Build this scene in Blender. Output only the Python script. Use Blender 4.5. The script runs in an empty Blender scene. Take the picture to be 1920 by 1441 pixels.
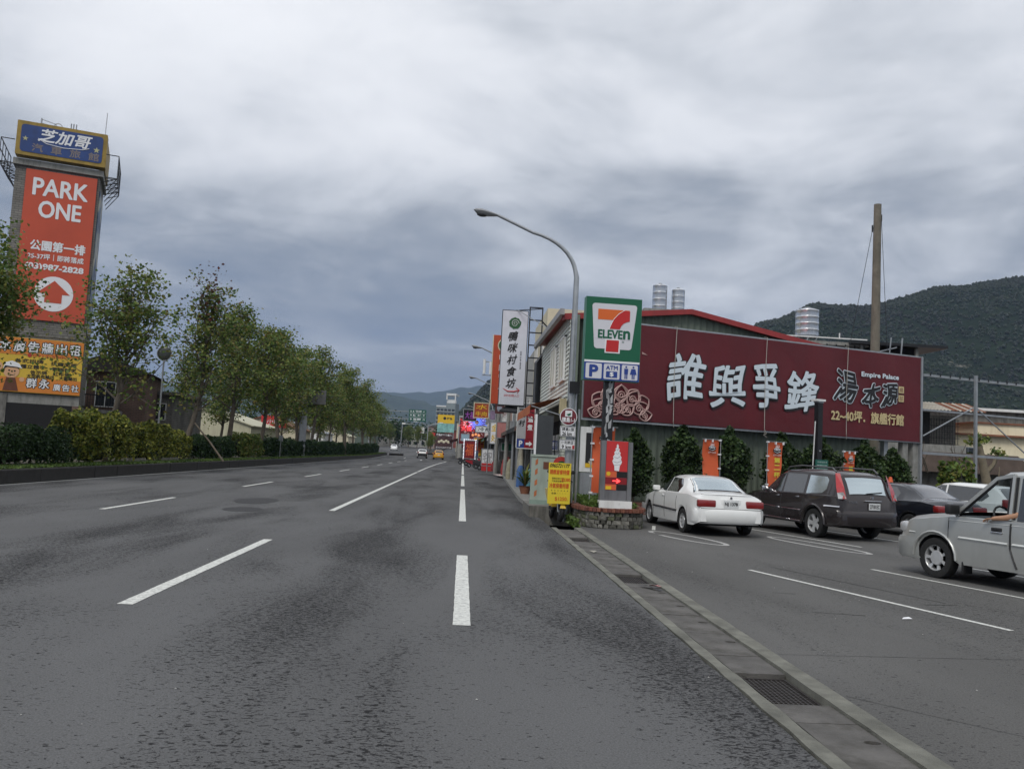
import bpy, bmesh, math, random
import numpy as np
from mathutils import Vector, Matrix, noise
random.seed(7); np.random.seed(7)
R = math.radians; PI = math.pi
SC = bpy.context.scene
COL = SC.collection

# ---------------------------------------------------------------- camera, sky, sun
cam_d = bpy.data.cameras.new('camera'); cam = bpy.data.objects.new('camera', cam_d); COL.objects.link(cam)
cam_d.sensor_width = 36; cam_d.lens = 30.0; cam_d.clip_start = 0.1; cam_d.clip_end = 20000
cam.matrix_world = Matrix(((0.99702, -0.05615, -0.05292, 0), (-0.05723, -0.07807, -0.9953, 0), (0.05176, 0.99537, -0.08105, 1.65), (0, 0, 0, 1)))
SC.camera = cam
SUN_EL, SUN_AZ = R(48), R(205)           # azimuth from +Y, clockwise
W = bpy.data.worlds.new('World'); SC.world = W; W.use_nodes = True
nt = W.node_tree; N = nt.nodes; L = nt.links; N.clear()
def nd(t, **k):
    n = N.new(t)
    for a, b in k.items(): setattr(n, a, b)
    return n
def wmath(op, a, b=None, clamp=False):
    n = nd('ShaderNodeMath', operation=op, use_clamp=clamp)
    for i, v in enumerate((a, b)):
        if v is None: continue
        if isinstance(v, (int, float)): n.inputs[i].default_value = v
        else: L.new(v, n.inputs[i])
    return n.outputs[0]
out = nd('ShaderNodeOutputWorld'); bg = nd('ShaderNodeBackground'); bg.inputs[1].default_value = 0.1
L.new(bg.outputs[0], out.inputs[0])
sky = nd('ShaderNodeTexSky', sky_type='NISHITA'); sky.sun_disc = False; sky.sun_elevation = SUN_EL; sky.sun_rotation = SUN_AZ
tc = nd('ShaderNodeTexCoord'); sp = nd('ShaderNodeSeparateXYZ'); L.new(tc.outputs['Generated'], sp.inputs[0])
zc = wmath('MAXIMUM', sp.outputs[2], 0.0); den = wmath('ADD', zc, 0.16)
cx = wmath('DIVIDE', sp.outputs[0], den); cy = wmath('DIVIDE', sp.outputs[1], den)
cmb = nd('ShaderNodeCombineXYZ'); L.new(cx, cmb.inputs[0]); L.new(cy, cmb.inputs[1]); cmb.inputs[2].default_value = 3.7
def wnoise(s, d, r, dist):
    n = nd('ShaderNodeTexNoise'); n.inputs['Scale'].default_value = s; n.inputs['Detail'].default_value = d
    n.inputs['Roughness'].default_value = r; n.inputs['Distortion'].default_value = dist; L.new(cmb.outputs[0], n.inputs[0]); return n.outputs[0]
n1 = wnoise(0.85, 6, 0.55, 0.5); n2 = wnoise(2.3, 9, 0.58, 0.6); n3 = wnoise(0.33, 2, 0.5, 0.1)
a = wmath('MULTIPLY', wmath('SUBTRACT', n1, 0.5), 1.45)
b = wmath('MULTIPLY', wmath('SUBTRACT', n2, 0.5), 0.66)
c = wmath('MULTIPLY', wmath('SUBTRACT', n3, 0.5), 0.40)
amp = wmath('MINIMUM', wmath('ADD', wmath('MULTIPLY', zc, 4.0), 0.12), 1.0)
var = wmath('MULTIPLY', wmath('ADD', wmath('ADD', a, b), c), amp)
e = wmath('ADD', wmath('MINIMUM', wmath('MULTIPLY', zc, 1.85), 0.63), var, True)
rp = nd('ShaderNodeValToRGB'); L.new(e, rp.inputs[0])
cr = rp.color_ramp; cr.interpolation = 'B_SPLINE'
cr.elements[0].position = 0.0; cr.elements[0].color = (.155, .195, .27, 1)
cr.elements[1].position = 1.0; cr.elements[1].color = (.84, .85, .87, 1)
for p, k in ((.10, (.19, .225, .28)), (.22, (.235, .265, .31)), (.36, (.35, .375, .41)), (.52, (.53, .555, .59)), (.7, (.70, .715, .745))):
    q = cr.elements.new(p); q.color = (*k, 1)
vm = nd('ShaderNodeVectorMath', operation='SCALE'); L.new(rp.outputs[0], vm.inputs[0]); vm.inputs['Scale'].default_value = 10.0
mx = nd('ShaderNodeMix', data_type='RGBA'); mx.inputs[0].default_value = 0.04; L.new(vm.outputs[0], mx.inputs[6]); L.new(sky.outputs[0], mx.inputs[7])
L.new(mx.outputs[2], bg.inputs[0])
sun_d = bpy.data.lights.new('sun', 'SUN'); sun_d.energy = 1.2; sun_d.angle = R(20); sun_d.color = (1, .96, .9)
sun = bpy.data.objects.new('sun', sun_d); COL.objects.link(sun)
sun.rotation_euler = Vector((math.sin(SUN_AZ) * math.cos(SUN_EL), math.cos(SUN_AZ) * math.cos(SUN_EL), math.sin(SUN_EL))).to_track_quat('Z', 'Y').to_euler()
SC.view_settings.view_transform = 'Standard'; SC.view_settings.look = 'None'; SC.view_settings.exposure = 0.36; SC.view_settings.gamma = 1.0
try: SC.view_settings.use_curve_mapping = False
except Exception: pass
SC.cycles.max_bounces = 5; SC.cycles.diffuse_bounces = 2; SC.cycles.glossy_bounces = 3; SC.cycles.transparent_max_bounces = 12
SC.cycles.volume_bounces = 0; SC.cycles.use_denoising = True

# ---------------------------------------------------------------- materials
MATS = {}
def mat(name, col, rough=.6, metal=0., var=.12, scale=3., bump=0., bscale=None, emit=0., coat=0., stretch=(1, 1, 1), dirt=0., dcol=(.03, .028, .022), spec=.5):
    if name in MATS: return MATS[name]
    m = bpy.data.materials.new(name); m.use_nodes = True; n_ = m.node_tree.nodes; l_ = m.node_tree.links
    p = n_['Principled BSDF']; p.inputs['Roughness'].default_value = rough; p.inputs['Metallic'].default_value = metal
    p.inputs['Specular IOR Level'].default_value = spec
    if coat: p.inputs['Coat Weight'].default_value = coat; p.inputs['Coat Roughness'].default_value = .06
    t = n_.new('ShaderNodeTexCoord'); mp = n_.new('ShaderNodeMapping'); mp.inputs['Scale'].default_value = stretch
    l_.new(t.outputs['Object'], mp.inputs[0])
    src = None
    if var > 0:
        z = n_.new('ShaderNodeTexNoise'); z.inputs['Scale'].default_value = scale; z.inputs['Detail'].default_value = 6; z.inputs['Roughness'].default_value = .6
        l_.new(mp.outputs[0], z.inputs[0])
        r = n_.new('ShaderNodeMapRange'); r.inputs[1].default_value = .3; r.inputs[2].default_value = .7; r.inputs[3].default_value = 1 - var; r.inputs[4].default_value = 1 + var
        l_.new(z.outputs[0], r.inputs[0])
        s = n_.new('ShaderNodeVectorMath'); s.operation = 'SCALE'; s.inputs[0].default_value = col[:3]; l_.new(r.outputs[0], s.inputs['Scale']); src = s.outputs[0]
    if dirt > 0:
        z2 = n_.new('ShaderNodeTexNoise'); z2.inputs['Scale'].default_value = scale * .7; z2.inputs['Detail'].default_value = 8; z2.inputs['Roughness'].default_value = .7
        mp2 = n_.new('ShaderNodeMapping'); mp2.inputs['Scale'].default_value = (2.2, 2.2, .35); mp2.inputs['Location'].default_value = (5, 3, 1)
        l_.new(t.outputs['Object'], mp2.inputs[0]); l_.new(mp2.outputs[0], z2.inputs[0])
        r2 = n_.new('ShaderNodeMapRange'); r2.inputs[1].default_value = .48; r2.inputs[2].default_value = .68; r2.inputs[3].default_value = 0; r2.inputs[4].default_value = dirt
        l_.new(z2.outputs[0], r2.inputs[0])
        mxx = n_.new('ShaderNodeMix'); mxx.data_type = 'RGBA'; l_.new(r2.outputs[0], mxx.inputs[0])
        if src: l_.new(src, mxx.inputs[6])
        else: mxx.inputs[6].default_value = (*col[:3], 1)
        mxx.inputs[7].default_value = (*dcol, 1); src = mxx.outputs[2]
    if src: l_.new(src, p.inputs['Base Color'])
    else: p.inputs['Base Color'].default_value = (*col[:3], 1)
    if bump > 0:
        z3 = n_.new('ShaderNodeTexNoise'); z3.inputs['Scale'].default_value = bscale or scale * 8; z3.inputs['Detail'].default_value = 4
        l_.new(mp.outputs[0], z3.inputs[0]); bb = n_.new('ShaderNodeBump'); bb.inputs['Strength'].default_value = bump; bb.inputs['Distance'].default_value = .02
        l_.new(z3.outputs[0], bb.inputs['Height']); l_.new(bb.outputs[0], p.inputs['Normal'])
    if emit:
        p.inputs['Emission Color'].default_value = (*col[:3], 1); p.inputs['Emission Strength'].default_value = emit
    MATS[name] = m; return m

def leafmat(name, cols, trans=.28, patch=0):
    if name in MATS: return MATS[name]
    m = bpy.data.materials.new(name); m.use_nodes = True; n_ = m.node_tree.nodes; l_ = m.node_tree.links; n_.clear()
    o = n_.new('ShaderNodeOutputMaterial'); g = n_.new('ShaderNodeNewGeometry'); r = n_.new('ShaderNodeValToRGB'); l_.new(g.outputs['Random Per Island'], r.inputs[0])
    e_ = r.color_ramp.elements; e_[0].position = 0; e_[0].color = (*cols[0], 1); e_[1].position = 1; e_[1].color = (*cols[-1], 1)
    for i, c_ in enumerate(cols[1:-1]): q = e_.new((i + 1) / (len(cols) - 1)); q.color = (*c_, 1)
    d = n_.new('ShaderNodeBsdfPrincipled'); d.inputs['Roughness'].default_value = .5; d.inputs['Specular IOR Level'].default_value = .3
    t = n_.new('ShaderNodeBsdfTranslucent'); x = n_.new('ShaderNodeMixShader'); x.inputs[0].default_value = trans
    rc = r.outputs[0]
    if patch:
        tc_ = n_.new('ShaderNodeTexCoord'); z = n_.new('ShaderNodeTexNoise'); z.inputs['Scale'].default_value = patch; z.inputs['Detail'].default_value = 5; l_.new(tc_.outputs['Object'], z.inputs[0])
        q = n_.new('ShaderNodeMapRange'); q.inputs[1].default_value = .35; q.inputs[2].default_value = .65; q.inputs[3].default_value = .5; q.inputs[4].default_value = 1.6; l_.new(z.outputs[0], q.inputs[0])
        w_ = n_.new('ShaderNodeVectorMath'); w_.operation = 'SCALE'; l_.new(rc, w_.inputs[0]); l_.new(q.outputs[0], w_.inputs['Scale']); rc = w_.outputs[0]
    l_.new(rc, d.inputs['Base Color']); l_.new(rc, t.inputs[0]); l_.new(d.outputs[0], x.inputs[1]); l_.new(t.outputs[0], x.inputs[2]); l_.new(x.outputs[0], o.inputs[0])
    MATS[name] = m; return m

def glassmat(name, tint, gloss=.12, rough=.02):
    if name in MATS: return MATS[name]
    m = bpy.data.materials.new(name); m.use_nodes = True; n_ = m.node_tree.nodes; l_ = m.node_tree.links; n_.clear()
    o = n_.new('ShaderNodeOutputMaterial'); t = n_.new('ShaderNodeBsdfTransparent'); t.inputs[0].default_value = (*tint, 1)
    g = n_.new('ShaderNodeBsdfGlossy'); g.inputs['Roughness'].default_value = rough; g.inputs[0].default_value = (.9, .95, 1, 1)
    f = n_.new('ShaderNodeLayerWeight'); f.inputs[0].default_value = .5; a_ = n_.new('ShaderNodeMath'); a_.operation = 'ADD'; a_.use_clamp = True
    pw = n_.new('ShaderNodeMath'); pw.operation = 'POWER'; l_.new(f.outputs['Facing'], pw.inputs[0]); pw.inputs[1].default_value = 3.5
    l_.new(pw.outputs[0], a_.inputs[0]); a_.inputs[1].default_value = gloss
    x = n_.new('ShaderNodeMixShader'); l_.new(a_.outputs[0], x.inputs[0]); l_.new(t.outputs[0], x.inputs[1]); l_.new(g.outputs[0], x.inputs[2]); l_.new(x.outputs[0], o.inputs[0])
    MATS[name] = m; return m

# ---------------------------------------------------------------- mesh builder
class MB:
    def __init__(s): s.v = []; s.f = []; s.m = []; s.g = []
    def add(s, vs, fs, mi=0):
        k = len(s.v); s.v += [tuple(q) for q in vs]; s.f += [tuple(i + k for i in f) for f in fs]; s.m += [mi] * len(fs); return s
    def box(s, x0, x1, y0, y1, z0, z1, mi=0):
        return s.add([(x0, y0, z0), (x1, y0, z0), (x1, y1, z0), (x0, y1, z0), (x0, y0, z1), (x1, y0, z1), (x1, y1, z1), (x0, y1, z1)],
                     [(0, 3, 2, 1), (4, 5, 6, 7), (0, 1, 5, 4), (1, 2, 6, 5), (2, 3, 7, 6), (3, 0, 4, 7)], mi)
    def bar(s, p, q, w, h=None, mi=0):
        p = Vector(p); q = Vector(q); d = q - p
        if d.length < 1e-6: return s
        h = h or w; d.normalize(); u = Vector((0, 0, 1)) if abs(d.z) < .95 else Vector((0, 1, 0))
        a = d.cross(u).normalized() * w / 2; b = a.cross(d).normalized() * h / 2
        vs = [p - a - b, p + a - b, p + a + b, p - a + b, q - a - b, q + a - b, q + a + b, q - a + b]
        return s.add(vs, [(0, 1, 2, 3), (7, 6, 5, 4), (0, 4, 5, 1), (1, 5, 6, 2), (2, 6, 7, 3), (3, 7, 4, 0)], mi)
    def tube(s, pts, r, n=8, mi=0, cap=True):
        pts = [Vector(p) for p in pts]; k = len(pts); rs = r if isinstance(r, (list, tuple)) else [r] * k
        vs = []; prev = None
        for i in range(k):
            d = (pts[min(i + 1, k - 1)] - pts[max(i - 1, 0)]).normalized()
            if prev is None: a = d.cross(Vector((0, 0, 1)) if abs(d.z) < .9 else Vector((1, 0, 0))).normalized()
            else: a = (prev - d * prev.dot(d)).normalized()
            prev = a; b = d.cross(a)
            for j in range(n): t = 2 * PI * j / n; vs.append(pts[i] + (a * math.cos(t) + b * math.sin(t)) * rs[i])
        fs = [(i * n + j, i * n + (j + 1) % n, (i + 1) * n + (j + 1) % n, (i + 1) * n + j) for i in range(k - 1) for j in range(n)]
        if cap: fs += [tuple(range(n))[::-1], tuple((k - 1) * n + j for j in range(n))]
        return s.add(vs, fs, mi)
    def lathe(s, prof, n=16, o=(0, 0, 0), ax='z', mi=0, cap=True):
        vs = []; 
        for r, h in prof:
            for j in range(n):
                t = 2 * PI * j / n; a, b = r * math.cos(t), r * math.sin(t)
                q = (a, b, h) if ax == 'z' else ((a, h, b) if ax == 'y' else (h, a, b)); vs.append((q[0] + o[0], q[1] + o[1], q[2] + o[2]))
        k = len(prof); fs = [(i * n + j, i * n + (j + 1) % n, (i + 1) * n + (j + 1) % n, (i + 1) * n + j) for i in range(k - 1) for j in range(n)]
        if cap and prof[0][0] > 1e-4: fs.append(tuple(range(n))[::-1])
        if cap and prof[-1][0] > 1e-4: fs.append(tuple((k - 1) * n + j for j in range(n)))
        return s.add(vs, fs, mi)
    def prism(s, pts, y0, y1, mi=0, ax='y'):
        n = len(pts); f = {'y': lambda a, b, c: (a, c, b), 'z': lambda a, b, c: (a, b, c), 'x': lambda a, b, c: (c, a, b)}[ax]
        vs = [f(a, b, y0) for a, b in pts] + [f(a, b, y1) for a, b in pts]
        return s.add(vs, [tuple(range(n)), tuple(range(n, 2 * n))[::-1]] + [(i, i + n, (i + 1) % n + n, (i + 1) % n) for i in range(n)], mi)
    def ball(s, c, r, n=8, m=6, sq=(1, 1, 1), mi=0):
        pr = [(math.sin(PI * i / m), -math.cos(PI * i / m)) for i in range(m + 1)]
        k = len(s.v); s.lathe([(max(a, 1e-3), b) for a, b in pr], n, mi=mi)
        for i in range(k, len(s.v)): v = s.v[i]; s.v[i] = (c[0] + v[0] * r * sq[0], c[1] + v[1] * r * sq[1], c[2] + v[2] * r * sq[2])
        return s
    def mesh(s, name, mats, smooth=None, fix=True):
        me = bpy.data.meshes.new(name); me.from_pydata(s.v, [], s.f)
        for m_ in (mats if isinstance(mats, (list, tuple)) else [mats]): me.materials.append(m_)
        if any(s.m): me.polygons.foreach_set('material_index', s.m)
        if fix:
            bm = bmesh.new(); bm.from_mesh(me); bmesh.ops.recalc_face_normals(bm, faces=bm.faces); bm.to_mesh(me); bm.free()
        if smooth is not None:
            me.polygons.foreach_set('use_smooth', [True] * len(me.polygons)); me.set_sharp_from_angle(angle=R(smooth))
        me.update(); return me
    def build(s, name, mats, parent=None, smooth=None, label=None, kind=None):
        if len(s.g) > 1 and name.startswith('lettering'):     # every character or line of writing is a part of its own
            inside = set(); first = None
            for v0, v1, f0, f1 in s.g:
                q = MB(); q.add(s.v[v0:v1], [tuple(i - v0 for i in f) for f in s.f[f0:f1]]); inside |= set(range(f0, f1)); o = link(name, q.mesh(name, mats, smooth), parent, label, kind); first = first or o
            rest = [f for i, f in enumerate(s.f) if i not in inside]
            if rest: q = MB(); q.add(s.v, rest); me = q.mesh('print', mats, smooth); bm = bmesh.new(); bm.from_mesh(me); bmesh.ops.delete(bm, geom=[v for v in bm.verts if not v.link_faces], context='VERTS'); bm.to_mesh(me); bm.free(); link('print', me, parent, label, kind)
            return first
        return link(name, s.mesh(name, mats, smooth), parent, label, kind)
def link(name, me, parent=None, label=None, kind=None, loc=None, rz=None):
    o = bpy.data.objects.new(name, me); COL.objects.link(o)
    if parent: o.parent = parent
    if label: o['label'] = label
    if kind: o['kind'] = kind
    if loc: o.location = loc
    if rz is not None: o.rotation_euler = (0, 0, rz)
    return o
def thing(name, label, cat, loc=(0, 0, 0), rz=0., group=None):
    o = bpy.data.objects.new(name, None); COL.objects.link(o); o.location = loc; o.rotation_euler = (0, 0, rz); o.empty_display_size = .3
    o['label'] = label; o['category'] = cat
    if group: o['group'] = group
    return o
def solo(o, label, cat, group=None):
    o['label'] = label; o['category'] = cat
    if group: o['group'] = group
    return o
def dup(root, loc=None, rz=None, label=None, scale=None, group=None):
    def cp(o, par):
        c_ = o.copy(); COL.objects.link(c_)
        if par: c_.parent = par
        for ch in kids.get(o, []): cp(ch, c_)
        return c_
    kids = {}
    for o in root.children_recursive: kids.setdefault(o.parent, []).append(o)
    r = cp(root, None)
    if loc: r.location = loc
    if rz is not None: r.rotation_euler = (0, 0, rz)
    if label: r['label'] = label
    if group: r['group'] = group
    if scale: r.scale = scale if isinstance(scale, tuple) else (scale,) * 3
    return r

_TC = {}
def glyph(s, offset=0., shear=0., bev=0.):
    k = (s, offset, shear)
    if k in _TC: return _TC[k]
    cu = bpy.data.curves.new('t', 'FONT'); cu.body = s; cu.offset = offset; cu.shear = shear; cu.resolution_u = 3
    o = bpy.data.objects.new('t', cu); COL.objects.link(o); bpy.context.view_layer.update()
    me = o.to_mesh(); vs = [(v.co.x, v.co.y) for v in me.vertices]; fs = [tuple(p.vertices) for p in me.polygons]
    o.to_mesh_clear(); bpy.data.objects.remove(o); bpy.data.curves.remove(cu)
    _TC[k] = (vs, fs); return _TC[k]
def tput(mb, s, cx, cz, w=None, h=None, y=-.01, offset=0., shear=0., mi=0, warp=0., grow=0., rot=0.):
    """put glyphs of s centred at (cx,cz) on a plane facing -y; fitted to width w and/or height h"""
    vs, fs = glyph(s, offset, shear)
    if not vs: return mb
    _g = (len(mb.v), len(mb.f))
    xs = [v[0] for v in vs]; zs = [v[1] for v in vs]; x0, x1, z0, z1 = min(xs), max(xs), min(zs), max(zs)
    kx = w / (x1 - x0) if w else None; kz = h / (z1 - z0) if h else None
    kx = kx or kz; kz = kz or kx
    o = []
    for a, b in vs:
        u = (a - (x0 + x1) / 2) * kx; v = (b - (z0 + z1) / 2) * kz
        if warp:
            u += warp * h * math.sin(v / h * 5 + cx * 3); v += warp * h * math.sin(u / h * 4 + cx * 2) + warp * u * 1.2
        if rot: u, v = u * math.cos(rot) - v * math.sin(rot), u * math.sin(rot) + v * math.cos(rot)
        o.append((cx + u, y, cz + v))
    mb.add(o, fs, mi); mb.g.append((_g[0], len(mb.v), _g[1], len(mb.f))); return mb
def fat(mb, s, cx, cz, w=None, h=None, y=-.01, r=.02, n=8, **k):
    """heavier strokes: shifted layers, each a hair in front of the other"""
    k0 = len(mb.g); v0 = len(mb.v); f0 = len(mb.f)
    for i in range(n): t = 2 * PI * i / n; tput(mb, s, cx + r * math.cos(t), cz + r * math.sin(t), w, h, y - .0004 * i, **k)
    mb.g[k0:] = [(v0, len(mb.v), f0, len(mb.f))]; return mb
def vput(mb, s, cx, ztop, cell, h, y=-.01, w=None, **k):
    for i, ch in enumerate(s): tput(mb, ch, cx, ztop - cell * (i + .5), w, h, y, **k)
    return mb
def rrect(x0, x1, z0, z1, r, n=4):
    o = []
    for cx_, cz_, a0 in ((x1 - r, z1 - r, 0), (x0 + r, z1 - r, 90), (x0 + r, z0 + r, 180), (x1 - r, z0 + r, 270)):
        for i in range(n + 1): t = R(a0 + 90 * i / n); o.append((cx_ + r * math.cos(t), cz_ + r * math.sin(t)))
    return o
def circ(cx_, cz_, r, n=24): return [(cx_ + r * math.cos(2 * PI * i / n), cz_ + r * math.sin(2 * PI * i / n)) for i in range(n)]
def sheet(mb, pts, y, mi=0, th=.003): return mb.prism(pts, y - th, y, mi)
def hz(Y):   # height of the ground along the street: level, then climbing gently
    return 0. if Y < 125 else min((Y - 125) * .0115, 3.0)

# common materials
M_white = mat('white_paint', (.72, .73, .72), .5, var=.06, dirt=.25, dcol=(.3, .29, .26))
M_line = mat('road_paint', (.66, .67, .63), .6, var=.16, scale=16, dirt=.75, dcol=(.16, .16, .16), bump=.3)
M_steel = mat('galvanised_steel', (.36, .38, .40), .42, .6, var=.12, scale=6, dirt=.2, dcol=(.16, .15, .14))
M_dark = mat('dark_metal', (.02, .021, .024), .45, .3, var=.1)
M_black = mat('black_rubber', (.012, .012, .013), .75, var=.2, scale=12)
M_conc = mat('concrete', (.25, .25, .235), .85, var=.18, scale=4, bump=.35, dirt=.55, dcol=(.09, .088, .08))
M_dconc = mat('stained_concrete', (.17, .165, .15), .9, var=.25, scale=3, bump=.4, dirt=.8, dcol=(.03, .03, .028))
M_red = mat('red_paint', (.42, .035, .03), .5, var=.08)
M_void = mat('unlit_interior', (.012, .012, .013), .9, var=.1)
M_green = mat('sign_green', (.006, .105, .05), .35, var=.04)
M_blue = mat('sign_blue', (.02, .05, .25), .4, var=.05)
M_sred = mat('sign_red', (.52, .03, .03), .4, var=.05)
M_orange = mat('banner_orange', (.62, .11, .035), .7, var=.08, scale=2)
M_yel = mat('sign_yellow', (.72, .46, .02), .5, var=.06)
M_txtw = mat('lettering_white', (.75, .76, .78), .5, var=.03)
M_txtk = mat('lettering_black', (.012, .012, .014), .5, var=.0)
M_cream = mat('cream_plaster', (.62, .57, .42), .8, var=.1, scale=1.2, dirt=.35, dcol=(.25, .2, .14))
M_wood = mat('weathered_wood', (.14, .115, .085), .85, var=.25, scale=3, bump=.4, stretch=(5, 5, .6))
M_bark = mat('bark', (.095, .08, .062), .9, var=.35, scale=9, bump=.6, stretch=(1, 1, .4))
# ---------------------------------------------------------------- ground, road, gutter
def asphalt(name, base, dark, amount, lot=False):
    m = bpy.data.materials.new(name); m.use_nodes = True; n_ = m.node_tree.nodes; l_ = m.node_tree.links; p = n_['Principled BSDF']
    t = n_.new('ShaderNodeTexCoord')
    def ns(scale, det, rough, st=(1, 1, 1), dist=0., loc=(0, 0, 0)):
        mp = n_.new('ShaderNodeMapping'); mp.inputs['Scale'].default_value = st; mp.inputs['Location'].default_value = loc; l_.new(t.outputs['Object'], mp.inputs[0])
        z = n_.new('ShaderNodeTexNoise'); z.inputs['Scale'].default_value = scale; z.inputs['Detail'].default_value = det; z.inputs['Roughness'].default_value = rough; z.inputs['Distortion'].default_value = dist
        l_.new(mp.outputs[0], z.inputs[0]); return z.outputs[0]
    def mr(x, a, b, c_, d): 
        r = n_.new('ShaderNodeMapRange'); l_.new(x, r.inputs[0])
        for i, v in enumerate((a, b, c_, d)): r.inputs[i + 1].default_value = v
        return r.outputs[0]
    def mth(op, a_, b_):
        q = n_.new('ShaderNodeMath'); q.operation = op
        for i, v in enumerate((a_, b_)):
            if isinstance(v, (int, float)): q.inputs[i].default_value = v
            else: l_.new(v, q.inputs[i])
        return q.outputs[0]
    big = ns(.55, 4, .55, (1.25, .28, 1), .6, (4.3, 1.7, 0))      # long worn lanes
    spk = ns(24, 4, .62, (.8, 1.4, 1), .7)                       # lost binder between the stones
    fine = ns(75, 3, .75)
    sx = n_.new('ShaderNodeSeparateXYZ'); l_.new(t.outputs['Object'], sx.inputs[0])
    if not lot: big = mth('ADD', big, mth('MULTIPLY', mth('COSINE', mth('MULTIPLY', mth('ADD', mth('ADD', sx.outputs[0], mth('MULTIPLY', ns(.25, 2, .5), 1.6)), .8), 1.745), 0), .06))
    thr = mr(big, .32, .68, .68, .68 - amount)
    spk2 = ns(46, 3, .7, (.9, 1.3, 1), .4, (3, 1, 0)); pit = mr(mth('SUBTRACT', mth('MAXIMUM', spk, mth('SUBTRACT', spk2, .035)), thr), -.012, .03, 0, 1)
    patch = mr(ns(.35, 6, .6, (1, .35, 1), .3, (9, 2, 0)), .35, .7, .84 if lot else .90, 1.14 if lot else 1.12)
    tone = mth('MULTIPLY', mth('MULTIPLY', patch, mr(fine, .3, .7, .66, 1.34)), mr(big, .35, .65, 1.02, .96))
    vor = n_.new('ShaderNodeTexVoronoi'); vor.inputs['Scale'].default_value = 38; l_.new(t.outputs['Object'], vor.inputs[0])
    chip = mr(vor.outputs['Distance'], .05, .075, 1, 0)
    keep = mr(ns(60, 1, .5), .66, .67, 0, 1); chip = mth('MULTIPLY', chip, keep)
    s = n_.new('ShaderNodeVectorMath'); s.operation = 'SCALE'; s.inputs[0].default_value = base; l_.new(tone, s.inputs['Scale'])
    m1 = n_.new('ShaderNodeMix'); m1.data_type = 'RGBA'; l_.new(pit, m1.inputs[0]); l_.new(s.outputs[0], m1.inputs[6]); m1.inputs[7].default_value = (*dark, 1)
    m2 = n_.new('ShaderNodeMix'); m2.data_type = 'RGBA'; l_.new(mth('MULTIPLY', chip, .75), m2.inputs[0]); l_.new(m1.outputs[2], m2.inputs[6]); m2.inputs[7].default_value = (.30, .29, .27, 1)
    l_.new(m2.outputs[2], p.inputs['Base Color']); p.inputs['Roughness'].default_value = .88; p.inputs['Specular IOR Level'].default_value = .15
    h = mth('SUBTRACT', mth('MULTIPLY', fine, .35), pit); b = n_.new('ShaderNodeBump'); b.inputs['Strength'].default_value = .5; b.inputs['Distance'].default_value = .012
    l_.new(h, b.inputs['Height']); l_.new(b.outputs[0], p.inputs['Normal']); MATS[name] = m; return m
M_asph = asphalt('asphalt', (.112, .113, .115), (.022, .022, .023), .175)
M_lot = asphalt('car_park_surface', (.116, .115, .112), (.035, .035, .036), .10, True)
M_side = asphalt('side_asphalt', (.075, .076, .08), (.03, .03, .032), .15)
M_soil = mat('ground_earth', (.07, .065, .045), .95, var=.3, scale=.5, bump=.3)

def grid_sheet(name, xs, ys, m, zf, kind='structure'):
    mb = MB(); nx = len(xs) if not callable(xs) else None
    rows = [xs(y) if callable(xs) else xs for y in ys]; k = len(rows[0])
    vs = [(x, y, zf(x, y)) for r_, y in zip(rows, ys) for x in r_]
    fs = [(i * k + j, i * k + j + 1, (i + 1) * k + j + 1, (i + 1) * k + j) for i in range(len(ys) - 1) for j in range(k - 1)]
    mb.add(vs, fs); return mb.build(name, m, kind=kind)
YS = [-14, 0, 20, 60, 100, 125, 150, 180, 220, 260, 300, 350, 386, 450, 600, 900, 1500, 3000, 6500]
grid_sheet('ground', [-4500, -600, -60, -20, 10, 60, 600, 4500], YS, M_soil, lambda x, y: hz(y) - .3)
rnd = random.Random(3)
ys = [-12 + .18 * i for i in range(240)] + [31.5 + 3 * i for i in range(120)]
def road_row(y):
    e = 2.13 + ((.022 * noise.noise(Vector((y * 1.3, 0, 2))) + .016 * noise.noise(Vector((y * 6, 0, 5)))) if y < 31 else 0)
    if y > 31: e = 2.13 + min((y - 31) / 35, 1) * .9
    return [-62, -40, -13.4, -6, -2, 0, e]
road = grid_sheet('road', road_row, ys, M_asph, lambda x, y: hz(y) if y < 386 else 3.)
grid_sheet('car_park_ground', lambda y: [2.875 + .012 * noise.noise(Vector((y * 3, 1, 2))), 6, 12, 20, 60], [-12 + .25 * i for i in range(141)] + [23.5, 27, 30, 45, 70], M_lot,
           lambda x, y: 0. if x < 12 or y < 30 else 0.)

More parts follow.
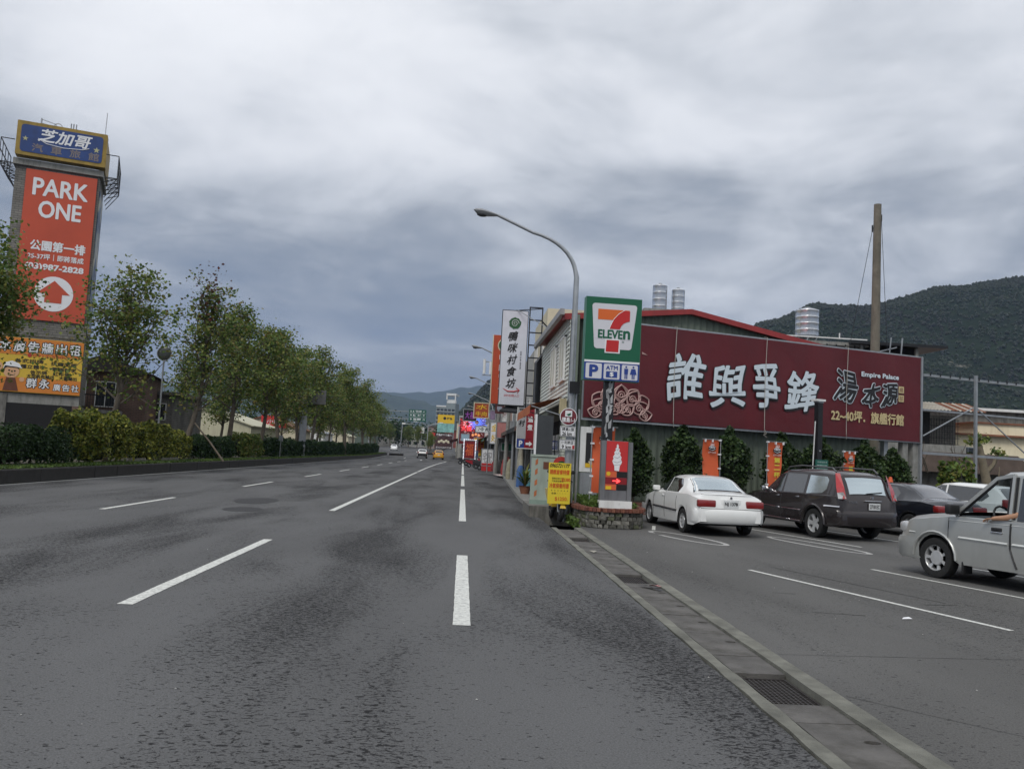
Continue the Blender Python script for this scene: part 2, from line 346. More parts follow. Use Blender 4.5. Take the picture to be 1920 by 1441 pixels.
# shading: gutter of concrete slabs beside the road
def slab_mesh(ln, hole=True):
    mb = MB(); x0, x1, y0, y1, z = -.205, .205, -ln / 2 + .006, ln / 2 - .006, .0
    n = 16; per = []
    for i in range(n):
        t = 2 * PI * i / n; c_, s_ = math.cos(t), math.sin(t); k = min((x1 if c_ > 0 else -x0) / max(abs(c_), 1e-6), (y1 if s_ > 0 else -y0) / max(abs(s_), 1e-6)); per.append((c_ * k, s_ * k))
    # exact corners
    for i, p_ in enumerate(per):
        pass
    ring = [(.13 + .055 * math.cos(2 * PI * i / n), .1 + .035 * math.sin(2 * PI * i / n)) for i in range(n)]
    corners = [(x1, y1), (x0, y1), (x0, y0), (x1, y0)]
    per2 = []
    for i in range(n):
        t = 2 * PI * i / n
        if i in (2, 6, 10, 14): per2.append(corners[(i - 2) // 4])
        else:
            seg = {15: (x1, y0 * .5), 0: (x1, 0), 1: (x1, y1 * .5), 3: (x1 * .5, y1), 4: (0, y1), 5: (x0 * .5, y1), 7: (x0, y1 * .5), 8: (x0, 0), 9: (x0, y0 * .5), 11: (x0 * .5, y0), 12: (0, y0), 13: (x1 * .5, y0)}[i]
            per2.append(seg)
    vs = [(a, b, z) for a, b in per2] + [(a, b, z) for a, b in ring] + [(a, b, z - .09) for a, b in ring] + [(a, b, z - .12) for a, b in per2]
    fs = []
    for i in range(n):
        j = (i + 1) % n; fs += [(i, j, n + j, n + i), (n + i, n + j, 2 * n + j, 2 * n + i), (j, i, 3 * n + i, 3 * n + j)]
    mb.add(vs, fs); return mb.mesh('slab', [M_gut])
M_gut = mat('gutter_slab_concrete', (.105, .10, .094), .85, var=.38, scale=2.2, bump=.5, bscale=70, dirt=.8, dcol=(.045, .042, .034))
M_gutl = mat('gutter_edge_concrete', (.165, .165, .14), .85, var=.4, scale=3, bump=.6, bscale=90, dirt=.45, dcol=(.07, .07, .06))
gut = bpy.data.objects.new('gutter', None); COL.objects.link(gut); gut['kind'] = 'structure'
mb = MB()   # bed of the channel and the cast strips both sides
seg = [y for y in [-8 + .1 * i for i in range(281)]]
def strip(mbx, xa, xb, z0, z1, jit=.0):
    vs = []; fs = []
    for i, y in enumerate(seg):
        j = jit * noise.noise(Vector((y * 2.3, xa, 1))); vs += [(xa - j, y, z1), (xb + j * .7, y, z1), (xb + j * .7, y, z0), (xa - j, y, z0)]
    for i in range(len(seg) - 1):
        k = i * 4; fs += [(k, k + 1, k + 5, k + 4), (k + 1, k + 2, k + 6, k + 5), (k + 3, k, k + 4, k + 7)]
    mbx.add(vs, fs)
strip(mb, 2.152, 2.262, -.2, .004, .014); mb.build('gutter_edge_strip', M_gutl, gut)
mb = MB(); strip(mb, 2.69, 2.85, -.2, .022, .012); mb.build('gutter_kerb', M_gutl, gut)
mb = MB(); mb.box(2.05, 2.95, -8, 20, -.3, -.2); mb.build('gutter_bed', M_void, gut)
grates = [6.46, 12.0, 17.35, 2.9]
sl = slab_mesh(.92); slw = slab_mesh(.60); y = -6.0
while y < 19.6:
    if any(abs(y - g) < .9 for g in grates):
        pass
    else: link('slab', sl, gut, loc=(2.476, y, .002 * rnd.uniform(-1, 1)), rz=rnd.uniform(-.004, .004))
    y += .93
covered = []
for g in grates:   # fill the lengths either side of a grate up to the next whole slab
    lo = -6.0 + .93 * math.floor((g - .9 + 6.0) / .93) + .465; hi = -6.0 + .93 * math.ceil((g + .9 + 6.0) / .93) - .465
    for a_, b_ in ((lo, g - .42), (g + .42, hi)):
        if b_ - a_ > .05: q = MB().box(2.271, 2.681, a_ + .004, b_ - .004, -.12, .0); q.build('slab', M_gut, gut)
names = {6.46: 'square mesh drain grate nearest the camera in the gutter', 12.0: 'drain grate with a scrap of pink litter just in front of it', 17.35: 'farthest drain grate, in the gutter near the stone planter', 2.9: 'drain grate at the very bottom of the gutter, below the frame'}
M_grate = mat('cast_iron', (.055, .05, .048), .6, .5, var=.3, scale=20)
def grate():
    t = thing('drain_grate', 'x', 'grate', group='drain grates in the gutter'); f = MB()
    for a_, b_, c_, d in ((-.2, .2, -.40, -.38), (-.2, .2, .38, .40), (-.2, -.18, -.38, .38), (.18, .2, -.38, .38)): f.box(a_, b_, c_, d, -.07, -.03)
    f.build('frame', M_grate, t); f = MB()
    for i in range(1, 10): f.box(-.18 + .036 * i - .005, -.18 + .036 * i + .005, -.38, .38, -.062, -.034)
    for i in range(1, 17): f.box(-.18, .18, -.38 + .0447 * i - .005, -.38 + .0447 * i + .005, -.060, -.036)
    f.build('grate_bar', M_grate, t, kind='stuff'); return t
g0 = grate(); g0.location = (2.476, grates[0], 0); g0['label'] = names[grates[0]]
for g in grates[1:3]: dup(g0, (2.476, g, 0), label=names[g])

# painted markings: real sheets, 4 mm proud
marks = thing('lane_marking', 'solid and broken white lane lines painted along the grey road', 'road marking')
marks['kind'] = 'structure'; del marks['category']; del marks['label']; marks.name = 'road_markings'
def dash(x, y0, y1, w, bend=0., nm='dash', par=None, z=.004):
    mb = MB(); n = max(2, int((y1 - y0) / (.15 if y0 < 25 else 5))); vs = []; jj = .007 if y0 < 25 else 0
    for i in range(n + 1):
        y = y0 + (y1 - y0) * i / n; xx = x + bend * max(0, (y - 70) / 60) ** 2; vs += [(xx - w / 2 + jj * noise.noise(Vector((y * 9, x, 0))), y, hz(y) + z), (xx + w / 2 + jj * noise.noise(Vector((y * 9, x, 7))), y, hz(y) + z)]
    mb.add(vs, [(2 * i, 2 * i + 1, 2 * i + 3, 2 * i + 2) for i in range(n)]); return mb.build(nm, M_line, par or marks)
for a_, b_ in ((8.3, 13.8), (20.5, 37.6), (41.1, 59.2), (61.4, 95), (97, 118)): dash(.08, a_, b_, .17)
for a_, b_ in ((8.65, 14.8), (21.8, 61.7), (63, 128)): dash(-3.2, a_, b_, .15, .85)
for i in range(9): dash(-7.75, 19.15 + 12 * i, 23.85 + 12 * i, .13)
dash(-13.2, 4, 150, .09); dash(.5, 150, 180, .15); dash(-1.5, 195, 225, .15); dash(-9.2, 135, 140, .15); dash(-6.2, 127, 132, .15)
lotm = bpy.data.objects.new('parking_markings', None); COL.objects.link(lotm); lotm['kind'] = 'structure'
def pline(p, q, w=.085, nm='parking_line', z=.004):
    p = Vector((*p, 0)); q = Vector((*q, 0)); d = (q - p).normalized(); a = Vector((-d.y, d.x, 0)) * w / 2; zz = Vector((0, 0, z))
    MB().add([p - a + zz, p + a + zz, q + a + zz, q - a + zz], [(0, 1, 2, 3)]).build(nm, M_line, lotm)
pline((4.68, 13.62), (6.13, 9.24)); pline((7.11, 14.47), (8.6, 9.95)); pline((9.4, 15.3), (11, 10.4)); pline((4.7, 20.6), (5.0, 21.9))
pline((8.9, 18.6), (7.7, 22.4)); pline((11.3, 19.0), (10.0, 23.2)); pline((13.6, 19.8), (12.3, 24))
M_ring = mat('worn_white_paint', (.40, .40, .385), .7, var=.15, scale=14, dirt=.6, dcol=(.14, .14, .135))
def ring(cx_, cy_, la, lb, rot, gap=None):   # worn oval marks on the asphalt
    mb = MB(); n = 32; vs = []
    for i in range(n + 1):
        t = 2 * PI * i / n
        for k in (1, .72 if True else 1):
            a_, b_ = la * (1 if k == 1 else 1 - .16 / la) * math.cos(t), lb * (1 if k == 1 else 1 - .12 / lb) * math.sin(t)
            vs.append((cx_ + a_ * math.cos(rot) - b_ * math.sin(rot), cy_ + a_ * math.sin(rot) + b_ * math.cos(rot), .004))
    mb.add(vs, [(2 * i, 2 * i + 1, 2 * i + 3, 2 * i + 2) for i in range(n) if not gap or not (gap[0] < i < gap[1])]); mb.build('oval_mark', M_ring, lotm)
ring(5.05, 18.9, 1.5, .42, R(108), (3, 6)); ring(7.9, 18.7, 1.7, .38, R(106))

# hairline cracks in the car park (real grooves filled with black dirt)
M_crack = mat('crack_dirt', (.02, .02, .02), .95, var=.3)
def crack(pts, w=.012, nm='joint'):
    mb = MB(); vs = []; pts2 = []
    for i in range(len(pts) - 1):
        a_, b_ = Vector(pts[i]), Vector(pts[i + 1]); n = max(2, int((b_ - a_).length / .12))
        for k in range(n): pts2.append(a_.lerp(b_, k / n))
    pts2.append(Vector(pts[-1]))
    for i, p in enumerate(pts2):
        d = (pts2[min(i + 1, len(pts2) - 1)] - pts2[max(0, i - 1)]).normalized(); a_ = Vector((-d.y, d.x)); o = .012 * noise.noise(Vector((i * .5, pts[0][0], 0))); ww = w * (.6 + .8 * abs(noise.noise(Vector((i * .7, 3, pts[0][1])))))
        vs += [(p.x + a_.x * (o - ww / 2), p.y + a_.y * (o - ww / 2), .003), (p.x + a_.x * (o + ww / 2), p.y + a_.y * (o + ww / 2), .003)]
    mb.add(vs, [(2 * i, 2 * i + 1, 2 * i + 3, 2 * i + 2) for i in range(len(pts2) - 1)]); mb.build(nm, M_crack, lotm)
crack([(5.2, 14.2), (6.4, 11.0)], .022); crack([(2.9, 7.6), (5, 7.75), (9, 8.3)], .008); crack([(2.92, 6.3), (4.2, 5.0), (6.5, 3.2)], .008)
crack([(4.15, 9.9), (4.75, 9.8)], .02); crack([(2.868, -6), (2.868, 3), (2.868, 8), (2.868, 14), (2.868, 19.5)], .028)
crack([(4.2, 11.3), (4.5, 11.25)], .02); crack([(6.0, 10.8), (6.5, 10.9)], .02)
mb = MB(); mb.prism([(x + .12 * noise.noise(Vector((x * 3, y, 0))), y) for x, y in [(-5.6 + .55 * math.cos(t * .5), 24.2 + 1.3 * math.sin(t * .5)) for t in range(13)]], .001, .004, ax='z')
mb.build('tar_patch', mat('fresh_tar', (.028, .028, .03), .8, var=.2, scale=10, bump=.4), marks)
mb = MB(); mb.prism([(-5.2 + .45 * math.cos(t * .5), 21.0 + .75 * math.sin(t * .5)) for t in range(13)], .001, .004, ax='z'); mb.build('tar_patch', MATS['fresh_tar'], marks)

# litter
mb = MB(); mb.add([(2.52, 11.28, .02), (2.66, 11.3, .03), (2.70, 11.22, .02), (2.56, 11.18, .05)], [(0, 1, 2, 3)]); mb.add([(2.40, 11.3, .01), (2.5, 11.28, .03), (2.6, 10.95, .01), (2.66, 10.9, .02), (2.5, 11.1, .04)], [(0, 1, 4), (1, 3, 2, 4)], 1)
solo(mb.build('litter', [mat('pink_wrapper', (.6, .25, .25), .4), M_txtk]), 'crumpled pink and black wrapper lying in the gutter', 'litter')
mb = MB(); mb.add([(5.10, 9.64, .01), (5.24, 9.67, .012), (5.22, 9.72, .025), (5.14, 9.69, .02)], [(0, 1, 2, 3)]); solo(mb.build('paper_scrap', M_txtw), 'white paper scrap on the car park beside the long parking line', 'litter')
mb = MB(); mb.add([(2.34, 15.3, .012), (2.46, 15.35, .012), (2.44, 15.05, .03), (2.38, 15.0, .012)], [(0, 1, 2, 3)]); solo(mb.build('paper_scrap', mat('dull_paper', (.35, .33, .28), .8)), 'dull paper scrap lying on the wet stain of the gutter', 'litter')
mb = MB()
for i in range(110):
    if i % 3: x, y_ = rnd.uniform(3, 10), rnd.uniform(6, 20)
    else: x, y_ = rnd.uniform(-8, 2.1), rnd.uniform(5, 24)
    r_ = rnd.uniform(.003, .008); mb.add([(x - r_, y_, .006), (x, y_ - r_, .006), (x + r_ * 1.5, y_, .006), (x, y_ + r_, .006), (x, y_, .006 + r_)], [(0, 1, 4), (1, 2, 4), (2, 3, 4), (3, 0, 4)])
solo(mb.build('grit', mat('pale_grit', (.4, .4, .38), .9), kind='stuff'), 'pale grit and tiny scraps scattered over the asphalt', 'grit')

# pavement on the right, beyond the stone planter
mb = MB()
pv = [(2.1, 24.6), (2.1, 31), (2.6, 50), (3.0, 66), (3.1, 125), (9, 125), (9, 40), (3.6, 24.6)]
mb.prism(pv, -.2, .13, ax='z'); mb.build('pavement', M_conc, kind='structure')
MB().add([(9, 125, .13), (3.1, 125, .13), (-1.5, 230, 1.35), (20, 230, 1.35)], [(0, 1, 2, 3)]).build('pavement', M_conc, kind='structure')
MB().box(1.85, 3.0, 23.0, 25.3, -.2, .30).build('plinth', M_dconc, kind='structure')
# ---------------------------------------------------------------- foliage
LF_maple = leafmat('maple_leaf', [(.04, .08, .018), (.085, .145, .03), (.13, .195, .04), (.21, .24, .055), (.20, .15, .045)])
LF_red = leafmat('red_tipped_leaf', [(.05, .07, .02), (.11, .06, .03), (.15, .05, .035), (.08, .09, .03)])
LF_dark = leafmat('dark_leaf', [(.012, .028, .01), (.02, .045, .014), (.03, .065, .018), (.05, .09, .025)])
LF_hedge = leafmat('hedge_leaf', [(.016, .035, .012), (.03, .06, .018), (.045, .08, .025)])
LF_croton = leafmat('croton_leaf', [(.03, .05, .012), (.05, .075, .016), (.13, .17, .03), (.36, .36, .06), (.12, .17, .03), (.30, .28, .05), (.10, .10, .03)])
LF_grass = leafmat('grass_blade', [(.05, .09, .02), (.09, .15, .03), (.13, .19, .045)])
def leaf_mesh(name, P, size, m, up=.35, seed=0, fold=True):
    rg = np.random.RandomState(seed); n = len(P); s = size * rg.uniform(.6, 1.25, n)[:, None]
    nrm = rg.normal(size=(n, 3)); nrm[:, 2] += up * 2; nrm /= np.linalg.norm(nrm, axis=1)[:, None]
    a = np.cross(nrm, rg.normal(size=(n, 3))); a /= np.linalg.norm(a, axis=1)[:, None] + 1e-9; b = np.cross(nrm, a)
    v = np.empty((n, 5, 3)); v[:, 0] = P - a * s * .5; v[:, 1] = P + b * s * .42 + nrm * s * .1; v[:, 2] = P + a * s * .55 - nrm * s * .1; v[:, 3] = P - b * s * .42 + nrm * s * .1; v[:, 4] = P
    v = v.reshape(-1, 3); me = bpy.data.meshes.new(name); nf = 2 * n
    me.vertices.add(len(v)); me.vertices.foreach_set('co', v.ravel())
    idx = np.arange(n) * 5
    lo = np.stack([idx, idx + 4, idx + 1, idx + 4, idx + 2, idx + 1, idx, idx + 3, idx + 4, idx + 3, idx + 2, idx + 4], 1).ravel()
    me.loops.add(len(lo)); me.loops.foreach_set('vertex_index', lo)
    me.polygons.add(4 * n); me.polygons.foreach_set('loop_start', np.arange(4 * n) * 3); me.polygons.foreach_set('loop_total', np.full(4 * n, 3))
    me.materials.append(m); me.update(calc_edges=True); return me
def make_tree(seed, H, spread, nleaf, leaf, low=.32, lean=0., m=None, dens=.30):
    rg = random.Random(seed); mb = MB(); P = []
    top = H * .9; tp = []; dx = rg.uniform(-.3, .3)
    for i in range(9): f = i / 8; tp.append(Vector((lean * f * (1.2 - f * .4) + .22 * math.sin(f * 4 + seed), dx * f + .15 * math.sin(f * 5 + seed * 2), top * f)))
    r0 = .0145 * H + .02; mb.tube(tp, [r0 * (1.15 - f / 8 * 1.05) + (.04 if f == 0 else 0) for f in range(9)], 7)
    nl = 22; cl = []
    for i in range(nl):
        f = low + (.97 - low) * (i / (nl - 1)) ** .9; k = f * 8; q = tp[int(min(k, 7))].lerp(tp[int(min(k, 7)) + 1], k - int(min(k, 7)))
        az = i * 2.4 + rg.uniform(-.4, .4); ln = spread * (1.0 - abs(f - .5) * .62) * rg.uniform(.65, 1.2); el = R(rg.uniform(30, 62)) if f < .85 else R(75)
        d = Vector((math.cos(az) * math.cos(el), math.sin(az) * math.cos(el), math.sin(el))); pts = [q]
        for s_ in range(4): d = (d + Vector((rg.uniform(-.2, .2), rg.uniform(-.2, .2), rg.uniform(-.05, .28)))).normalized(); pts.append(pts[-1] + d * ln / 4)
        mb.tube(pts, [r0 * .38 * (1 - .23 * j) for j in range(5)], 5)
        for j in range(1, 5): cl.append((pts[j], .14 + .05 * j))
        for t_ in range(5):
            bs = pts[rg.randint(1, 4)]; d2 = Vector((rg.gauss(0, 1), rg.gauss(0, 1), rg.uniform(-.2, .9))).normalized(); l2 = ln * rg.uniform(.25, .5)
            e_ = bs + d2 * l2; mb.tube([bs, bs.lerp(e_, .5) + Vector((0, 0, .04)), e_], [r0 * .14, r0 * .09, .006], 4); cl.append((bs.lerp(e_, .6), .2)); cl.append((e_, .24)); cl.append((e_, .24))
    C = np.array([list(c_[0]) for c_ in cl]); S = np.array([c_[1] for c_ in cl]) * (dens / .3)
    rr = np.random.RandomState(seed); k = rr.randint(0, len(C), nleaf); P = C[k] + rr.normal(size=(nleaf, 3)) * S[k][:, None] * (1, 1, .8)
    return mb.mesh('trunk', M_bark, 60), leaf_mesh('crown', P, leaf, m or LF_maple, seed=seed)
def place_tree(vm, x, y, z, label, rz=0., sc=1., group='young street trees along the median', nm='maple_tree', crown_mat=None):
    t = thing(nm, label, 'tree', (x, y, z), rz, group); t.scale = (sc * 1.13, sc * 1.13, sc); link('trunk', vm[0], t); link('crown', vm[1], t, kind='stuff'); return t
V = [make_tree(11, 7.4, 3.1, 5200, .15, .36, dens=.30), make_tree(12, 8.8, 2.8, 4600, .16, .33, lean=.7, dens=.30), make_tree(13, 9.2, 3.0, 6000, .17, .34, dens=.34),
     make_tree(14, 9.2, 3.3, 7600, .18, .33, dens=.4), make_tree(15, 8.6, 3.2, 7000, .18, .32, dens=.4)]
Vred = make_tree(12, 10.4, 2.5, 5600, .17, .25, lean=.7, m=LF_red)
VN = make_tree(21, 7.4, 3.0, 21000, .14, .40, dens=.46)

# median with kerb stones, grass, hedges and trees
mb = MB()
ysm = [-10, 10, 30, 60, 90, 120, 125, 140, 152]
mb.add([(x, y, hz(y) + (.40 if i else .40)) for y in ysm for i, x in enumerate((-13.55, -18.6))], [(2 * i, 2 * i + 1, 2 * i + 3, 2 * i + 2) for i in range(len(ysm) - 1)])
mb.build('median_soil', M_soil, kind='structure')
M_kerb = mat('blackened_kerb', (.022, .020, .018), .9, var=.3, scale=5, bump=.4, dirt=.5, dcol=(.015, .016, .012))
kerb = bpy.data.objects.new('median_kerb', None); COL.objects.link(kerb); kerb['kind'] = 'structure'
ks = MB().prism([(-.11, -.2), (.11, -.2), (.10, .40), (.07, .43), (-.11, .43)], .006, 1.994).mesh('kerb_stone', M_kerb)
ks2 = MB().prism([(-.11, -.2), (.11, -.2), (.10, .39), (.07, .42), (-.11, .42)], .008, 1.99).mesh('kerb_stone', M_dconc)
y = 2.
while y < 152: link('kerb_stone', ks, kerb, loc=(-13.40 + rnd.uniform(-.008, .008), y, hz(y)), rz=rnd.uniform(-.003, .003)); y += 2
MB().box(-18.7, -13.3, 152, 152.25, 0, hz(152) + .42).build('kerb_stone', M_kerb, kerb)
rg = np.random.RandomState(5)
n = 52000; yy = 18 + 134 * rg.rand(n) ** 1.5; xx = -13.46 - 1.1 * rg.rand(n); zz = .43 + .05 * rg.rand(n) + np.where(yy > 125, (yy - 125) * .0115, 0)
link('median_grass', leaf_mesh('median_grass', np.stack([xx, yy, zz], 1), .10, LF_grass, up=.0, seed=2), kind='stuff')
def shrub_mesh(name, lx, ly, h, nl, size, m, seed, lump=.25):
    r_ = np.random.RandomState(seed); P = []
    u = r_.normal(size=(nl, 3)); u /= np.linalg.norm(u, axis=1)[:, None]; u[:, 2] = np.abs(u[:, 2])
    k = (1 - .35 * r_.rand(nl) ** 2)[:, None]; sup = np.sign(u) * np.abs(u) ** .55
    wob = np.array([noise.noise(Vector((a * 1.9 + seed, b * ly * .9, c_ * 2))) for a, b, c_ in u])[:, None] * lump + 1
    P = sup * k * wob * (lx / 2, ly / 2, h); P[:, 2] = P[:, 2] * .96 + .05
    return leaf_mesh(name, P, size, m, seed=seed)
def shrub(label, x, y, lx, ly, h, nl, size, m, seed, z=.42, nm='hedge', cat='hedge', group=None, stems=6, me=None):
    t = thing(nm, label, cat, (x, y, z + hz(y)), 0, group); mb = MB(); r_ = random.Random(seed)
    for i in range(stems):
        a = Vector((r_.uniform(-.25, .25) * lx, r_.uniform(-.42, .42) * ly, 0)); mb.tube([a, a + Vector((r_.uniform(-.15, .15), r_.uniform(-.2, .2), h * .45)), a + Vector((r_.uniform(-.3, .3), r_.uniform(-.4, .4), h * .8))], [.03, .022, .01], 5); mb.build('stem', M_bark, t); mb = MB()
    link('foliage', me or shrub_mesh('foliage', lx, ly, h, nl, size, m, seed), t, kind='stuff')
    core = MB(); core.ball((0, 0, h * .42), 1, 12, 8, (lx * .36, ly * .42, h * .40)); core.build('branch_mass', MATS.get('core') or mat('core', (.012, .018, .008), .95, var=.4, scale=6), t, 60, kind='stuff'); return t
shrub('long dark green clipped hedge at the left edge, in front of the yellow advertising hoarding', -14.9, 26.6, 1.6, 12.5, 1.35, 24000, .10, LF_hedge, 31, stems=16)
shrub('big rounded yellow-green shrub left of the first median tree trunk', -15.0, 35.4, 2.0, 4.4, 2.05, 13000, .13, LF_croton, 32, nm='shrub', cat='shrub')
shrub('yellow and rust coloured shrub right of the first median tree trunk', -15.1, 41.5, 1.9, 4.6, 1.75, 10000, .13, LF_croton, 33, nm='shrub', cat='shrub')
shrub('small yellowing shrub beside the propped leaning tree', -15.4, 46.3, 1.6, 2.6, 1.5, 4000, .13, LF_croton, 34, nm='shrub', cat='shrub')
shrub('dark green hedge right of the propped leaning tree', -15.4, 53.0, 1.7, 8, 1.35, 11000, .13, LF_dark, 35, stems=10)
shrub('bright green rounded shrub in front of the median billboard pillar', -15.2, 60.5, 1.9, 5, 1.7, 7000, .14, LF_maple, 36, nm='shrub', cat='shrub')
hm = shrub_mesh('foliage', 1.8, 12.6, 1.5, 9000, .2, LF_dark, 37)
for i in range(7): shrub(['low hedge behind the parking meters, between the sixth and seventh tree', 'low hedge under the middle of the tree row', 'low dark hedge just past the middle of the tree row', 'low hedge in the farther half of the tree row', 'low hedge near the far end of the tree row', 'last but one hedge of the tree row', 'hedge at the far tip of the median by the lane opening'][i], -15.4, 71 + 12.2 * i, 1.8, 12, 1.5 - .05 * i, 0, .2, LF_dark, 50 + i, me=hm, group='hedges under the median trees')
tr = [(-16.2, 27.9, VN, 0.6, .88, 'broad dense green tree cut by the left edge, covering the orange tower banner'),
      (-15.3, 38.4, V[0], .5, 1.0, 'first full tree from the left, pale trunk between two yellow shrubs'),
      (-15.4, 48.3, V[1], 0.2, 1.0, 'leaning tree with a wooden prop and reddish top shoot'),
      (-15.5, 57.5, V[2], 1.1, 1.0, 'tree with a sparse reddish crown tip in front of the cream sheds'),
      (-15.3, 65.5, V[3], 2.0, .99, 'dense tree whose trunk stands before the red signs'),
      (-15.6, 73, V[4], .7, 1.08, 'dense green tree left of the grey advertising pillar')]
for x, y_, v_, rz, sc, lb in tr: place_tree(v_, x, y_, .42, lb, rz, sc, nm='maple_tree')
mb = MB(); C0 = V[1][1]
# red shoot leaves on the leaning tree top
rr = np.random.RandomState(8); P = np.array([(.62, -.1, 8.9)]) + rr.normal(size=(420, 3)) * (.34, .34, .75)
lt = [o for o in SC.objects if o.get('label', '').startswith('leaning tree')][0]
link('reddish_shoot', leaf_mesh('reddish_shoot', P, .16, LF_red, seed=3), lt, kind='stuff')
MB().tube([(1.9, -.4, 0), (1.2, -.1, 1.0), (.35, 0, 2.1)], [.05, .045, .04], 6).build('prop_pole', M_wood, lt)
lt2 = [o for o in SC.objects if o.get('label', '').startswith('tree with a sparse')][0]
P = np.array([(.2, .1, 9.0)]) + rr.normal(size=(260, 3)) * (.4, .4, .6); link('reddish_shoot', leaf_mesh('reddish_shoot', P, .16, LF_red, seed=4), lt2, kind='stuff')
far = [80, 87, 94, 101, 108, 115, 122, 129, 136, 143, 149]
ordn = ['eighth', 'ninth', 'tenth', 'eleventh', 'twelfth', 'thirteenth', 'fourteenth', 'fifteenth', 'fourth from the far end', 'second from the far end', 'last']
for i, y_ in enumerate(far):
    lb = 'last tree of the median row, beside the lane opening' if i == 10 else ('%s tree along the median from the left edge of the photo' % ['seventh', 'eighth', 'ninth', 'tenth', 'eleventh', 'twelfth', 'thirteenth', 'fourteenth', 'fifteenth', 'sixteenth'][i])
    place_tree(V[[3, 2, 4, 0, 3, 4, 2, 3, 0, 4, 3][i]], -15.5 + .5 * math.sin(i * 2.1), y_, .42 + hz(y_), lb, i * 1.7, .98 + .11 * math.sin(i * 1.9) - (.0 if i < 8 else .12))
# second, rear row seen through the first
for i, (x, y_) in enumerate(((-24.5, 74), (-23.5, 84), (-20, 96), (-20.4, 108), (-20.2, 122), (-20, 136))):
    place_tree(V[(i * 2 + 1) % 5], x, y_, .1 + hz(y_), ['rear tree seen behind the leaning propped tree', 'rear tree seen through the crowns behind the bright green shrub', 'rear tree behind the grey advertising pillar', 'rear tree behind the ninth median tree', 'rear tree behind the twelfth median tree', 'rear tree behind the far part of the median row'][i], i * 2.2, .9, group='trees behind the median row')

# little white fence hoops under the yellow shrub
mat('grimy_picket', (.3, .29, .26), .8, dirt=.5)
for j, y0 in enumerate((36.6, 41.0)):
    t = thing('picket_edging', ['low white picket edging under the left yellow shrub', 'low white picket edging under the right yellow shrub'][j], 'edging', (-14.05, y0, .42)); q = MB().box(-.01, .01, -.012, .012, 0, .22).mesh('picket', mat('grimy_picket', (.3, .29, .26), .8, dirt=.5))
    MB().box(-.008, .008, -.1, 2.4, .15, .17).build('rail', MATS['grimy_picket'], t)
    for i in range(16): link('picket', q, t, loc=(0.02, .15 * i, 0))

# ---------------------------------------------------------------- advertising tower on the left
TW = thing('advertising_tower', 'tall tiled tower with orange banner below a blue and gold rooftop sign', 'tower', (-20.37, 46, 0), R(20))
M_tile = mat('grey_facade_tile', (.17, .165, .155), .7, var=.1, scale=2, dirt=.5, dcol=(.07, .065, .06))
def tiled(name, m0, rgb2, sx, sz):
    m = bpy.data.materials.new(name); m.use_nodes = True; n_ = m.node_tree.nodes; l_ = m.node_tree.links; p = n_['Principled BSDF']
    t = n_.new('ShaderNodeTexCoord'); b = n_.new('ShaderNodeTexBrick'); s = n_.new('ShaderNodeSeparateXYZ'); c_ = n_.new('ShaderNodeCombineXYZ'); a = n_.new('ShaderNodeMath'); a.operation = 'ADD'
    l_.new(t.outputs['Object'], s.inputs[0]); l_.new(s.outputs[0], a.inputs[0]); l_.new(s.outputs[1], a.inputs[1]); l_.new(a.outputs[0], c_.inputs[0]); l_.new(s.outputs[2], c_.inputs[1]); l_.new(c_.outputs[0], b.inputs[0])
    b.inputs['Color1'].default_value = (*m0, 1); b.inputs['Color2'].default_value = (*[q * .82 for q in m0], 1); b.inputs['Mortar'].default_value = (*rgb2, 1); b.inputs['Scale'].default_value = 1; b.inputs['Brick Width'].default_value = sx; b.inputs['Row Height'].default_value = sz; b.inputs['Mortar Size'].default_value = .012
    nz = n_.new('ShaderNodeTexNoise'); nz.inputs['Scale'].default_value = .9; nz.inputs['Detail'].default_value = 7; l_.new(t.outputs['Object'], nz.inputs[0]); r = n_.new('ShaderNodeMapRange'); r.inputs[1].default_value = .35; r.inputs[2].default_value = .7; r.inputs[3].default_value = 1.15; r.inputs[4].default_value = .55; l_.new(nz.outputs[0], r.inputs[0])
    v = n_.new('ShaderNodeVectorMath'); v.operation = 'SCALE'; l_.new(b.outputs[0], v.inputs[0]); l_.new(r.outputs[0], v.inputs['Scale']); l_.new(v.outputs[0], p.inputs['Base Color']); p.inputs['Roughness'].default_value = .7
    bb = n_.new('ShaderNodeBump'); bb.inputs['Distance'].default_value = .01; bb.inputs['Strength'].default_value = .6; l_.new(b.outputs['Fac'], bb.inputs['Height']); bb.invert = True; l_.new(bb.outputs[0], p.inputs['Normal']); MATS[name] = m; return m
M_gtile = tiled('grey_brick_tile', (.21, .20, .18), (.08, .08, .075), .35, .12)
M_btile = tiled('brown_brick_tile', (.20, .12, .09), (.08, .06, .05), .3, .1)
MB().box(-3.85, .12, .03, 3.6, 0, 15.35).build('shaft', M_gtile, TW)
MB().box(-3.98, .26, -.12, 3.75, 15.30, 15.62).build('ledge', M_conc, TW)
MB().box(-3.6, .14, -.01, 3.3, 6.45, 6.58).build('band', M_dconc, TW)
bn = MB().box(-3.34, .0, -.06, .02, 7.3, 15.15).build('banner', mat('sun_faded_orange_print', (.50, .075, .035), .65, var=.12, scale=.35), TW)
mb = MB(); fat(mb, 'PARK', -1.67, 14.28, 2.55, .88, -.075, .03, 6); fat(mb, 'ONE', -1.62, 13.12, 1.95, .86, -.075, .03, 6)
fat(mb, '公園第一排', -1.55, 11.2, 2.55, .52, -.075, .02, 6); fat(mb, '25-37坪｜即將落成', -1.6, 10.62, 2.6, .33, -.075, .008, 4); fat(mb, '(03)987-2828', -1.62, 10.05, 2.7, .38, -.075, .02, 6)
ri = circ(-1.55, 8.72, .92, 32); sheet(mb, ri, -.068)
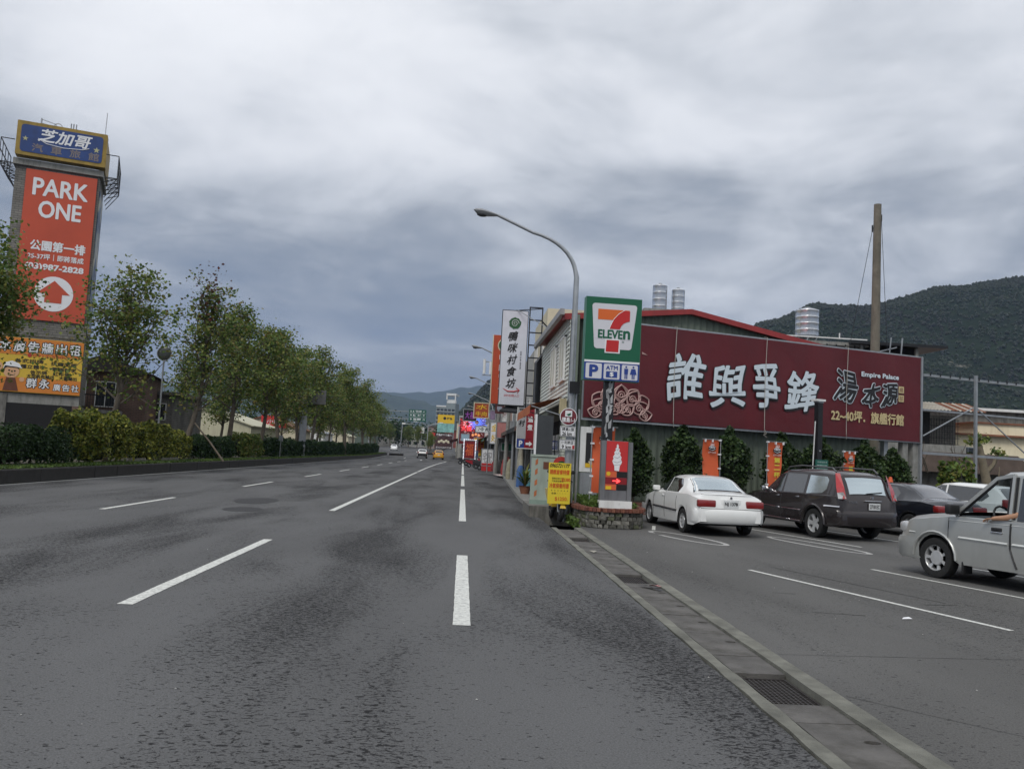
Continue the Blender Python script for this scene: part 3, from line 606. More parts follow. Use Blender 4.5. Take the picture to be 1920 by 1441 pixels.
mb.build('lettering', M_txtw, bn)
mb = MB(); sheet(mb, [(-1.55, 9.42), (-.78, 8.72), (-1.15, 8.72), (-1.15, 8.25), (-1.95, 8.25), (-1.95, 8.72), (-2.32, 8.72)], -.078); mb.build('arrow_mark', MATS['sun_faded_orange_print'], bn)
def mural(name):
    m = bpy.data.materials.new(name); m.use_nodes = True; n_ = m.node_tree.nodes; l_ = m.node_tree.links; t = n_.new('ShaderNodeTexCoord'); z = n_.new('ShaderNodeTexNoise'); z.inputs['Scale'].default_value = .8; z.inputs['Detail'].default_value = 8; z.inputs['Distortion'].default_value = .8
    l_.new(t.outputs['Object'], z.inputs[0]); r = n_.new('ShaderNodeValToRGB'); l_.new(z.outputs[0], r.inputs[0]); r.color_ramp.elements[0].position = .38; r.color_ramp.elements[0].color = (.03, .045, .11, 1); r.color_ramp.elements[1].position = .62; r.color_ramp.elements[1].color = (.5, .47, .36, 1)
    q = r.color_ramp.elements.new(.5); q.color = (.10, .15, .22, 1); l_.new(r.outputs[0], n_['Principled BSDF'].inputs['Base Color']); return m
MB().box(.125, .17, .25, 3.2, 6.8, 14.6).build('side_banner', mural('mountain_print'), TW)
# blue roof sign with gold frame
sg = MB().prism(rrect(-3.9, .33, 15.75, 17.55, .05), -.35, .3).build('roof_sign_frame', mat('worn_gold', (.30, .20, .035), .55, var=.25, scale=3, dirt=.3, dcol=(.1, .08, .03)), TW)
MB().box(.0, .30, .3, 3.5, 15.75, 17.5).build('roof_sign_return', MATS['worn_gold'], TW)
MB().prism(rrect(-3.70, .13, 15.93, 17.37, .16), -.37, -.352).build('sign_face', mat('faded_blue', (.02, .055, .20), .45, var=.2, scale=1.5, dirt=.2), sg)
mb = MB(); fat(mb, '芝加哥', -1.65, 16.93, 2.5, .68, -.385, .02, 6, shear=.25)
def star(mb, cx_, cz_, r, y, mi=0): sheet(mb, [((cx_ + (r if i % 2 == 0 else r * .42) * math.sin(PI * i / 5)), (cz_ + (r if i % 2 == 0 else r * .42) * math.cos(PI * i / 5))) for i in range(10)], y, mi)
mb.tube([(-2.9, -.38, 16.72), (-2.5, -.38, 16.5), (-1.7, -.38, 16.42), (-.8, -.38, 16.5), (-.5, -.38, 16.62)], .022, 5)
mb.build('lettering', M_txtw, sg)
mb = MB(); star(mb, -3.48, 16.62, .14, -.38); star(mb, -.15, 16.6, .17, -.38); mb.build('star', mat('pale_gold', (.45, .45, .25), .5), sg)
mb = MB(); 
for i, ch in enumerate('汽車旅館'): fat(mb, ch, -2.9 + .88 * i, 16.22, .5, .42, -.38, .01, 4)
mb.build('lettering', mat('tarnished_letter', (.20, .17, .17), .6), sg)
# catwalk cages both sides, antennas
for s_, x0 in ((-1, -3.95), (1, .33)):
    mb = MB()
    xo = x0 + s_ * .62
    for y_ in (-.3, .5, 1.4, 2.3, 3.2): mb.bar((x0, y_, 15.0), (xo, y_, 15.25), .04); mb.bar((xo, y_, 15.25), (xo, y_, 16.5), .035); mb.bar((x0, y_, 14.35), (xo, y_, 15.25), .035)
    for z_ in (15.25, 15.9, 16.5): mb.bar((xo, -.3, z_), (xo, 3.2, z_), .04)
    for z_ in (15.25, 16.5): mb.bar((x0, -.3, z_), (xo, -.3, z_), .04)
    for k in range(12): mb.bar((x0 + s_ * .05, -.3 + .3 * k, 15.27), (xo, -.3 + .3 * k, 15.27), .03)
    mb.build('catwalk', M_dark, TW)
mb = MB(); mb.tube([(.1, 1, 17.5), (.12, 1, 19.2)], .02, 5); mb.tube([(-2.9, .2, 17.5), (-2.9, .2, 18.0)], .04, 5); mb.bar((-2.9, .2, 17.95), (-2.2, .2, 17.8), .03); mb.bar((-2.9, .2, 17.75), (-2.2, .2, 17.65), .03); mb.bar((-2.2, .2, 17.5), (-2.2, .2, 17.8), .03)
mb.tube([(-2.1 + .2 * math.cos(t * .52), .2, 17.65 + .22 * math.sin(t * .52)) for t in range(7)], .02, 4)
for x in (-1.5, -1.38, -1.25): mb.tube([(x, .2, 17.5), (x, .2, 18.0 - .1 * abs(x + 1.4))], .03, 4)
mb.build('antenna', M_steel, TW)
# yellow hoarding and stained wall below
HO = thing('advertising_hoarding', 'yellow hoarding with a cartoon boy, below the orange banner', 'billboard', (-20.37, 46, 0), R(20))
M_hy = mat('hoarding_yellow', (.62, .42, .045), .6, var=.12, scale=.8); M_ho = mat('hoarding_orange', (.60, .20, .03), .6, var=.1, scale=.8)
MB().box(-5.6, .1, -.14, -.04, 3.5, 6.3, 0).box(-5.6, .1, -.15, -.142, 5.42, 6.28, 1).box(-5.6, .1, -.15, -.142, 3.52, 4.25, 1).build('panel', [M_hy, M_ho], HO)
mb = MB(); md = MB()
for i, ch in enumerate('本廣告牆出租'):
    fat(md, ch, -3.48 + .64 * i, 5.85, .50, .54, -.153, .055, 8); fat(mb, ch, -3.48 + .64 * i, 5.85, .50, .54, -.165, .012, 4)
for i, ch in enumerate('群永'): fat(md, ch, -2.15 + .58 * i, 4.0, .46, .48, -.153, .05, 8); fat(mb, ch, -2.15 + .58 * i, 4.0, .46, .48, -.165, .012, 4)
for i, ch in enumerate('廣告社'): fat(md, ch, -.98 + .42 * i, 3.86, .33, .34, -.153, .035, 8); fat(mb, ch, -.98 + .42 * i, 3.86, .33, .34, -.165, .008, 4)
for s_, cx_, z_, w_ in (('各式招牌', -2.35, 5.12, 1.3), ('抗鏽面板', -.75, 5.08, 1.2), ('各種立體字', -2.3, 4.84, 1.4), ('電腦割字', -.72, 4.80, 1.1), ('告示牌　紅布條', -1.35, 4.56, 1.8), ('大型帆布輸出　大圖輸出', -1.25, 4.36, 2.3)): fat(md, s_, cx_, z_, w_, .2, -.153, .006, 3)
md.build('lettering', M_txtk, HO); mb.build('lettering', M_txtw, HO)
mb = MB(); tput(mb, '0912-500-371', -1.2, 5.42, 2.0, .14, -.155); sheet(mb, circ(-2.35, 5.42, .1), -.155); mb.build('lettering', M_red, HO)
M_skin = mat('printed_skin', (.62, .36, .2), .6, var=.03)
mb = MB()
sheet(mb, circ(-3.1, 4.55, .36, 20), -.156, 0); sheet(mb, [(-3.48, 4.65), (-3.4, 4.98), (-3.1, 5.08), (-2.78, 4.96), (-2.62, 4.7), (-2.85, 4.78), (-3.3, 4.8)], -.160, 1)
sheet(mb, [(-3.42, 3.55), (-3.3, 4.22), (-2.9, 4.22), (-2.72, 3.55)], -.157, 2); sheet(mb, circ(-2.6, 4.15, .12), -.158, 0)
sheet(mb, circ(-3.2, 4.58, .045, 8), -.164, 3); sheet(mb, circ(-2.95, 4.56, .045, 8), -.164, 3); sheet(mb, [(-3.2, 4.4), (-3.05, 4.33), (-2.93, 4.38), (-3.05, 4.37)], -.164, 3)
sheet(mb, [(-3.47, 4.62), (-3.4, 4.82), (-2.8, 4.76), (-2.72, 4.62), (-2.85, 4.72), (-3.3, 4.74)], -.163, 3)
sheet(mb, circ(-3.75, 4.75, .25, 14), -.158, 0)
mb.build('printed_figure', [M_skin, M_txtw, mat('printed_brown', (.12, .04, .02), .6), M_txtk], HO)
AN = thing('ground_floor_annex', 'stained grey building with a dark garage opening under the yellow hoarding', 'building', (-20.37, 46, 0), R(20))
MB().box(-10, -3.2, -.05, 3.9, 0, 3.44).build('wall', M_dconc, AN)
MB().box(-3.2, .1, .0, .028, 2.95, 3.44).build('lintel', M_conc, AN)
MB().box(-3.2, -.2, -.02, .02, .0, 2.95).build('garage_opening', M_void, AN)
MB().box(-.2, .12, -.1, .028, 0, 2.95).build('pillar', M_btile, AN)
for x in (-5.4, -4.75, -4.1): MB().box(x, x + .42, -.075, -.052, .4, 3.3).build('whitewashed_panel', mat('whitewash', (.45, .45, .43), .8, var=.15, dirt=.7, dcol=(.08, .075, .07)), AN)
# brown tiled house right of the tower
def window(par, x, z, w, h, y=-.02, fm=None, gm=None, nm='window', bars=1):
    f = MB(); t = .05
    f.box(x - w / 2 - t, x + w / 2 + t, y - .03, y + .03, z - t, z).box(x - w / 2 - t, x + w / 2 + t, y - .03, y + .03, z + h, z + h + t).box(x - w / 2 - t, x - w / 2, y - .03, y + .03, z, z + h).box(x + w / 2, x + w / 2 + t, y - .03, y + .03, z, z + h)
    for i in range(bars): xx = x - w / 2 + w * (i + 1) / (bars + 1); f.box(xx - .02, xx + .02, y - .025, y + .025, z, z + h)
    o = f.build(nm, fm or M_white, par); MB().box(x - w / 2, x + w / 2, y - .008, y + .004, z, z + h).build('pane', gm or M_pane, o); return o
M_pane = mat('dark_window_glass', (.025, .03, .035), .08, var=.1, spec=.8)
HB = thing('brown_tiled_house', 'brown tiled house with a railed balcony beside the tower', 'house', (-24.2, 50.5, 0), R(12))
MB().box(0.6, 5.4, 0, 7, 0, 5.2).build('wall', M_btile, HB)
MB().box(0.6, 4.2, -1.1, -.02, 2.75, 2.95).build('balcony_slab', M_conc, HB)
mb = MB(); 
for i in range(26): mb.box(.65 + .14 * i, .67 + .14 * i, -1.05, -1.02, 2.95, 3.75)
mb.box(.6, 4.2, -1.07, -1.0, 3.75, 3.82).build('balcony_railing', M_dark, HB, kind='stuff')
for x in (1.6, 3.2): window(HB, x, 3.2, 1.0, 1.4, bars=1)
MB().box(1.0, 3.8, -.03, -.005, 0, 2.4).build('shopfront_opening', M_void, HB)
MB().prism([(.3, 5.2), (3.0, 6.2), (5.8, 5.2)], -.4, 7.4).build('roof', mat('dark_roof_tile', (.07, .06, .055), .8, var=.2, bump=.3), HB)
HG = thing('grey_block_house', 'grey block house with red lower band and wide windows behind the first tree', 'house', (-25.3, 56, 0), R(4))
MB().box(0, 6.4, 0, 8, 0, 4.3).build('wall', M_gtile, HG)
MB().box(2.6, 6.2, -.06, -.005, 1.2, 2.4).build('red_band', mat('faded_red_panel', (.2, .04, .035), .7, dirt=.4), HG)
MB().box(-.2, 6.7, -.3, 8.2, 4.3, 4.5).build('roof', M_dconc, HG)
window(HG, 3.8, 2.7, 2.2, 1.0, bars=1); window(HG, 1.2, 2.7, 1.2, 1.0, bars=1); window(HG, 5.6, 2.7, .7, 1.0, bars=0)
MB().box(4.0, 5.2, -.25, -.06, 1.1, 2.0).build('notice_board', mat('grey_board', (.3, .31, .36), .6), HG)
def shed(label, x, y, w, d, h, hr, m, mr_, rz=0, nm='shed'):
    t = thing(nm, label, 'shed', (x, y, 0), rz)
    mb = MB(); mb.prism([(0, 0), (w, 0), (w, h), (w / 2, hr), (0, h)], 0, d); 
    for i in range(int(w / .5)): mb.box(.25 + .5 * i, .29 + .5 * i, -.03, 0, 0, h)
    mb.build('wall', m, t)
    r = MB(); k = .12
    r.prism([(-.3, h - .1), (w / 2, hr), (w / 2, hr + k), (-.3, h - .1 + k)], -.3, d + .3); r.prism([(w + .3, h - .1), (w / 2, hr), (w / 2, hr + k), (w + .3, h - .1 + k)], -.3, d + .3); r.build('roof', mr_, t); return t
M_shed = mat('pale_yellow_sheet', (.50, .48, .34), .6, var=.06, scale=1, dirt=.3, dcol=(.3, .27, .2)); M_rust = mat('rust_sheet', (.22, .09, .05), .8, var=.3, scale=2)
s1 = shed('pale yellow metal shed with a low gable, behind the leaning tree', -34.5, 98, 10.5, 14, 3.3, 4.9, M_shed, M_shed)
MB().box(.5, 5, -1.3, -.05, 1.75, 1.85).build('lean_to_roof', M_rust, s1)
s2 = shed('red roofed shop shed carrying red signs behind the median trees', -32, 120, 9, 10, 3.4, 5.2, M_cream, M_rust)
q = MB().box(4, 7.5, -.5, -.35, 3.6, 5.2).build('signboard', M_sred, s2); mb = MB(); tput(mb, '小吃', 5.7, 4.4, 1.8, .8, -.51); mb.build('lettering', M_txtw, q)
shed('white metal shed with grey roof in the gap of the tree row', -34, 142, 11, 10, 3.4, 5.0, M_white, M_steel)
shed('low cream shed near the far end of the tree row', -31, 165, 9, 10, 3.4, 5.0, M_cream, M_shed)
shed('dark sheet workshop behind the far trees', -34, 190, 14, 12, 5.5, 6.5, mat('dull_green_sheet', (.10, .13, .11), .7, dirt=.3), M_rust)
# pillar and small things in the median
t = thing('advertising_pillar', 'tall grey steel pillar rising through the tree crowns of the median', 'pillar', (-14.9, 80, .4))
MB().tube([(0, 0, 0), (0, 0, 6.3)], .34, 10).build('shaft', M_steel, t, 40); MB().box(-1.9, 1.9, -.25, .25, 4.9, 6.2).build('panel', mat('weathered_panel', (.12, .12, .12), .7), t)
mb = MB(); 
t = thing('parking_meter', 'grey parking meter post in the median shrubs', 'meter', (-14.4, 68.5, .42)); MB().tube([(0, 0, 0), (0, 0, 1.3)], .04, 6).build('post', M_steel, t); MB().box(-.14, .14, -.1, .1, 1.3, 1.75).build('head', M_steel, t)
t = thing('green_bin', 'dark green bin standing behind the yellow shrub', 'bin', (-17.2, 51.5, 0)); MB().prism([(-.35, 0), (.35, 0), (.45, 1.9), (-.45, 1.9)], -.35, .35).build('body', mat('bin_green', (.01, .035, .025), .6), t); MB().box(-.5, .5, -.4, .4, 1.9, 2.0).build('lid', M_dark, t)
# round convex mirror behind first tree
t = thing('traffic_mirror', 'round convex mirror on a post behind the first median tree', 'mirror', (-17.2, 49.2, .4)); MB().tube([(0, 0, 0), (0, 0, 6.3)], .05, 6).build('post', M_steel, t)
MB().lathe([(.02, -.02), (.26, -.03), (.38, .02), (.40, .06)], 20, (0, -.06, 5.9), 'y').build('mirror_face', mat('mirror_glass', (.06, .065, .06), .2, .3, var=0), t, 40); MB().tube([(.41 * math.cos(q * .4), -.03, 5.9 + .41 * math.sin(q * .4)) for q in range(17)], .022, 5).build('rim', M_steel, t)
# ---------------------------------------------------------------- convenience store building and billboard
AB = math.atan2(.314, .949); D = Vector((math.cos(AB), math.sin(AB), 0)); NB = Vector((-D.y, D.x, 0))
def onw(t, off=0., z=0.): p = Vector((3.9, 28.0, z)) + D * t + NB * off; return p
ST = thing('store_building', 'green corrugated store building with red roof trim behind the long maroon billboard', 'building', (3.9, 28, 0), AB)
M_corr = mat('green_corrugated_sheet', (.135, .165, .13), .6, .1, var=.12, scale=1.2, dirt=.55, dcol=(.07, .08, .065))
M_redroof = mat('red_roof_trim', (.30, .03, .03), .5, var=.12, scale=3, dirt=.3, dcol=(.12, .03, .03))
def ztop(t): return 6.45 + (t + .5) * .137 if t < 4.2 else 7.09 - (t - 4.2) * .122
mb = MB(); OF = .45; n = 96; t0, t1 = -.45, 12.4      # trapezoid-ribbed sheet, real folds
vs = []; 
for i in range(n * 2 + 1):
    t = t0 + (t1 - t0) * i / (n * 2); o = OF + (.0 if (i // 1) % 4 < 2 else .035); vs += [(t, o, 0), (t, o, ztop(t) - .05)]
mb.add(vs, [(2 * i, 2 * i + 2, 2 * i + 3, 2 * i + 1) for i in range(n * 2)])
mb.box(12.37, 12.42, OF, 12, 0, 5.5).build('wall', M_corr, ST)
for i in range(3):
    pass
mb = MB()
mb.prism([(-.75, ztop(-.75) - .22), (4.2, ztop(4.2) - .18), (4.2, ztop(4.2)), (-.75, ztop(-.75) - .02)], .22, .42); mb.prism([(4.2, ztop(4.2) - .18), (12.6, ztop(12.6) - .22), (12.6, ztop(12.6)), (4.2, ztop(4.2))], .22, .42)
mb.build('fascia', M_redroof, ST)
# roof sheets, in local frame; left eave follows the street
inv = Matrix.Rotation(-AB, 4, 'Z') @ Matrix.Translation((-3.9, -28, 0))
def loc(x, y, z): return tuple(inv @ Vector((x, y, z)))
e0 = (-.75, .42, ztop(-.75) - .03); p0 = (4.2, .42, ztop(4.2) - .01); r0 = (12.6, .42, ztop(12.6) - .01); e1 = loc(3.02, 38.4, 6.62); p1 = (6.0, 13.5, 7.1); r1 = (13.0, 13.5, 6.0)
mb = MB(); mb.add([e0, p0, p1, e1], [(0, 1, 2, 3)]); mb.add([p0, r0, r1, p1], [(0, 1, 2, 3)]); mb.build('roof', M_redroof, ST)
mb = MB(); a = Vector(loc(3.02, 27.75, 6.42)); b_ = Vector(e1) + Vector((0, 0, -.05)); mb.bar(a, b_, .14, .2); mb.build('gutter_pipe', mat('grey_gutter', (.3, .3, .3), .5, dirt=.3), ST)
# street side wall: real clapboards
SW = thing('side_facade', 'white clapboard street wall with two shuttered windows above a pale tiled shopfront', 'wall', (3.35, 28.05, 0), R(90))
MB().box(0, 10.2, -.30, -.02, 0, 6.4).build('wall', M_corr, SW)
q = MB(); q.add([(0, 0, 0), (10.2, 0, 0), (10.2, .03, 0), (0, .03, 0), (0, .0, .15), (10.2, 0, .15)], [(0, 1, 2, 3), (3, 2, 5, 4), (0, 3, 4), (1, 5, 2)]); sm = q.mesh('board', mat('clapboard_white', (.62, .65, .60), .6, var=.05, dirt=.3, dcol=(.3, .31, .27)))
for i in range(20): link('board', sm, SW, loc=(0, 0, 3.5 + .145 * i))
for x in (1.6, 4.6):
    MB().box(x - .75, x + .75, .035, .085, 4.35, 5.75).build('shutter', mat('shutter_cream', (.55, .55, .46), .6, dirt=.2), SW); 
    f = MB().box(x - .8, x + .8, .03, .10, 4.25, 4.35).box(x - .8, x - .72, .03, .1, 4.35, 5.8).box(x + .72, x + .8, .03, .1, 4.35, 5.8).box(x - .8, x + .8, .03, .1, 5.75, 5.83).box(x - .03, x + .03, .03, .1, 4.35, 5.75); f.build('window_frame', M_white, SW)
MB().box(-.02, .55, -.28, .12, 0, 3.3).build('tiled_pillar', tiled('pale_tile', (.42, .44, .38), (.15, .16, .14), .2, .1), SW)
MB().box(9.6, 10.2, -.28, .12, 0, 3.3).build('tiled_pillar', MATS['pale_tile'], SW)
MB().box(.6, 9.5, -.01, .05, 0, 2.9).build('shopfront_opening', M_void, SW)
for i in range(5): MB().box(.9 + 1.7 * i, 2.3 + 1.7 * i, .06, .085, .1, 2.4).build('glass_door', M_pane, SW)
# orange awning along the street wall
AW = thing('orange_awning', 'faded orange fabric awning sloping out over the pavement', 'awning', (3.3, 28.2, 0), R(90))
mb = MB(); n = 22
M_awn = mat('awning_orange', (.42, .11, .03), .8, var=.25, scale=2, dirt=.5, dcol=(.16, .05, .02))
vs = []
for i in range(n + 1): x = 6.5 * i / n; s_ = .03 * (i % 2); vs += [(x, 0.03, 3.66), (x, 1.15, 3.32 - s_), (x, 1.17, 3.02 - s_)]
mb.add(vs, [(3 * i + j, 3 * i + 3 + j, 3 * i + 4 + j, 3 * i + 1 + j) for i in range(n) for j in (0, 1)]); mb.build('fabric', M_awn, AW)
mb = MB(); [mb.bar((x, .05, 3.0), (x, 1.12, 3.28), .03) for x in (.02, 3.2, 6.48)]; mb.build('bracket', M_steel, AW)

BB = thing('maroon_billboard', 'long maroon banner billboard with four huge white brush characters and a lotus', 'billboard', (3.9, 28, 0), AB)
M_mar = mat('maroon_banner', (.098, .005, .010), .5, var=.2, scale=.5, bump=.9, bscale=2.2, dirt=.35, dcol=(.07, .012, .014))
mb = MB(); nx, nz = 60, 10; vs = []
for i in range(nx + 1):
    for j in range(nz + 1):
        t = -.02 + 14.74 * i / nx; z = 2.99 + 3.28 * j / nz + (-.05 * (i / nx) if j == 0 else 0); vs.append((t, .02 * noise.noise(Vector((t * .8, z * .7, 3))) + .006 * math.sin(t * 2 + z * 3), z))
k = nz + 1; mb.add(vs, [(i * k + j, (i + 1) * k + j, (i + 1) * k + j + 1, i * k + j + 1) for i in range(nx) for j in range(nz)])
sheet_o = mb.build('banner', M_mar, BB, 60)
mb = MB()
mb.box(-.06, 14.76, .03, .08, 6.27, 6.33).box(-.06, 14.76, .03, .08, 2.90, 2.96).box(-.06, -.0, .03, .08, 2.96, 6.27).box(14.73, 14.80, -.03, .08, 2.88, 6.33)
for i in range(1, 8): mb.box(14.7 * i / 8 - .02, 14.7 * i / 8 + .02, .05, .1, 2.96, 6.27)
mb.build('frame', M_steel, BB)
dk = MB(); wt = MB()
for ch, cx_, cz_, w_, h_ in (('誰', 3.90, 4.60, 1.5, 1.62), ('與', 5.62, 4.47, 1.55, 1.55), ('爭', 7.28, 4.55, 1.2, 1.66), ('鋒', 8.88, 4.55, 1.45, 1.50)):
    fat(dk, ch, cx_ + .015, cz_ - .03, w_ * .97, h_ * .97, -.036, .075, 10, warp=.045, shear=.07); fat(wt, ch, cx_, cz_, w_ * .97, h_ * .97, -.044, .030, 8, warp=.045, shear=.07)
for ch, cx_, cz_, w_, h_ in (('湯', 10.93, 4.85, 1.0, 1.15), ('本', 12.18, 4.62, .85, .85), ('源', 13.1, 4.68, .8, .85)):
    fat(wt, ch, cx_, cz_, w_, h_, -.040, .056, 8, warp=.07, shear=.12); fat(dk, ch, cx_, cz_, w_, h_, -.056, .024, 6, warp=.07, shear=.12)
fat(wt, 'Empire Palace', 12.62, 5.36, 1.85, .22, -.04, .012, 5)
wt.build('lettering', mat('print_bluish_white', (.60, .68, .74), .5, var=.05), BB); dk.build('lettering_shadow', M_txtk, BB)
mb = MB(); fat(mb, '22~40坪．旗艦行館', 12.05, 3.74, 3.55, .42, -.04, .015, 5)
for z in (4.92, 4.58): sheet(mb, rrect(13.55, 13.82, z - .13, z + .13, .02), -.04)
mb.build('lettering', mat('print_pale_gold', (.55, .45, .24), .5), BB)
mb = MB(); 
for z, s_ in ((4.92, '總'), (4.58, '部')): tput(mb, s_, 13.685, z, .18, .18, -.046)
mb.build('lettering', M_mar, BB)
mb = MB()   # lotus scroll outlines
def petal(cx_, cz_, a, ln, wd, n=14, curl=True):
    pts = []
    for i in range(n + 1): u = i / n; pts.append((math.sin(u * PI) ** .8 * wd * (1 - .25 * u), u * ln))
    L_ = [(-p, q) for p, q in pts][::-1]; al = pts[:-1] + L_
    o = [(cx_ + p * math.cos(a) + q * math.sin(a), -.045, cz_ - p * math.sin(a) + q * math.cos(a)) for p, q in al]; mb.tube(o, .027, 4)
    if curl:
        sp_ = [(wd * .62 * (1 - i / 16) * math.cos(i * .75), ln * .42 + wd * .62 * (1 - i / 16) * math.sin(i * .75)) for i in range(15)]
        mb.tube([(cx_ + p * math.cos(a) + q * math.sin(a), -.045, cz_ - p * math.sin(a) + q * math.cos(a)) for p, q in sp_], .024, 4)
for a, r_ in ((0, .62), (-.6, .6), (.6, .6), (-1.15, .55), (1.15, .55)): petal(1.35 + .52 * math.sin(a), 3.12 + .42 * math.cos(a), a, .62, .25)
for a in (-.9, -.3, .3, .9): petal(1.35 + .12 * math.sin(a), 3.1 + .1 * math.cos(a), a, .55, .2)
for a in (-1.35, 1.35): petal(1.35 + .75 * math.sin(a), 3.12, a, .5, .2)
for a in (-.85, -.45, .0, .45, .85): petal(1.35 + .95 * math.sin(a), 3.1 + .62 * math.cos(a), a * 1.2, .42, .3, curl=False)
mb.add([(2.1, -.03, 5.35), (2.32, -.03, 5.25), (2.1, -.03, 5.27)], [(0, 1, 2)])
mb.build('lotus_print', mat('dusty_pink_print', (.42, .27, .25), .5, var=.1), BB)
mb = MB()
for t in (3.43, 7.25, 11.0): mb.tube([(t, .1, 6.36), (t, -.07, 6.34), (t - .05, -.07, 4.6), (t - .02, -.07, 3.05), (t + .05, .0, 2.85)], .012, 4)
mb.tube([(7.25, -.05, 3.0), (7.33, -.06, 2.86), (7.2, -.06, 2.8), (7.36, -.05, 2.72)], .015, 4)
mb.build('rope', mat('rope_grey', (.4, .38, .34), .8), BB)
mb = MB()
for t in (14.1, 14.62): mb.box(t - .13, t + .13, .12, .36, 0, 3.0)
mb.build('column', M_conc, BB); MB().box(13.2, 13.4, .3, .5, 0, 3.0).box(14.75, 14.85, .0, .12, 0, 6.3).build('steel_post', M_steel, BB)
FR = thing('empty_billboard_frame', 'empty grey steel billboard frame right of the maroon banner', 'frame', tuple(onw(14.9)), AB)
mb = MB(); mb.box(0, 6.8, 0, .07, 5.57, 5.66).build('rail', M_steel, FR); MB().box(0, 6.8, 0, .07, 2.48, 2.58).build('rail', M_steel, FR); MB().box(0, 6.8, .02, .06, 4.2, 4.27).build('rail', M_steel, FR)
for t in (2.75, 6.6): MB().box(t - .06, t + .06, -.09, .0, 0, 5.8).build('post', M_steel, FR)
MB().bar((0, .02, 3.2), (2.7, .0, 4.5), .04).bar((2.85, .02, 4.5), (6.0, 0, 2.55), .04).build('brace', M_steel, FR)
mb = MB(); 
for i in range(12): mb.box(.3 + .53 * i, .34 + .53 * i, -.03, -.0, 5.60, 5.72)
mb.build('clip', M_dark, FR, kind='stuff')

# chimney-like pole with two stays
PO = thing('concrete_pole', 'tall bare concrete pole with two stay wires rising behind the billboard', 'pole', (17.65, 36, 0), 0)
MB().tube([(0, 0, 0), (.02, 0, 13.45)], [.235, .16], 14).build('pole', mat('brown_concrete', (.16, .145, .115), .85, var=.2, dirt=.4, bump=.3), PO, 40)
MB().tube([(.14, 0, 12.9), (.2, 0, 12.8), (.85, .5, 6.5)], .012, 4).tube([(-.14, 0, 12.4), (-.2, 0, 12.3), (-1.1, .5, 6)], .012, 4).build('stay_wire', M_dark, PO)
MB().tube([(.2, 0, 12.7), (.2, 0, 13.0)], .035, 5).tube([(-.2, 0, 12.2), (-.2, 0, 12.5)], .035, 5).build('insulator', M_dark, PO)
# water tanks
M_tank = mat('polished_steel', (.70, .71, .73), .25, .9, var=.05)
def tank(label, x, y, z, r, h, legs=.0):
    t = thing('water_tank', label, 'water tank', (x, y, z), group='steel water tanks on the roofs'); pr = [(.0, h + legs + .12), (r * .5, h + legs + .1), (r, h + legs)]
    n = 4
    for i in range(n): z1 = h * (1 - i / n) + legs; z0 = h * (1 - (i + 1) / n) + legs; pr += [(r, z1 - .01), (r * 1.015, z1 - .03), (r * 1.015, z1 - .05), (r, z1 - .07), (r, z0)]
    pr += [(0.01, legs)]; MB().lathe(pr[::-1], 24).build('tank_body', M_tank, t, 30); MB().lathe([(.0, h + legs + .1), (r * .25, h + legs + .1), (r * .25, h + legs + .18), (0.001, h + legs + .19)], 12).build('lid', M_steel, t)
    if legs:
        mb = MB()
        for i in range(6): a = i * PI / 3; mb.bar((r * .8 * math.cos(a), r * .8 * math.sin(a), 0), (r * .9 * math.cos(a + .4), r * .9 * math.sin(a + .4), legs), .05)
        mb.lathe([(r * .9, legs - .08), (r * .95, legs - .08), (r * .95, legs), (r * .9, legs)], 18, cap=False).build('stand', M_steel, t)
    return t
def block(nm, label, x, y, w, d, h, m, cat='building', rz=0., roofm=None, ov=.0):
    t = thing(nm, label, cat, (x, y, 0), rz); MB().box(0, w, 0, d, 0, h).build('wall', m, t)
    if roofm: MB().box(-ov, w + ov, -ov, d + ov, h, h + .18).build('roof', roofm, t)
    return t
block('rear_block', 'plain block behind the store roof ridge, carrying two steel tanks', 12.2, 59, 3.2, 8, 12.4, M_conc)
tank('left of two small steel tanks above the red roof ridge', 13.6, 60.5, 12.4, .52, 1.95); tank('right of two small steel tanks above the red roof ridge', 15.0, 60.7, 12.4, .47, 1.75)
B2 = block('grey_house', 'grey two storey house with a flat roof and a lone tank behind the store', 15.6, 44, 5.2, 9, 8.25, M_dconc, roofm=M_conc, ov=.3)
mb = MB(); 
for i in range(11): mb.box(.2 + .5 * i, .26 + .5 * i, -.34, -.30, 8.02, 8.3)
mb.build('roof_bracket', M_dark, B2, kind='stuff'); MB().bar((-.3, -.3, 8.62), (5.4, -.3, 8.62), .06).bar((3.9, -.3, 8.62), (3.9, -.3, 8.9), .05).build('pipe', M_white, B2)
tank('largest steel tank, on a stand, standing alone right of the store roof', 18.35, 45.2, 8.43, .62, 1.40, .45)
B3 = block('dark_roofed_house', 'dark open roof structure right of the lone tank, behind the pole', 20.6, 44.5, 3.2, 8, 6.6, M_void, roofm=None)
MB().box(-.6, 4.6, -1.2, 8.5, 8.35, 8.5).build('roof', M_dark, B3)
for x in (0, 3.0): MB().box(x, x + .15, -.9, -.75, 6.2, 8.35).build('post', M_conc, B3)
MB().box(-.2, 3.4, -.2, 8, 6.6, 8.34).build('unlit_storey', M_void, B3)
mb = MB(); mb.bar((-.5, -1.6, 7.6), (1.6, -1.6, 8.2), .05); mb.bar((1.2, -1.6, 7.7), (1.3, -1.6, 8.7), .05); mb.bar((1.7, -1.6, 6.2), (1.9, -1.6, 8.7), .06); mb.build('antenna', M_steel, B3)
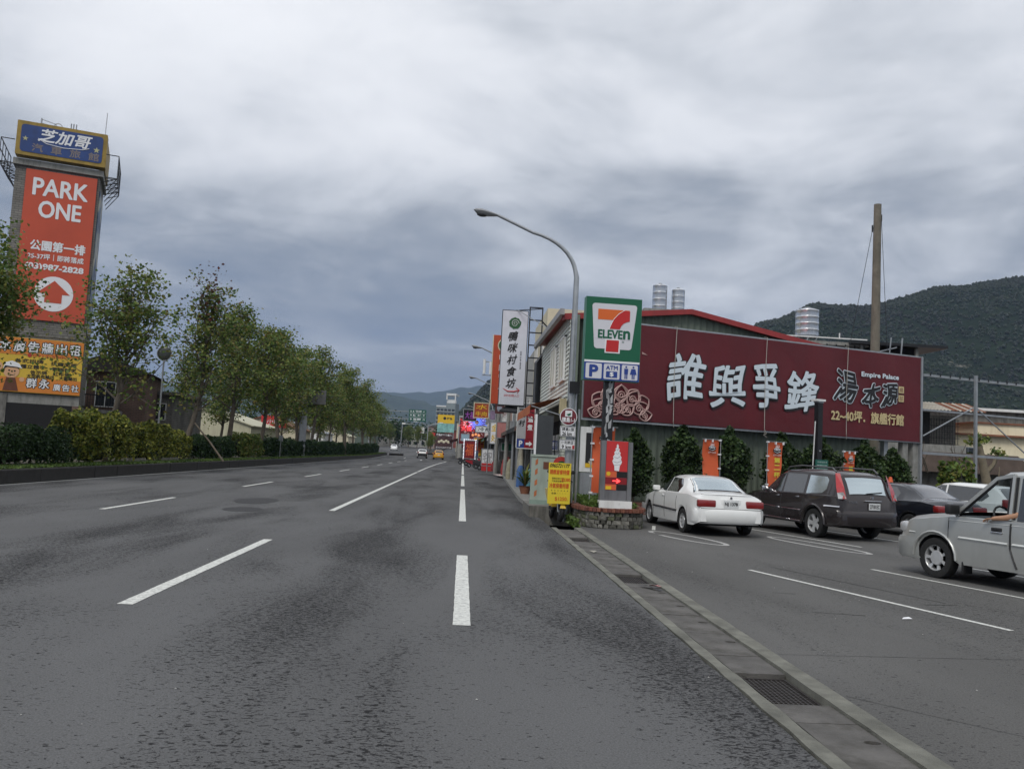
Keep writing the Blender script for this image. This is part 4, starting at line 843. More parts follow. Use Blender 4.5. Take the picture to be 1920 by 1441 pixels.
# right-hand houses behind the empty frame
B4 = thing('cream_house', 'cream rendered house with a small planted window right of the billboard', 'house', (26.2, 46, 0), 0)
MB().box(.6, 9.4, 0, 8, 0, 4.0).box(2.2, 9.4, .02, 8, 4.05, 4.7).build('wall', mat('warm_cream_plaster', (.80, .72, .52), .8, var=.06, scale=1.2, dirt=.35, dcol=(.4, .33, .22)), B4)
MB().box(.3, 9.6, -.35, 8.2, 4.0, 4.1).box(2.0, 9.6, -.1, 8.2, 4.7, 4.78).build('ledge', M_rust, B4)
w_ = window(B4, 1.9, 2.55, 1.0, .75, bars=2, fm=M_steel); link('window_plants', shrub_mesh('window_plants', 1.3, .4, .5, 260, .12, LF_maple, 91), B4, loc=(1.9, -.2, 2.55), kind='stuff')
for x in (5.8, 7.1): window(B4, x, 2.3, .7, 1.3, bars=1)
MB().tube([(5.4, -.1, 0), (5.4, -.1, 3.9)], .09, 8).build('downpipe', M_tank, B4)
B5 = block('grey_long_house', 'long grey block house with a thin white roof edge under the mountain', 27.0, 56, 16, 10, 6.2, M_dconc, 'house', roofm=M_white, ov=.4)
for x in (5.2, 9, 12.5): window(B5, x, 3.6, 1.0, 1.6, bars=1)
B6 = thing('tin_roof_annex', 'old annex with rusty striped tin roof and barred window beside the billboard edge', 'house', (22.6, 44, 0), 0)
MB().box(0, 4.6, 1.5, 6, 0, 3.35).build('wall', M_dconc, B6); MB().box(0, 2.6, 1.0, 6, 3.35, 5.1).build('upper_room', M_void, B6); MB().box(2.6, 4.4, 1.6, 6, 3.35, 5.0).build('block_wall', M_gtile, B6)
tm = [M_rust, mat('tin_pale', (.5, .47, .4), .5, .2, var=.2, dirt=.4, dcol=(.2, .1, .06))]
tq = MB().add([(0, 0, 0), (.17, 0, 0), (.17, -1.9, -.55), (0, -1.9, -.55), (.085, 0, .05), (.085, -1.9, -.5)], [(0, 4, 5, 3), (4, 1, 2, 5)]); tms = [tq.mesh('tin_sheet', x) for x in tm]
for i in range(26): link('tin_sheet', tms[0 if i > 15 and i % 3 else 1], B6, loc=(.0 + .19 * i, 1.4, 5.65))
mb = MB()
for i in range(12): mb.box(2.7 + .15 * i, 2.72 + .15 * i, 1.3, 1.32, 3.4, 4.8)
for i in range(5): mb.box(2.65, 4.45, 1.3, 1.32, 3.4 + .33 * i, 3.42 + .33 * i)
mb.build('window_bars', M_dark, B6, kind='stuff')
MB().box(-.5, 3.8, -.4, .9, 2.0, 3.3).build('grey_parapet', M_conc, B6)
B7 = thing('tiled_lean_to', 'low lean-to with a sagging brown roof behind the parked cars', 'shed', (21.0, 38.5, 0), 0)
MB().box(0, 5, 0, 3, 0, 2.0).build('wall', M_dconc, B7); MB().prism([(-.4, 1.85), (5.6, 1.85), (4.4, 2.75), (.2, 2.75)], -.6, 3.1).build('roof', mat('brown_tile', (.12, .09, .075), .85, var=.25, bump=.4), B7)
# pruned tree and shrubs in front of the cream house
t = thing('pruned_tree', 'hard pruned bare tree with a tufted top before the cream house', 'tree', (22.7, 36, 0)); mb = MB()
mb.tube([(0.1, 0, 0), (.05, 0, 1.4), (-.15, 0, 2.3), (-.35, 0, 3.1)], [.24, .2, .17, .14], 8); mb.tube([(.0, 0, 1.9), (.35, 0, 2.3), (.5, 0, 2.75)], [.12, .09, .07], 6); mb.tube([(.2, 0, 0), (.55, 0, 1.3), (.6, 0, 2.2)], [.06, .04, .02], 5); mb.build('trunk', mat('pale_bark', (.2, .17, .12), .9, var=.3, bump=.5), t, 60)
rr = np.random.RandomState(4); P = np.concatenate([np.array([(-.4, 0, 3.3)]) + rr.normal(size=(160, 3)) * (.22, .2, .16), np.array([(.5, 0, 2.8)]) + rr.normal(size=(60, 3)) * (.16, .15, .1)]); link('crown', leaf_mesh('crown', P, .16, LF_maple, seed=5), t, kind='stuff')
shrub('bright leafy bush behind the white hatchback, left of the pruned tree', 19.6, 33, 1.3, 1.2, 2.3, 900, .2, LF_maple, 92, z=0, nm='bush', cat='bush')
shrub('dark bush behind the dark saloon, below the billboard columns', 17.0, 34.5, 2.6, 1.8, 2.1, 1900, .16, LF_dark, 93, z=0, nm='bush', cat='bush')
shrub('loose leafy bush at the right edge behind the silver van', 26.5, 36, 1.8, 1.5, 1.9, 700, .2, LF_maple, 94, z=0, nm='bush', cat='bush')
mb = MB(); rb = random.Random(6)
for i in range(16): a = Vector((rb.uniform(-1.5, 1.5), rb.uniform(-.4, .4), .9)); d_ = Vector((rb.uniform(-.6, .6), 0, rb.uniform(.4, 1))); mb.tube([a, a + d_ * .7, a + d_ * 1.2 + Vector((rb.uniform(-.3, .3), 0, .1))], [.03, .02, .01], 4)
o = solo(mb.build('bare_twigs', M_bark), 'tangle of bare twigs in front of the brown lean-to', 'twigs'); o.location = (19.9, 34.8, .9)
MB().box(15.5, 32, 31.2, 31.5, 0, .95).build('low_wall', M_dconc) and solo(SC.objects['low_wall'], 'low stained wall behind the parked cars under the empty frame', 'wall')
t = thing('traffic_cone', 'small orange cone standing behind the dark SUV under the billboard', 'cone', (14.6, 28.5, 1.15)); MB().lathe([(.14, 0), (.05, .38), (.001, .4)], 12).build('body', M_orange, t, 40); MB().box(-.18, .18, -.18, .18, -.03, 0).build('base', M_orange, t); MB().box(-.25, .25, -.25, .25, -1.15, -.03).build('block', M_conc, t)

# clipped bushes in the bed along the store wall and the low bed kerb
BD = thing('store_bed', 'low brick-edged planting bed along the green store wall', 'planting bed', (3.9, 28, 0), AB)
MB().box(.3, 13.8, -2.0, .35, .0, .30).build('soil', M_soil, BD)
kb = MB().box(0, .245, -.13, 0, 0, .36).mesh('brick', mat('red_brick_edge', (.14, .055, .04), .85, var=.35, scale=9, dirt=.4, bump=.4))
for i in range(54): link('brick', kb, BD, loc=(.3 + .25 * i, -2.0, 0))
LF_shrub = leafmat('shrub_leaf', [(.010, .022, .009), (.018, .038, .013), (.035, .065, .02), (.07, .11, .035), (.02, .04, .013)], patch=2.5)
def cone_bush(nm, label, t, h, lx, seed, off=-1.1):
    r_ = np.random.RandomState(seed); n = 4600; u = r_.rand(n) ** .8; az = r_.rand(n) * 2 * PI; rad = lx / 2 * (np.sin(np.clip(u * .93 + .16, 0, 1) * PI) ** .42) * (.55 + .45 * r_.rand(n) ** .5)
    rad *= 1 + .32 * np.array([noise.noise(Vector((math.cos(a) * 1.8 + seed, math.sin(a) * 1.8, b * 5))) for a, b in zip(az, u)]) * 1.6
    P = np.stack([rad * np.cos(az), rad * np.sin(az), .25 + u * (h - .25)], 1); p = onw(t, off, .28)
    tt = thing(nm, label, 'shrub', tuple(p), seed * .7, 'clipped shrubs along the store wall'); MB().tube([(0, 0, 0), (.03, 0, h * .8)], [.05, .02], 6).build('trunk', M_bark, tt); link('foliage', leaf_mesh('foliage', P + r_.normal(size=P.shape) * .05, .13, LF_shrub, seed=seed), tt, kind='stuff')
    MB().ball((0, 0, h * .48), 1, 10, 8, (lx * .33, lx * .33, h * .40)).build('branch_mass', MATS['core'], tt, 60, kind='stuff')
for i, (t, h, lx, lb) in enumerate(((1.35, 2.3, 1.35, 'clipped dark shrub half hidden behind the red ice cream sign'), (3.15, 2.5, 1.6, 'tall clipped shrub left of the narrow orange banner'), (5.0, 2.55, 1.75, 'rounded clipped shrub between the two orange banners behind the white saloon'),
        (7.2, 2.5, 1.5, 'clipped shrub between the wide orange banner and the green notice board'), (8.9, 2.45, 1.9, 'wide clipped shrub right of the dark lamp post'), (10.9, 2.45, 1.7, 'clipped shrub right of the rightmost orange banner'), (12.2, 2.2, 1.6, 'last clipped shrub, beside the billboard column'))):
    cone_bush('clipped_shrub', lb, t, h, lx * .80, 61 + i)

# ---------------------------------------------------------------- orange feather banners
def cup(mb, cx_, cz_, r, y):
    sheet(mb, [(cx_ + r * math.cos(t * .2618) , cz_ - .1 * r + r * .62 * math.sin(t * .2618)) for t in range(24)], y, 1)
    mb.tube([(cx_ + r * .72 * math.cos(t * .45), y - .004, cz_ + r * .16 + r * .2 * math.sin(t * .45)) for t in range(15)], r * .06, 4, 0)
    mb.tube([(cx_ + r * .35 * math.cos(t * .6), y - .004, cz_ + r * .16 + r * .09 * math.sin(t * .6)) for t in range(9)], r * .05, 4, 0)
    mb.tube([(cx_ - r * .8, y - .004, cz_ - r * .25), (cx_, y - .004, cz_ - r * .55), (cx_ + r * .8, y - .004, cz_ - r * .25)], r * .05, 4, 0)
    for k in (-.35, 0, .35): mb.tube([(cx_ + k * r, y, cz_ + r * .5), (cx_ + (k + .12) * r, y, cz_ + r * .75), (cx_ + k * r, y, cz_ + r)], r * .07, 4, 0)
    tput(mb, 'CITY CAFE', cx_, cz_ - r * 1.0, r * 2, r * .3, y - .004)
def feather(label, p, w, h, rz, taper=0., text=True, side=-1, grp='orange cafe banners'):
    t = thing('cafe_banner', label, 'banner', tuple(p), rz, grp); mb = MB(); n = 14; vs = []
    for i in range(n + 1): f = i / n; k = 1 - taper * f; y = .05 * math.sin(f * 6) + .03; x0 = side * w / 2 if side < 0 else w / 2; vs += [(x0, y, h * (1 - .86 * f)), (x0 - side * w * k, y + .04 * math.sin(f * 9 + 1) * taper * 3, h * (1 - .86 * f))]
    mb.add(vs, [(2 * i, 2 * i + 1, 2 * i + 3, 2 * i + 2) for i in range(n)]); b = mb.build('cloth', M_orange, t, 60)
    px_ = side * (w / 2 + .035)
    MB().tube([(px_, 0, -.1), (px_, 0, h + .06)], .014, 6).tube([(px_ + side * .06, 0, h + .02), (px_ - side * (w + .1), 0, h + .02)], .01, 6).build('pole', M_steel, t)
    mb = MB()
    for i in range(5): z_ = h * (1 - .86 * i / 4); mb.box(min(px_ - .02, px_ - side * .07), max(px_ + .02, px_ - side * .07), -.02, .06, z_ - .02, z_ + .025)
    for k in (.5, .95): x_ = px_ - side * w * k; mb.box(x_ - .02, x_ + .02, -.015, .05, h - .07, h + .03)
    mb.build('tie', M_txtw, t); mb = MB(); cx_ = -side * .0 - (w * taper * .15) * -side; cup(mb, 0, h - .26, w * .24, -.025); mb.build('cup_logo', [M_txtw, M_txtk], b)
    if text: mb = MB(); [fat(mb, ch, 0 + .0, h - .60 - .24 * i, w * .34, .17, -.03 - .03 * (i > 2), .008, 4) for i, ch in enumerate('第二杯半價')]; mb.build('lettering', mat('print_yellow', (.62, .55, .05), .5, var=.0), b)
    return t
feather('orange cafe banner standing in the planter behind the ice cream sign', (3.62, 21.9, .5), .58, 1.95, R(3), 0, False)
feather('narrow orange cafe banner mostly hidden behind a clipped shrub', onw(3.95, -1.6, .3), .62, 2.15, AB, .0, False, 1)
feather('tapering orange cafe banner between the white saloon and dark SUV', onw(6.45, -1.75, .3), .70, 2.2, AB, .45)
feather('orange cafe banner showing above the roof of the dark SUV', onw(9.95, -1.4, .3), .55, 2.05, AB, .1)
# dark lamp post with notice board
t = thing('car_park_lamp', 'black square lamp post with a pale flat top before the billboard', 'lamp post', tuple(onw(8.05, -1.9)), AB)
MB().box(-.10, .10, -.10, .10, 0, 3.95).build('post', M_dark, t); MB().box(-.20, .17, -.15, .15, 4.0, 4.07).build('lamp_head', M_white, t); MB().box(-.12, .12, -.12, .12, 3.95, 4.0).build('collar', M_steel, t)
mb = MB(); [mb.ball((0, -.105, z), .03, 6, 4) for z in (1.95, 2.3)]; mb.build('bolt', M_steel, t)
t = thing('notice_board', 'dark green notice board with faint white lines on the black lamp post', 'notice board', tuple(onw(8.05, -2.1)), AB)
b_ = MB().box(-.26, .26, -.02, .02, 1.25, 2.0).build('board', mat('notice_green', (.01, .10, .075), .5), t); mb = MB(); tput(mb, '停車場管理', 0, 1.92, .42, .06, -.03)
rb = random.Random(2)
for i in range(9):
    x = -.22
    while x < .2: w0 = rb.uniform(.03, .1); mb.box(x, min(x + w0, .23), -.03, -.022, 1.80 - .06 * i, 1.825 - .06 * i); x += w0 + .02
    
mb.build('lettering', mat('faded_white_print', (.35, .45, .42), .6), b_)
MB().tube([(-.36, .1, 0), (-.22, .1, 3.3)], .018, 5).build('thin_pole', M_white, t)

# ---------------------------------------------------------------- stone planter
PL = thing('stone_planter', 'curved stone planter with red brick coping under the shop sign', 'planter', (0, 0, 0))
path = [(2.98, 24.2), (2.93, 22.6), (2.92, 21.5), (2.97, 20.9), (3.12, 20.5), (3.4, 20.33), (3.8, 20.36), (4.1, 20.46), (4.32, 20.62), (4.44, 20.9), (4.5, 21.5), (4.55, 22.6), (4.6, 25.5)]
pv = [Vector((*p, 0)) for p in path]; cum = [0]
for i in range(len(pv) - 1): cum.append(cum[-1] + (pv[i + 1] - pv[i]).length)
def along(s):
    for i in range(len(pv) - 1):
        if s <= cum[i + 1] or i == len(pv) - 2:
            f = (s - cum[i]) / (cum[i + 1] - cum[i]); d_ = (pv[i + 1] - pv[i]).normalized(); return pv[i].lerp(pv[i + 1], f), d_
MB().prism([(x, y) for x, y in [(3.02, 24.2), (2.99, 21.6), (3.18, 20.58), (3.42, 20.42), (4.05, 20.55), (4.38, 21.0), (4.52, 25.5), (3.05, 25.5)]], 0, .38, ax='z').build('core', M_dconc, PL)
M_st = [mat('stone_%s' % a, tuple(q * .8 for q in c_), .85, var=.3, scale=9, bump=.6, dirt=.5, dcol=(.05, .05, .035)) for a, c_ in (('grey', (.17, .165, .145)), ('pale', (.26, .25, .22)), ('dark', (.085, .082, .07)), ('mossy', (.11, .12, .07)))]
sms = []
for i in range(14):
    r_ = random.Random(i); w0 = [.17, .12, .21][i % 3]; h0 = .088; q = MB(); vs = []
    for z_ in (0, 1):
        for x_ in (0, 1): vs.append((w0 * (x_ - .5) + r_.uniform(-.012, .012) - (.006 if x_ else -.006), -.045 + r_.uniform(-.015, .01), h0 * z_ + r_.uniform(-.008, .008)))
    vs += [(v[0] * 1.06, .05, v[2] + (.004 if v[2] > .04 else -.004)) for v in vs[:4]]
    q.add(vs + [(0, -.06, h0 / 2)], [(0, 1, 8), (1, 3, 8), (3, 2, 8), (2, 0, 8), (0, 4, 5, 1), (1, 5, 7, 3), (3, 7, 6, 2), (2, 6, 4, 0)]); sms.append((w0, q.mesh('stone', M_st[[0, 1, 0, 2, 0, 3, 0][i % 7]], fix=True)))
rs = random.Random(4); tot = cum[-1]
for row in range(4):
    s = rs.uniform(0, .1)
    while s < tot - .15:
        w0, me = sms[rs.randrange(14)]; p, d_ = along(s + w0 / 2); link('stone', me, PL, loc=(p.x, p.y, .012 + .094 * row), rz=math.atan2(d_.y, d_.x)); s += w0 + .012
bk = [MB().box(-.045, .045, -.11, .12, 0, .085).mesh('brick', mat('coping_brick_%d' % i, c_, .85, var=.3, scale=12, bump=.5, dirt=.35)) for i, c_ in enumerate(((.17, .055, .035), (.13, .045, .032), (.20, .08, .05)))]
s = .05
while s < tot: p, d_ = along(s); link('brick', bk[rs.randrange(3)], PL, loc=(p.x, p.y, .395 + rs.uniform(-.004, .004)), rz=math.atan2(d_.y, d_.x) + rs.uniform(-.03, .03)); s += .101
MB().prism([(3.1, 24.2), (3.08, 21.6), (3.25, 20.7), (3.45, 20.52), (4.0, 20.66), (4.3, 21.1), (4.42, 25.4), (3.1, 25.4)], .38, .44, ax='z').build('soil', M_soil, PL)
rg = np.random.RandomState(9); n = 5200; link('planter_grass', leaf_mesh('planter_grass', np.stack([3.15 + 1.15 * rg.rand(n), 20.65 + 4.5 * rg.rand(n), .44 + .16 * rg.rand(n) ** 1.6], 1), .10, LF_grass, up=-.1, seed=6), PL, kind='stuff')
n = 500; link('weeds', leaf_mesh('weeds', np.stack([2.85 - .16 * rg.rand(n), 20.2 + 2.4 * rg.rand(n), .02 + .2 * rg.rand(n) ** 2], 1), .07, LF_grass, up=.1, seed=7), PL, kind='stuff')

# ---------------------------------------------------------------- shop pylon sign
SG = thing('shop_pylon_sign', 'tall green shop sign with a red and orange numeral on a black pole', 'shop sign', (3.52, 20.8, 0), R(3))
MB().box(-.12, .12, .02, .22, .42, 3.57).build('pole', M_dark, SG)
mb = MB(); rb = random.Random(5)
for i in range(26): z0 = rb.uniform(.7, 3.4); x = rb.uniform(-.08, .04); mb.prism([(x, z0), (x + rb.uniform(.03, .07), z0 + .03), (x + rb.uniform(.02, .08), z0 + rb.uniform(.1, .3)), (x - .01, z0 + .14)], .014, .019)
mb.build('peeled_paint', mat('peeling_pale', (.36, .37, .38), .8, var=.3), SG)
cb = MB().box(-.70, .70, -.12, .16, 3.56, 5.62).build('sign_cabinet', mat('cabinet_green', (.07, .20, .15), .5, var=.1, dirt=.3, dcol=(.04, .08, .06)), SG)
mb = MB(); mb.box(-.69, .69, -.128, -.121, 4.05, 5.61, 0); mb.box(-.69, .69, -.128, -.121, 3.57, 4.0, 1); mb.box(-.69, .69, -.13, -.121, 4.0, 4.05, 2); mb.build('sign_face', [M_green, M_blue, M_txtw], SG)
mb = MB(); sheet(mb, [(-.55, 5.40), (-.53, 5.44), (-.49, 5.46), (.52, 5.46), (.56, 5.44), (.575, 5.40), (.47, 4.40), (.45, 4.36), (.41, 4.34), (-.41, 4.34), (-.45, 4.36), (-.47, 4.40)], -.132)
for x in (-.45, 0, .45): sheet(mb, rrect(x - .20, x + .20, 3.60, 3.97, .03), -.132)
mb.build('white_panel', mat('panel_white', (.62, .62, .66), .35, var=.02), SG)
mb = MB(); sheet(mb, [(-.40, 5.32), (.40, 5.32), (.34, 5.28), (.12, 5.10), (.02, 5.06), (-.40, 5.06)], -.137, 0)
cv = [(.40, 5.32)]; 
up = [(.40 - .10 * 0, 5.32)]; a1 = [(.25, 5.31), (.12, 5.22), (.0, 5.08), (-.07, 4.93), (-.10, 4.84)]; a2 = [(.155, 4.84), (.19, 4.92), (.25, 4.99), (.33, 5.03), (.40, 5.05)]
sheet(mb, [(.40, 5.30)] + a1 + a2, -.141, 1); sheet(mb, [(-.16, 4.56), (.15, 4.56), (.14, 4.27), (-.175, 4.27)], -.141, 1)
mb.tube([(x, -.140, z) for x, z in [(.27, 5.32)] + a1], .008, 4, 2)
mb.build('numeral', [mat('logo_orange', (.66, .13, .02), .35, var=.02), mat('logo_red', (.50, .02, .02), .35, var=.02), M_txtw], SG)
mb = MB(); [mb.box(a_, b_, -.1395, -.132, c_, d_) for a_, b_, c_, d_ in ((-.20, .18, 4.24, 4.585),)]; mb.build('numeral_border', M_txtw, SG)
mb = MB(); fat(mb, 'ELEVE', -.075, 4.705, .60, .20, -.143, .010, 6); fat(mb, 'n', .335, 4.705, .155, .19, -.143, .014, 6); tput(mb, '®', .25, 4.53, .05, .05, -.143)
mb.build('lettering', M_green, SG); MB().box(-.46, .46, -.1395, -.132, 4.585, 4.83).build('name_band', MATS['panel_white'], SG)
mb = MB(); fat(mb, 'P', -.45, 3.785, .19, .27, -.14, .018, 6); fat(mb, 'ATM', 0, 3.88, .29, .10, -.14, .005, 3); sheet(mb, [(-.14, 3.64), (.14, 3.64), (.14, 3.79), (-.14, 3.79)], -.138)
for x, f in ((.36, 0), (.54, 1)):
    sheet(mb, circ(x, 3.92, .025, 10), -.138); sheet(mb, [(x - .05, 3.88), (x + .05, 3.88), (x + (.085 if f else .045), 3.74), (x - (.085 if f else .045), 3.74)], -.138)
    for k in ((-.022, .022)): sheet(mb, [(x + k - .014, 3.75), (x + k + .014, 3.75), (x + k + .014, 3.63), (x + k - .014, 3.63)], -.1385)
mb.build('pictogram', M_blue, SG); mb = MB(); fat(mb, '$', 0, 3.715, .09, .11, -.143, .006, 4); mb.build('dollar_mark', M_txtw, SG)

# ice cream light box
IC = thing('ice_cream_sign', 'red light box with a white soft ice cream and a glowing arrow', 'sign', (3.75, 20.72, .44), R(2))
MB().box(-.40, .40, -.10, .14, -.02, .21).build('plinth', M_white, IC); MB().box(-.39, -.28, -.07, .12, .21, 1.66).box(.27, .38, -.07, .12, .21, 1.64).build('side_frame', mat('brushed_steel', (.22, .22, .23), .4, .5, dirt=.3), IC)
MB().box(-.275, .265, -.05, .10, .21, 1.66).build('cabinet', MATS['brushed_steel'], IC); mb = MB(); mb.box(-.27, .26, -.062, -.051, .92, 1.65, 0); mb.box(-.27, .26, -.062, -.051, .61, .77, 1); mb.box(-.27, .0, -.062, -.051, .775, .915, 2).box(-.27, .0, -.062, -.051, .47, .605, 2); mb.box(.01, .26, -.062, -.051, .775, .915, 3).box(.01, .26, -.062, -.051, .47, .605, 3)
mb.build('sign_face', [M_sred, mat('deep_red', (.22, .01, .015), .4), M_orange, M_void], IC)
mb = MB(); sw = [(0, 1.59), (.03, 1.53), (.015, 1.50), (.055, 1.46), (.04, 1.42), (.08, 1.37), (.065, 1.33), (.105, 1.26), (.09, 1.22), (.12, 1.16), (.10, 1.10), (.07, 1.06), (.055, .93)]
sheet(mb, sw + [(-x, z + .01) for x, z in sw[::-1]][:-1], -.066, 0)
for i, z in enumerate((1.47, 1.38, 1.28, 1.17)): k = .03 + .025 * i; mb.tube([(-k, -.068, z - .01), (0, -.07, z - .035), (k, -.068, z + .01)], .006, 4, 1)
mb.tube([(-.09, -.068, 1.07), (.09, -.068, 1.09)], .006, 4, 1); mb.build('ice_cream_print', [M_txtw, mat('shade_grey', (.3, .3, .34), .6)], IC)
mb = MB(); fat(mb, '→', 0, .69, .18, .10, -.07, .006, 6); mb.build('neon_arrow', mat('red_neon', (1, .05, .05), .4, var=0, emit=2.2), IC)
mb = MB(); sheet(mb, circ(-.20, .86, .05, 12), -.066); sheet(mb, [(-.26, .48), (-.12, .48), (-.12, .56), (-.26, .56)], -.066); mb.build('yellow_patch', M_yel, IC)
# poster case by the wall
t = thing('poster_case', 'white framed poster case with a black poster beside the orange banner', 'poster', (3.42, 24.6, 0), R(6)); MB().box(-.03, .62, 0, .1, 1.25, 2.55).build('case', M_white, t); MB().box(.12, .56, -.01, -.002, 1.38, 2.38).build('poster', M_txtk, t)
mb = MB(); sheet(mb, [(.2, 1.55), (.35, 1.6), (.30, 2.0), (.42, 2.1), (.38, 1.5), (.28, 1.45)], -.016); mb.build('print', M_cream, t); MB().box(.12, .56, -.014, -.011, 1.38, 1.5).build('yellow_strip', M_yel, t); MB().box(0, .5, .0, .12, .3, 1.22).build('grey_cabinet', M_steel, t)

# ---------------------------------------------------------------- street lamps
def lamp(label, x, y, extra=True, top=6.9):
    t = thing('street_lamp', label, 'street lamp', (x, y, hz(y)), 0, 'street lamps along the right side'); pts = [(0, 0, 0), (0, 0, 3), (0, 0, 6.35)]; 
    for i in range(1, 10): a = i / 9; pts.append((-1.9 * (1 - math.cos(a * 1.15)) * 1.05 - .02, 0, 6.35 + 1.12 * math.sin(a * 1.30) / math.sin(1.30)))
    e_ = pts[-1]; pts.append((e_[0] - .95, 0, e_[2] + .40)); nlen = len(pts)
    MB().tube(pts, [.095, .088, .07] + [.058 - .0022 * i for i in range(nlen - 3)], 10).build('pole', M_steel, t, 50)
    hx, hz_ = pts[-1][0], pts[-1][2]; mb = MB(); prof = [(0.0, .03), (.12, .06), (.30, .10), (.46, .115), (.58, .08), (.66, .015)]
    vs = []; n = 10
    for s_, r_ in prof:
        for j in range(n): a = 2 * PI * j / n; vs.append((hx - s_ + .02, math.cos(a) * r_ * 1.15, hz_ + s_ * .17 + math.sin(a) * r_ * (.62 if math.sin(a) > 0 else 1.0)))
    mb.add(vs, [(i * n + j, i * n + (j + 1) % n, (i + 1) * n + (j + 1) % n, (i + 1) * n + j) for i in range(5) for j in range(n)]); mb.build('lamp_head', mat('lamp_shell', (.28, .29, .30), .4, .4), t, 50)
    MB().ball((hx - .40, 0, hz_ + .0), .10, 8, 6, (1.6, .85, .7)).build('lens', mat('lamp_lens', (.04, .04, .045), .2, var=.05), t, 60)
    return t
l0 = lamp('nearest tall curved street lamp, beside the green shop sign', 2.72, 22)
MB().tube([(.13, .02, 0), (.13, .02, 3.4)], .035, 6).tube([(.24, .05, 0), (.24, .05, 2.9)], .03, 6).build('conduit', M_steel, l0)
MB().box(-.06, .2, -.13, .12, 3.3, 3.6).build('clamp_box', M_dark, l0); MB().box(-.30, -.12, -.1, .0, 2.75, 3.15).build('meter_box', mat('old_cream_box', (.42, .36, .22), .6, dirt=.4), l0)
lks = [(50.8, 'second street lamp, its head left of the orange vertical sign'), (72, 'third street lamp from the near end of the right side'), (92, 'fourth street lamp from the near end of the right side'), (118, 'fifth street lamp, among the neon signs'), (147, 'sixth street lamp, low beside the farthest shop signs')]
l1 = lamp(lks[0][1], 2.95, lks[0][0])
for y_, lb in lks[1:]: dup(l1, (2.95, y_, hz(y_)), label=lb)
# route signs on the first lamp
t = thing('cycle_route_sign', 'round maroon cycle route sign with two white plates on the lamp post', 'route sign', (2.66, 21.86, 0)); 
MB().lathe([(.001, -.012), (.225, -.012), (.225, 0), (.001, 0)], 28, (0, 0, 2.68), 'y').build('disc', M_txtw, t); MB().lathe([(.001, -.016), (.205, -.016), (.205, -.0125), (.001, -.0125)], 28, (0, 0, 2.68), 'y').build('disc_face', mat('maroon_sign', (.16, .02, .03), .45), t)
mb = MB(); fat(mb, '環島1-1', 0, 2.60, .33, .12, -.02, .004, 4); sheet(mb, rrect(-.09, .09, 2.68, 2.84, .015), -.019); mb.build('lettering', M_txtw, t); mb = MB(); sheet(mb, [(-.06, 2.74), (.06, 2.78), (.05, 2.72), (.0, 2.70)], -.024); mb.build('cyclist_mark', M_green, t)
for z0, s_, s2, k in ((2.17, '環島1線', '26 km', 0), (1.83, '便利商店', '9 km', 1)):
    pl_ = MB().box(-.20, .20, -.012, .0, z0, z0 + .26).build('plate', M_txtw, t); mb = MB(); tput(mb, s_, 0, z0 + .185, .31, .09, -.016, offset=.01); fat(mb, s2, -.02, z0 + .075, .24, .09, -.016, .004, 3)
    mb.tube([(-.185, -.014, z0 + .015), (.185, -.014, z0 + .015), (.185, -.014, z0 + .245), (-.185, -.014, z0 + .245), (-.185, -.014, z0 + .015)], .006, 4); mb.build('lettering', M_txtk, pl_)
MB().box(.13, .19, -.016, -.012, 1.86, 1.95).build('red_mark', M_red, t)
t = thing('half_round_sign', 'red half-round sign with a white strip behind the yellow board', 'sign', (2.6, 22.4, 0)); MB().tube([(0, .03, .0), (0, .03, 1.5)], .025, 6).build('post', M_steel, t)
b_ = MB().prism([(.22 * math.cos(q * PI / 12), 1.45 + .2 * math.sin(q * PI / 12)) for q in range(13)], -.01, .01).build('board', M_red, t); MB().box(-.23, .23, -.012, .01, 1.34, 1.45).build('strip', M_txtw, t)
MB().prism([(.1 * math.cos(q * PI / 8), 1.455 + .08 * math.sin(q * PI / 8)) for q in range(9)], -.014, -.0105).build('inner_arc', M_green, b_); mb = MB(); tput(mb, '公路客運', 0, 1.395, .38, .06, -.016); mb.build('lettering', M_txtk, b_)

# utility box with hazard stripes
UB = thing('utility_box', 'pale green utility cabinet with orange warning stripes on a concrete base', 'utility cabinet', (2.28, 24.15, .30), R(-4)); M_ub = mat('cabinet_pale_green', (.33, .39, .34), .5, var=.08, scale=2, dirt=.4, dcol=(.14, .17, .14))
MB().box(-.33, .36, -.32, .35, .0, 1.32).build('cabinet', M_ub, UB); MB().box(-.36, .39, -.35, .38, 1.32, 1.38).build('lid', M_ub, UB); MB().box(-.34, .37, -.33, .36, 0, .12).build('base_band', mat('band_green', (.22, .30, .26), .6), UB)
for z_ in (.2, .5, .80, 1.07): MB().prism([(-.22, z_), (-.15, z_ + .05), (-.15, z_ + .2), (-.22, z_ + .14)], -.325, -.321).build('warning_stripe', mat('stripe_orange', (.45, .14, .05), .6, dirt=.3), UB)
MB().box(.0, .16, -.328, -.321, .98, 1.18).build('label_plate', mat('brown_label', (.12, .04, .02), .6), UB); MB().box(.355, .358, -.3, -.0, .1, 1.3).build('door_edge', M_dark, UB)
# dark advertisement panel with fluorescent tube behind the box
t = thing('menu_light_box', 'upright dark panel with a bright edge standing behind the green cabinet', 'light box', (2.45, 26.2, .13)); MB().box(-.22, .28, -.05, .08, 1.45, 2.75).build('panel', mat('dark_panel', (.05, .055, .06), .4), t); MB().box(-.28, -.222, -.06, .08, 1.42, 2.78).build('edge_strip', M_txtw, t); MB().tube([(0, 0, 0), (0, 0, 1.45)], .04, 6).build('post', M_steel, t)

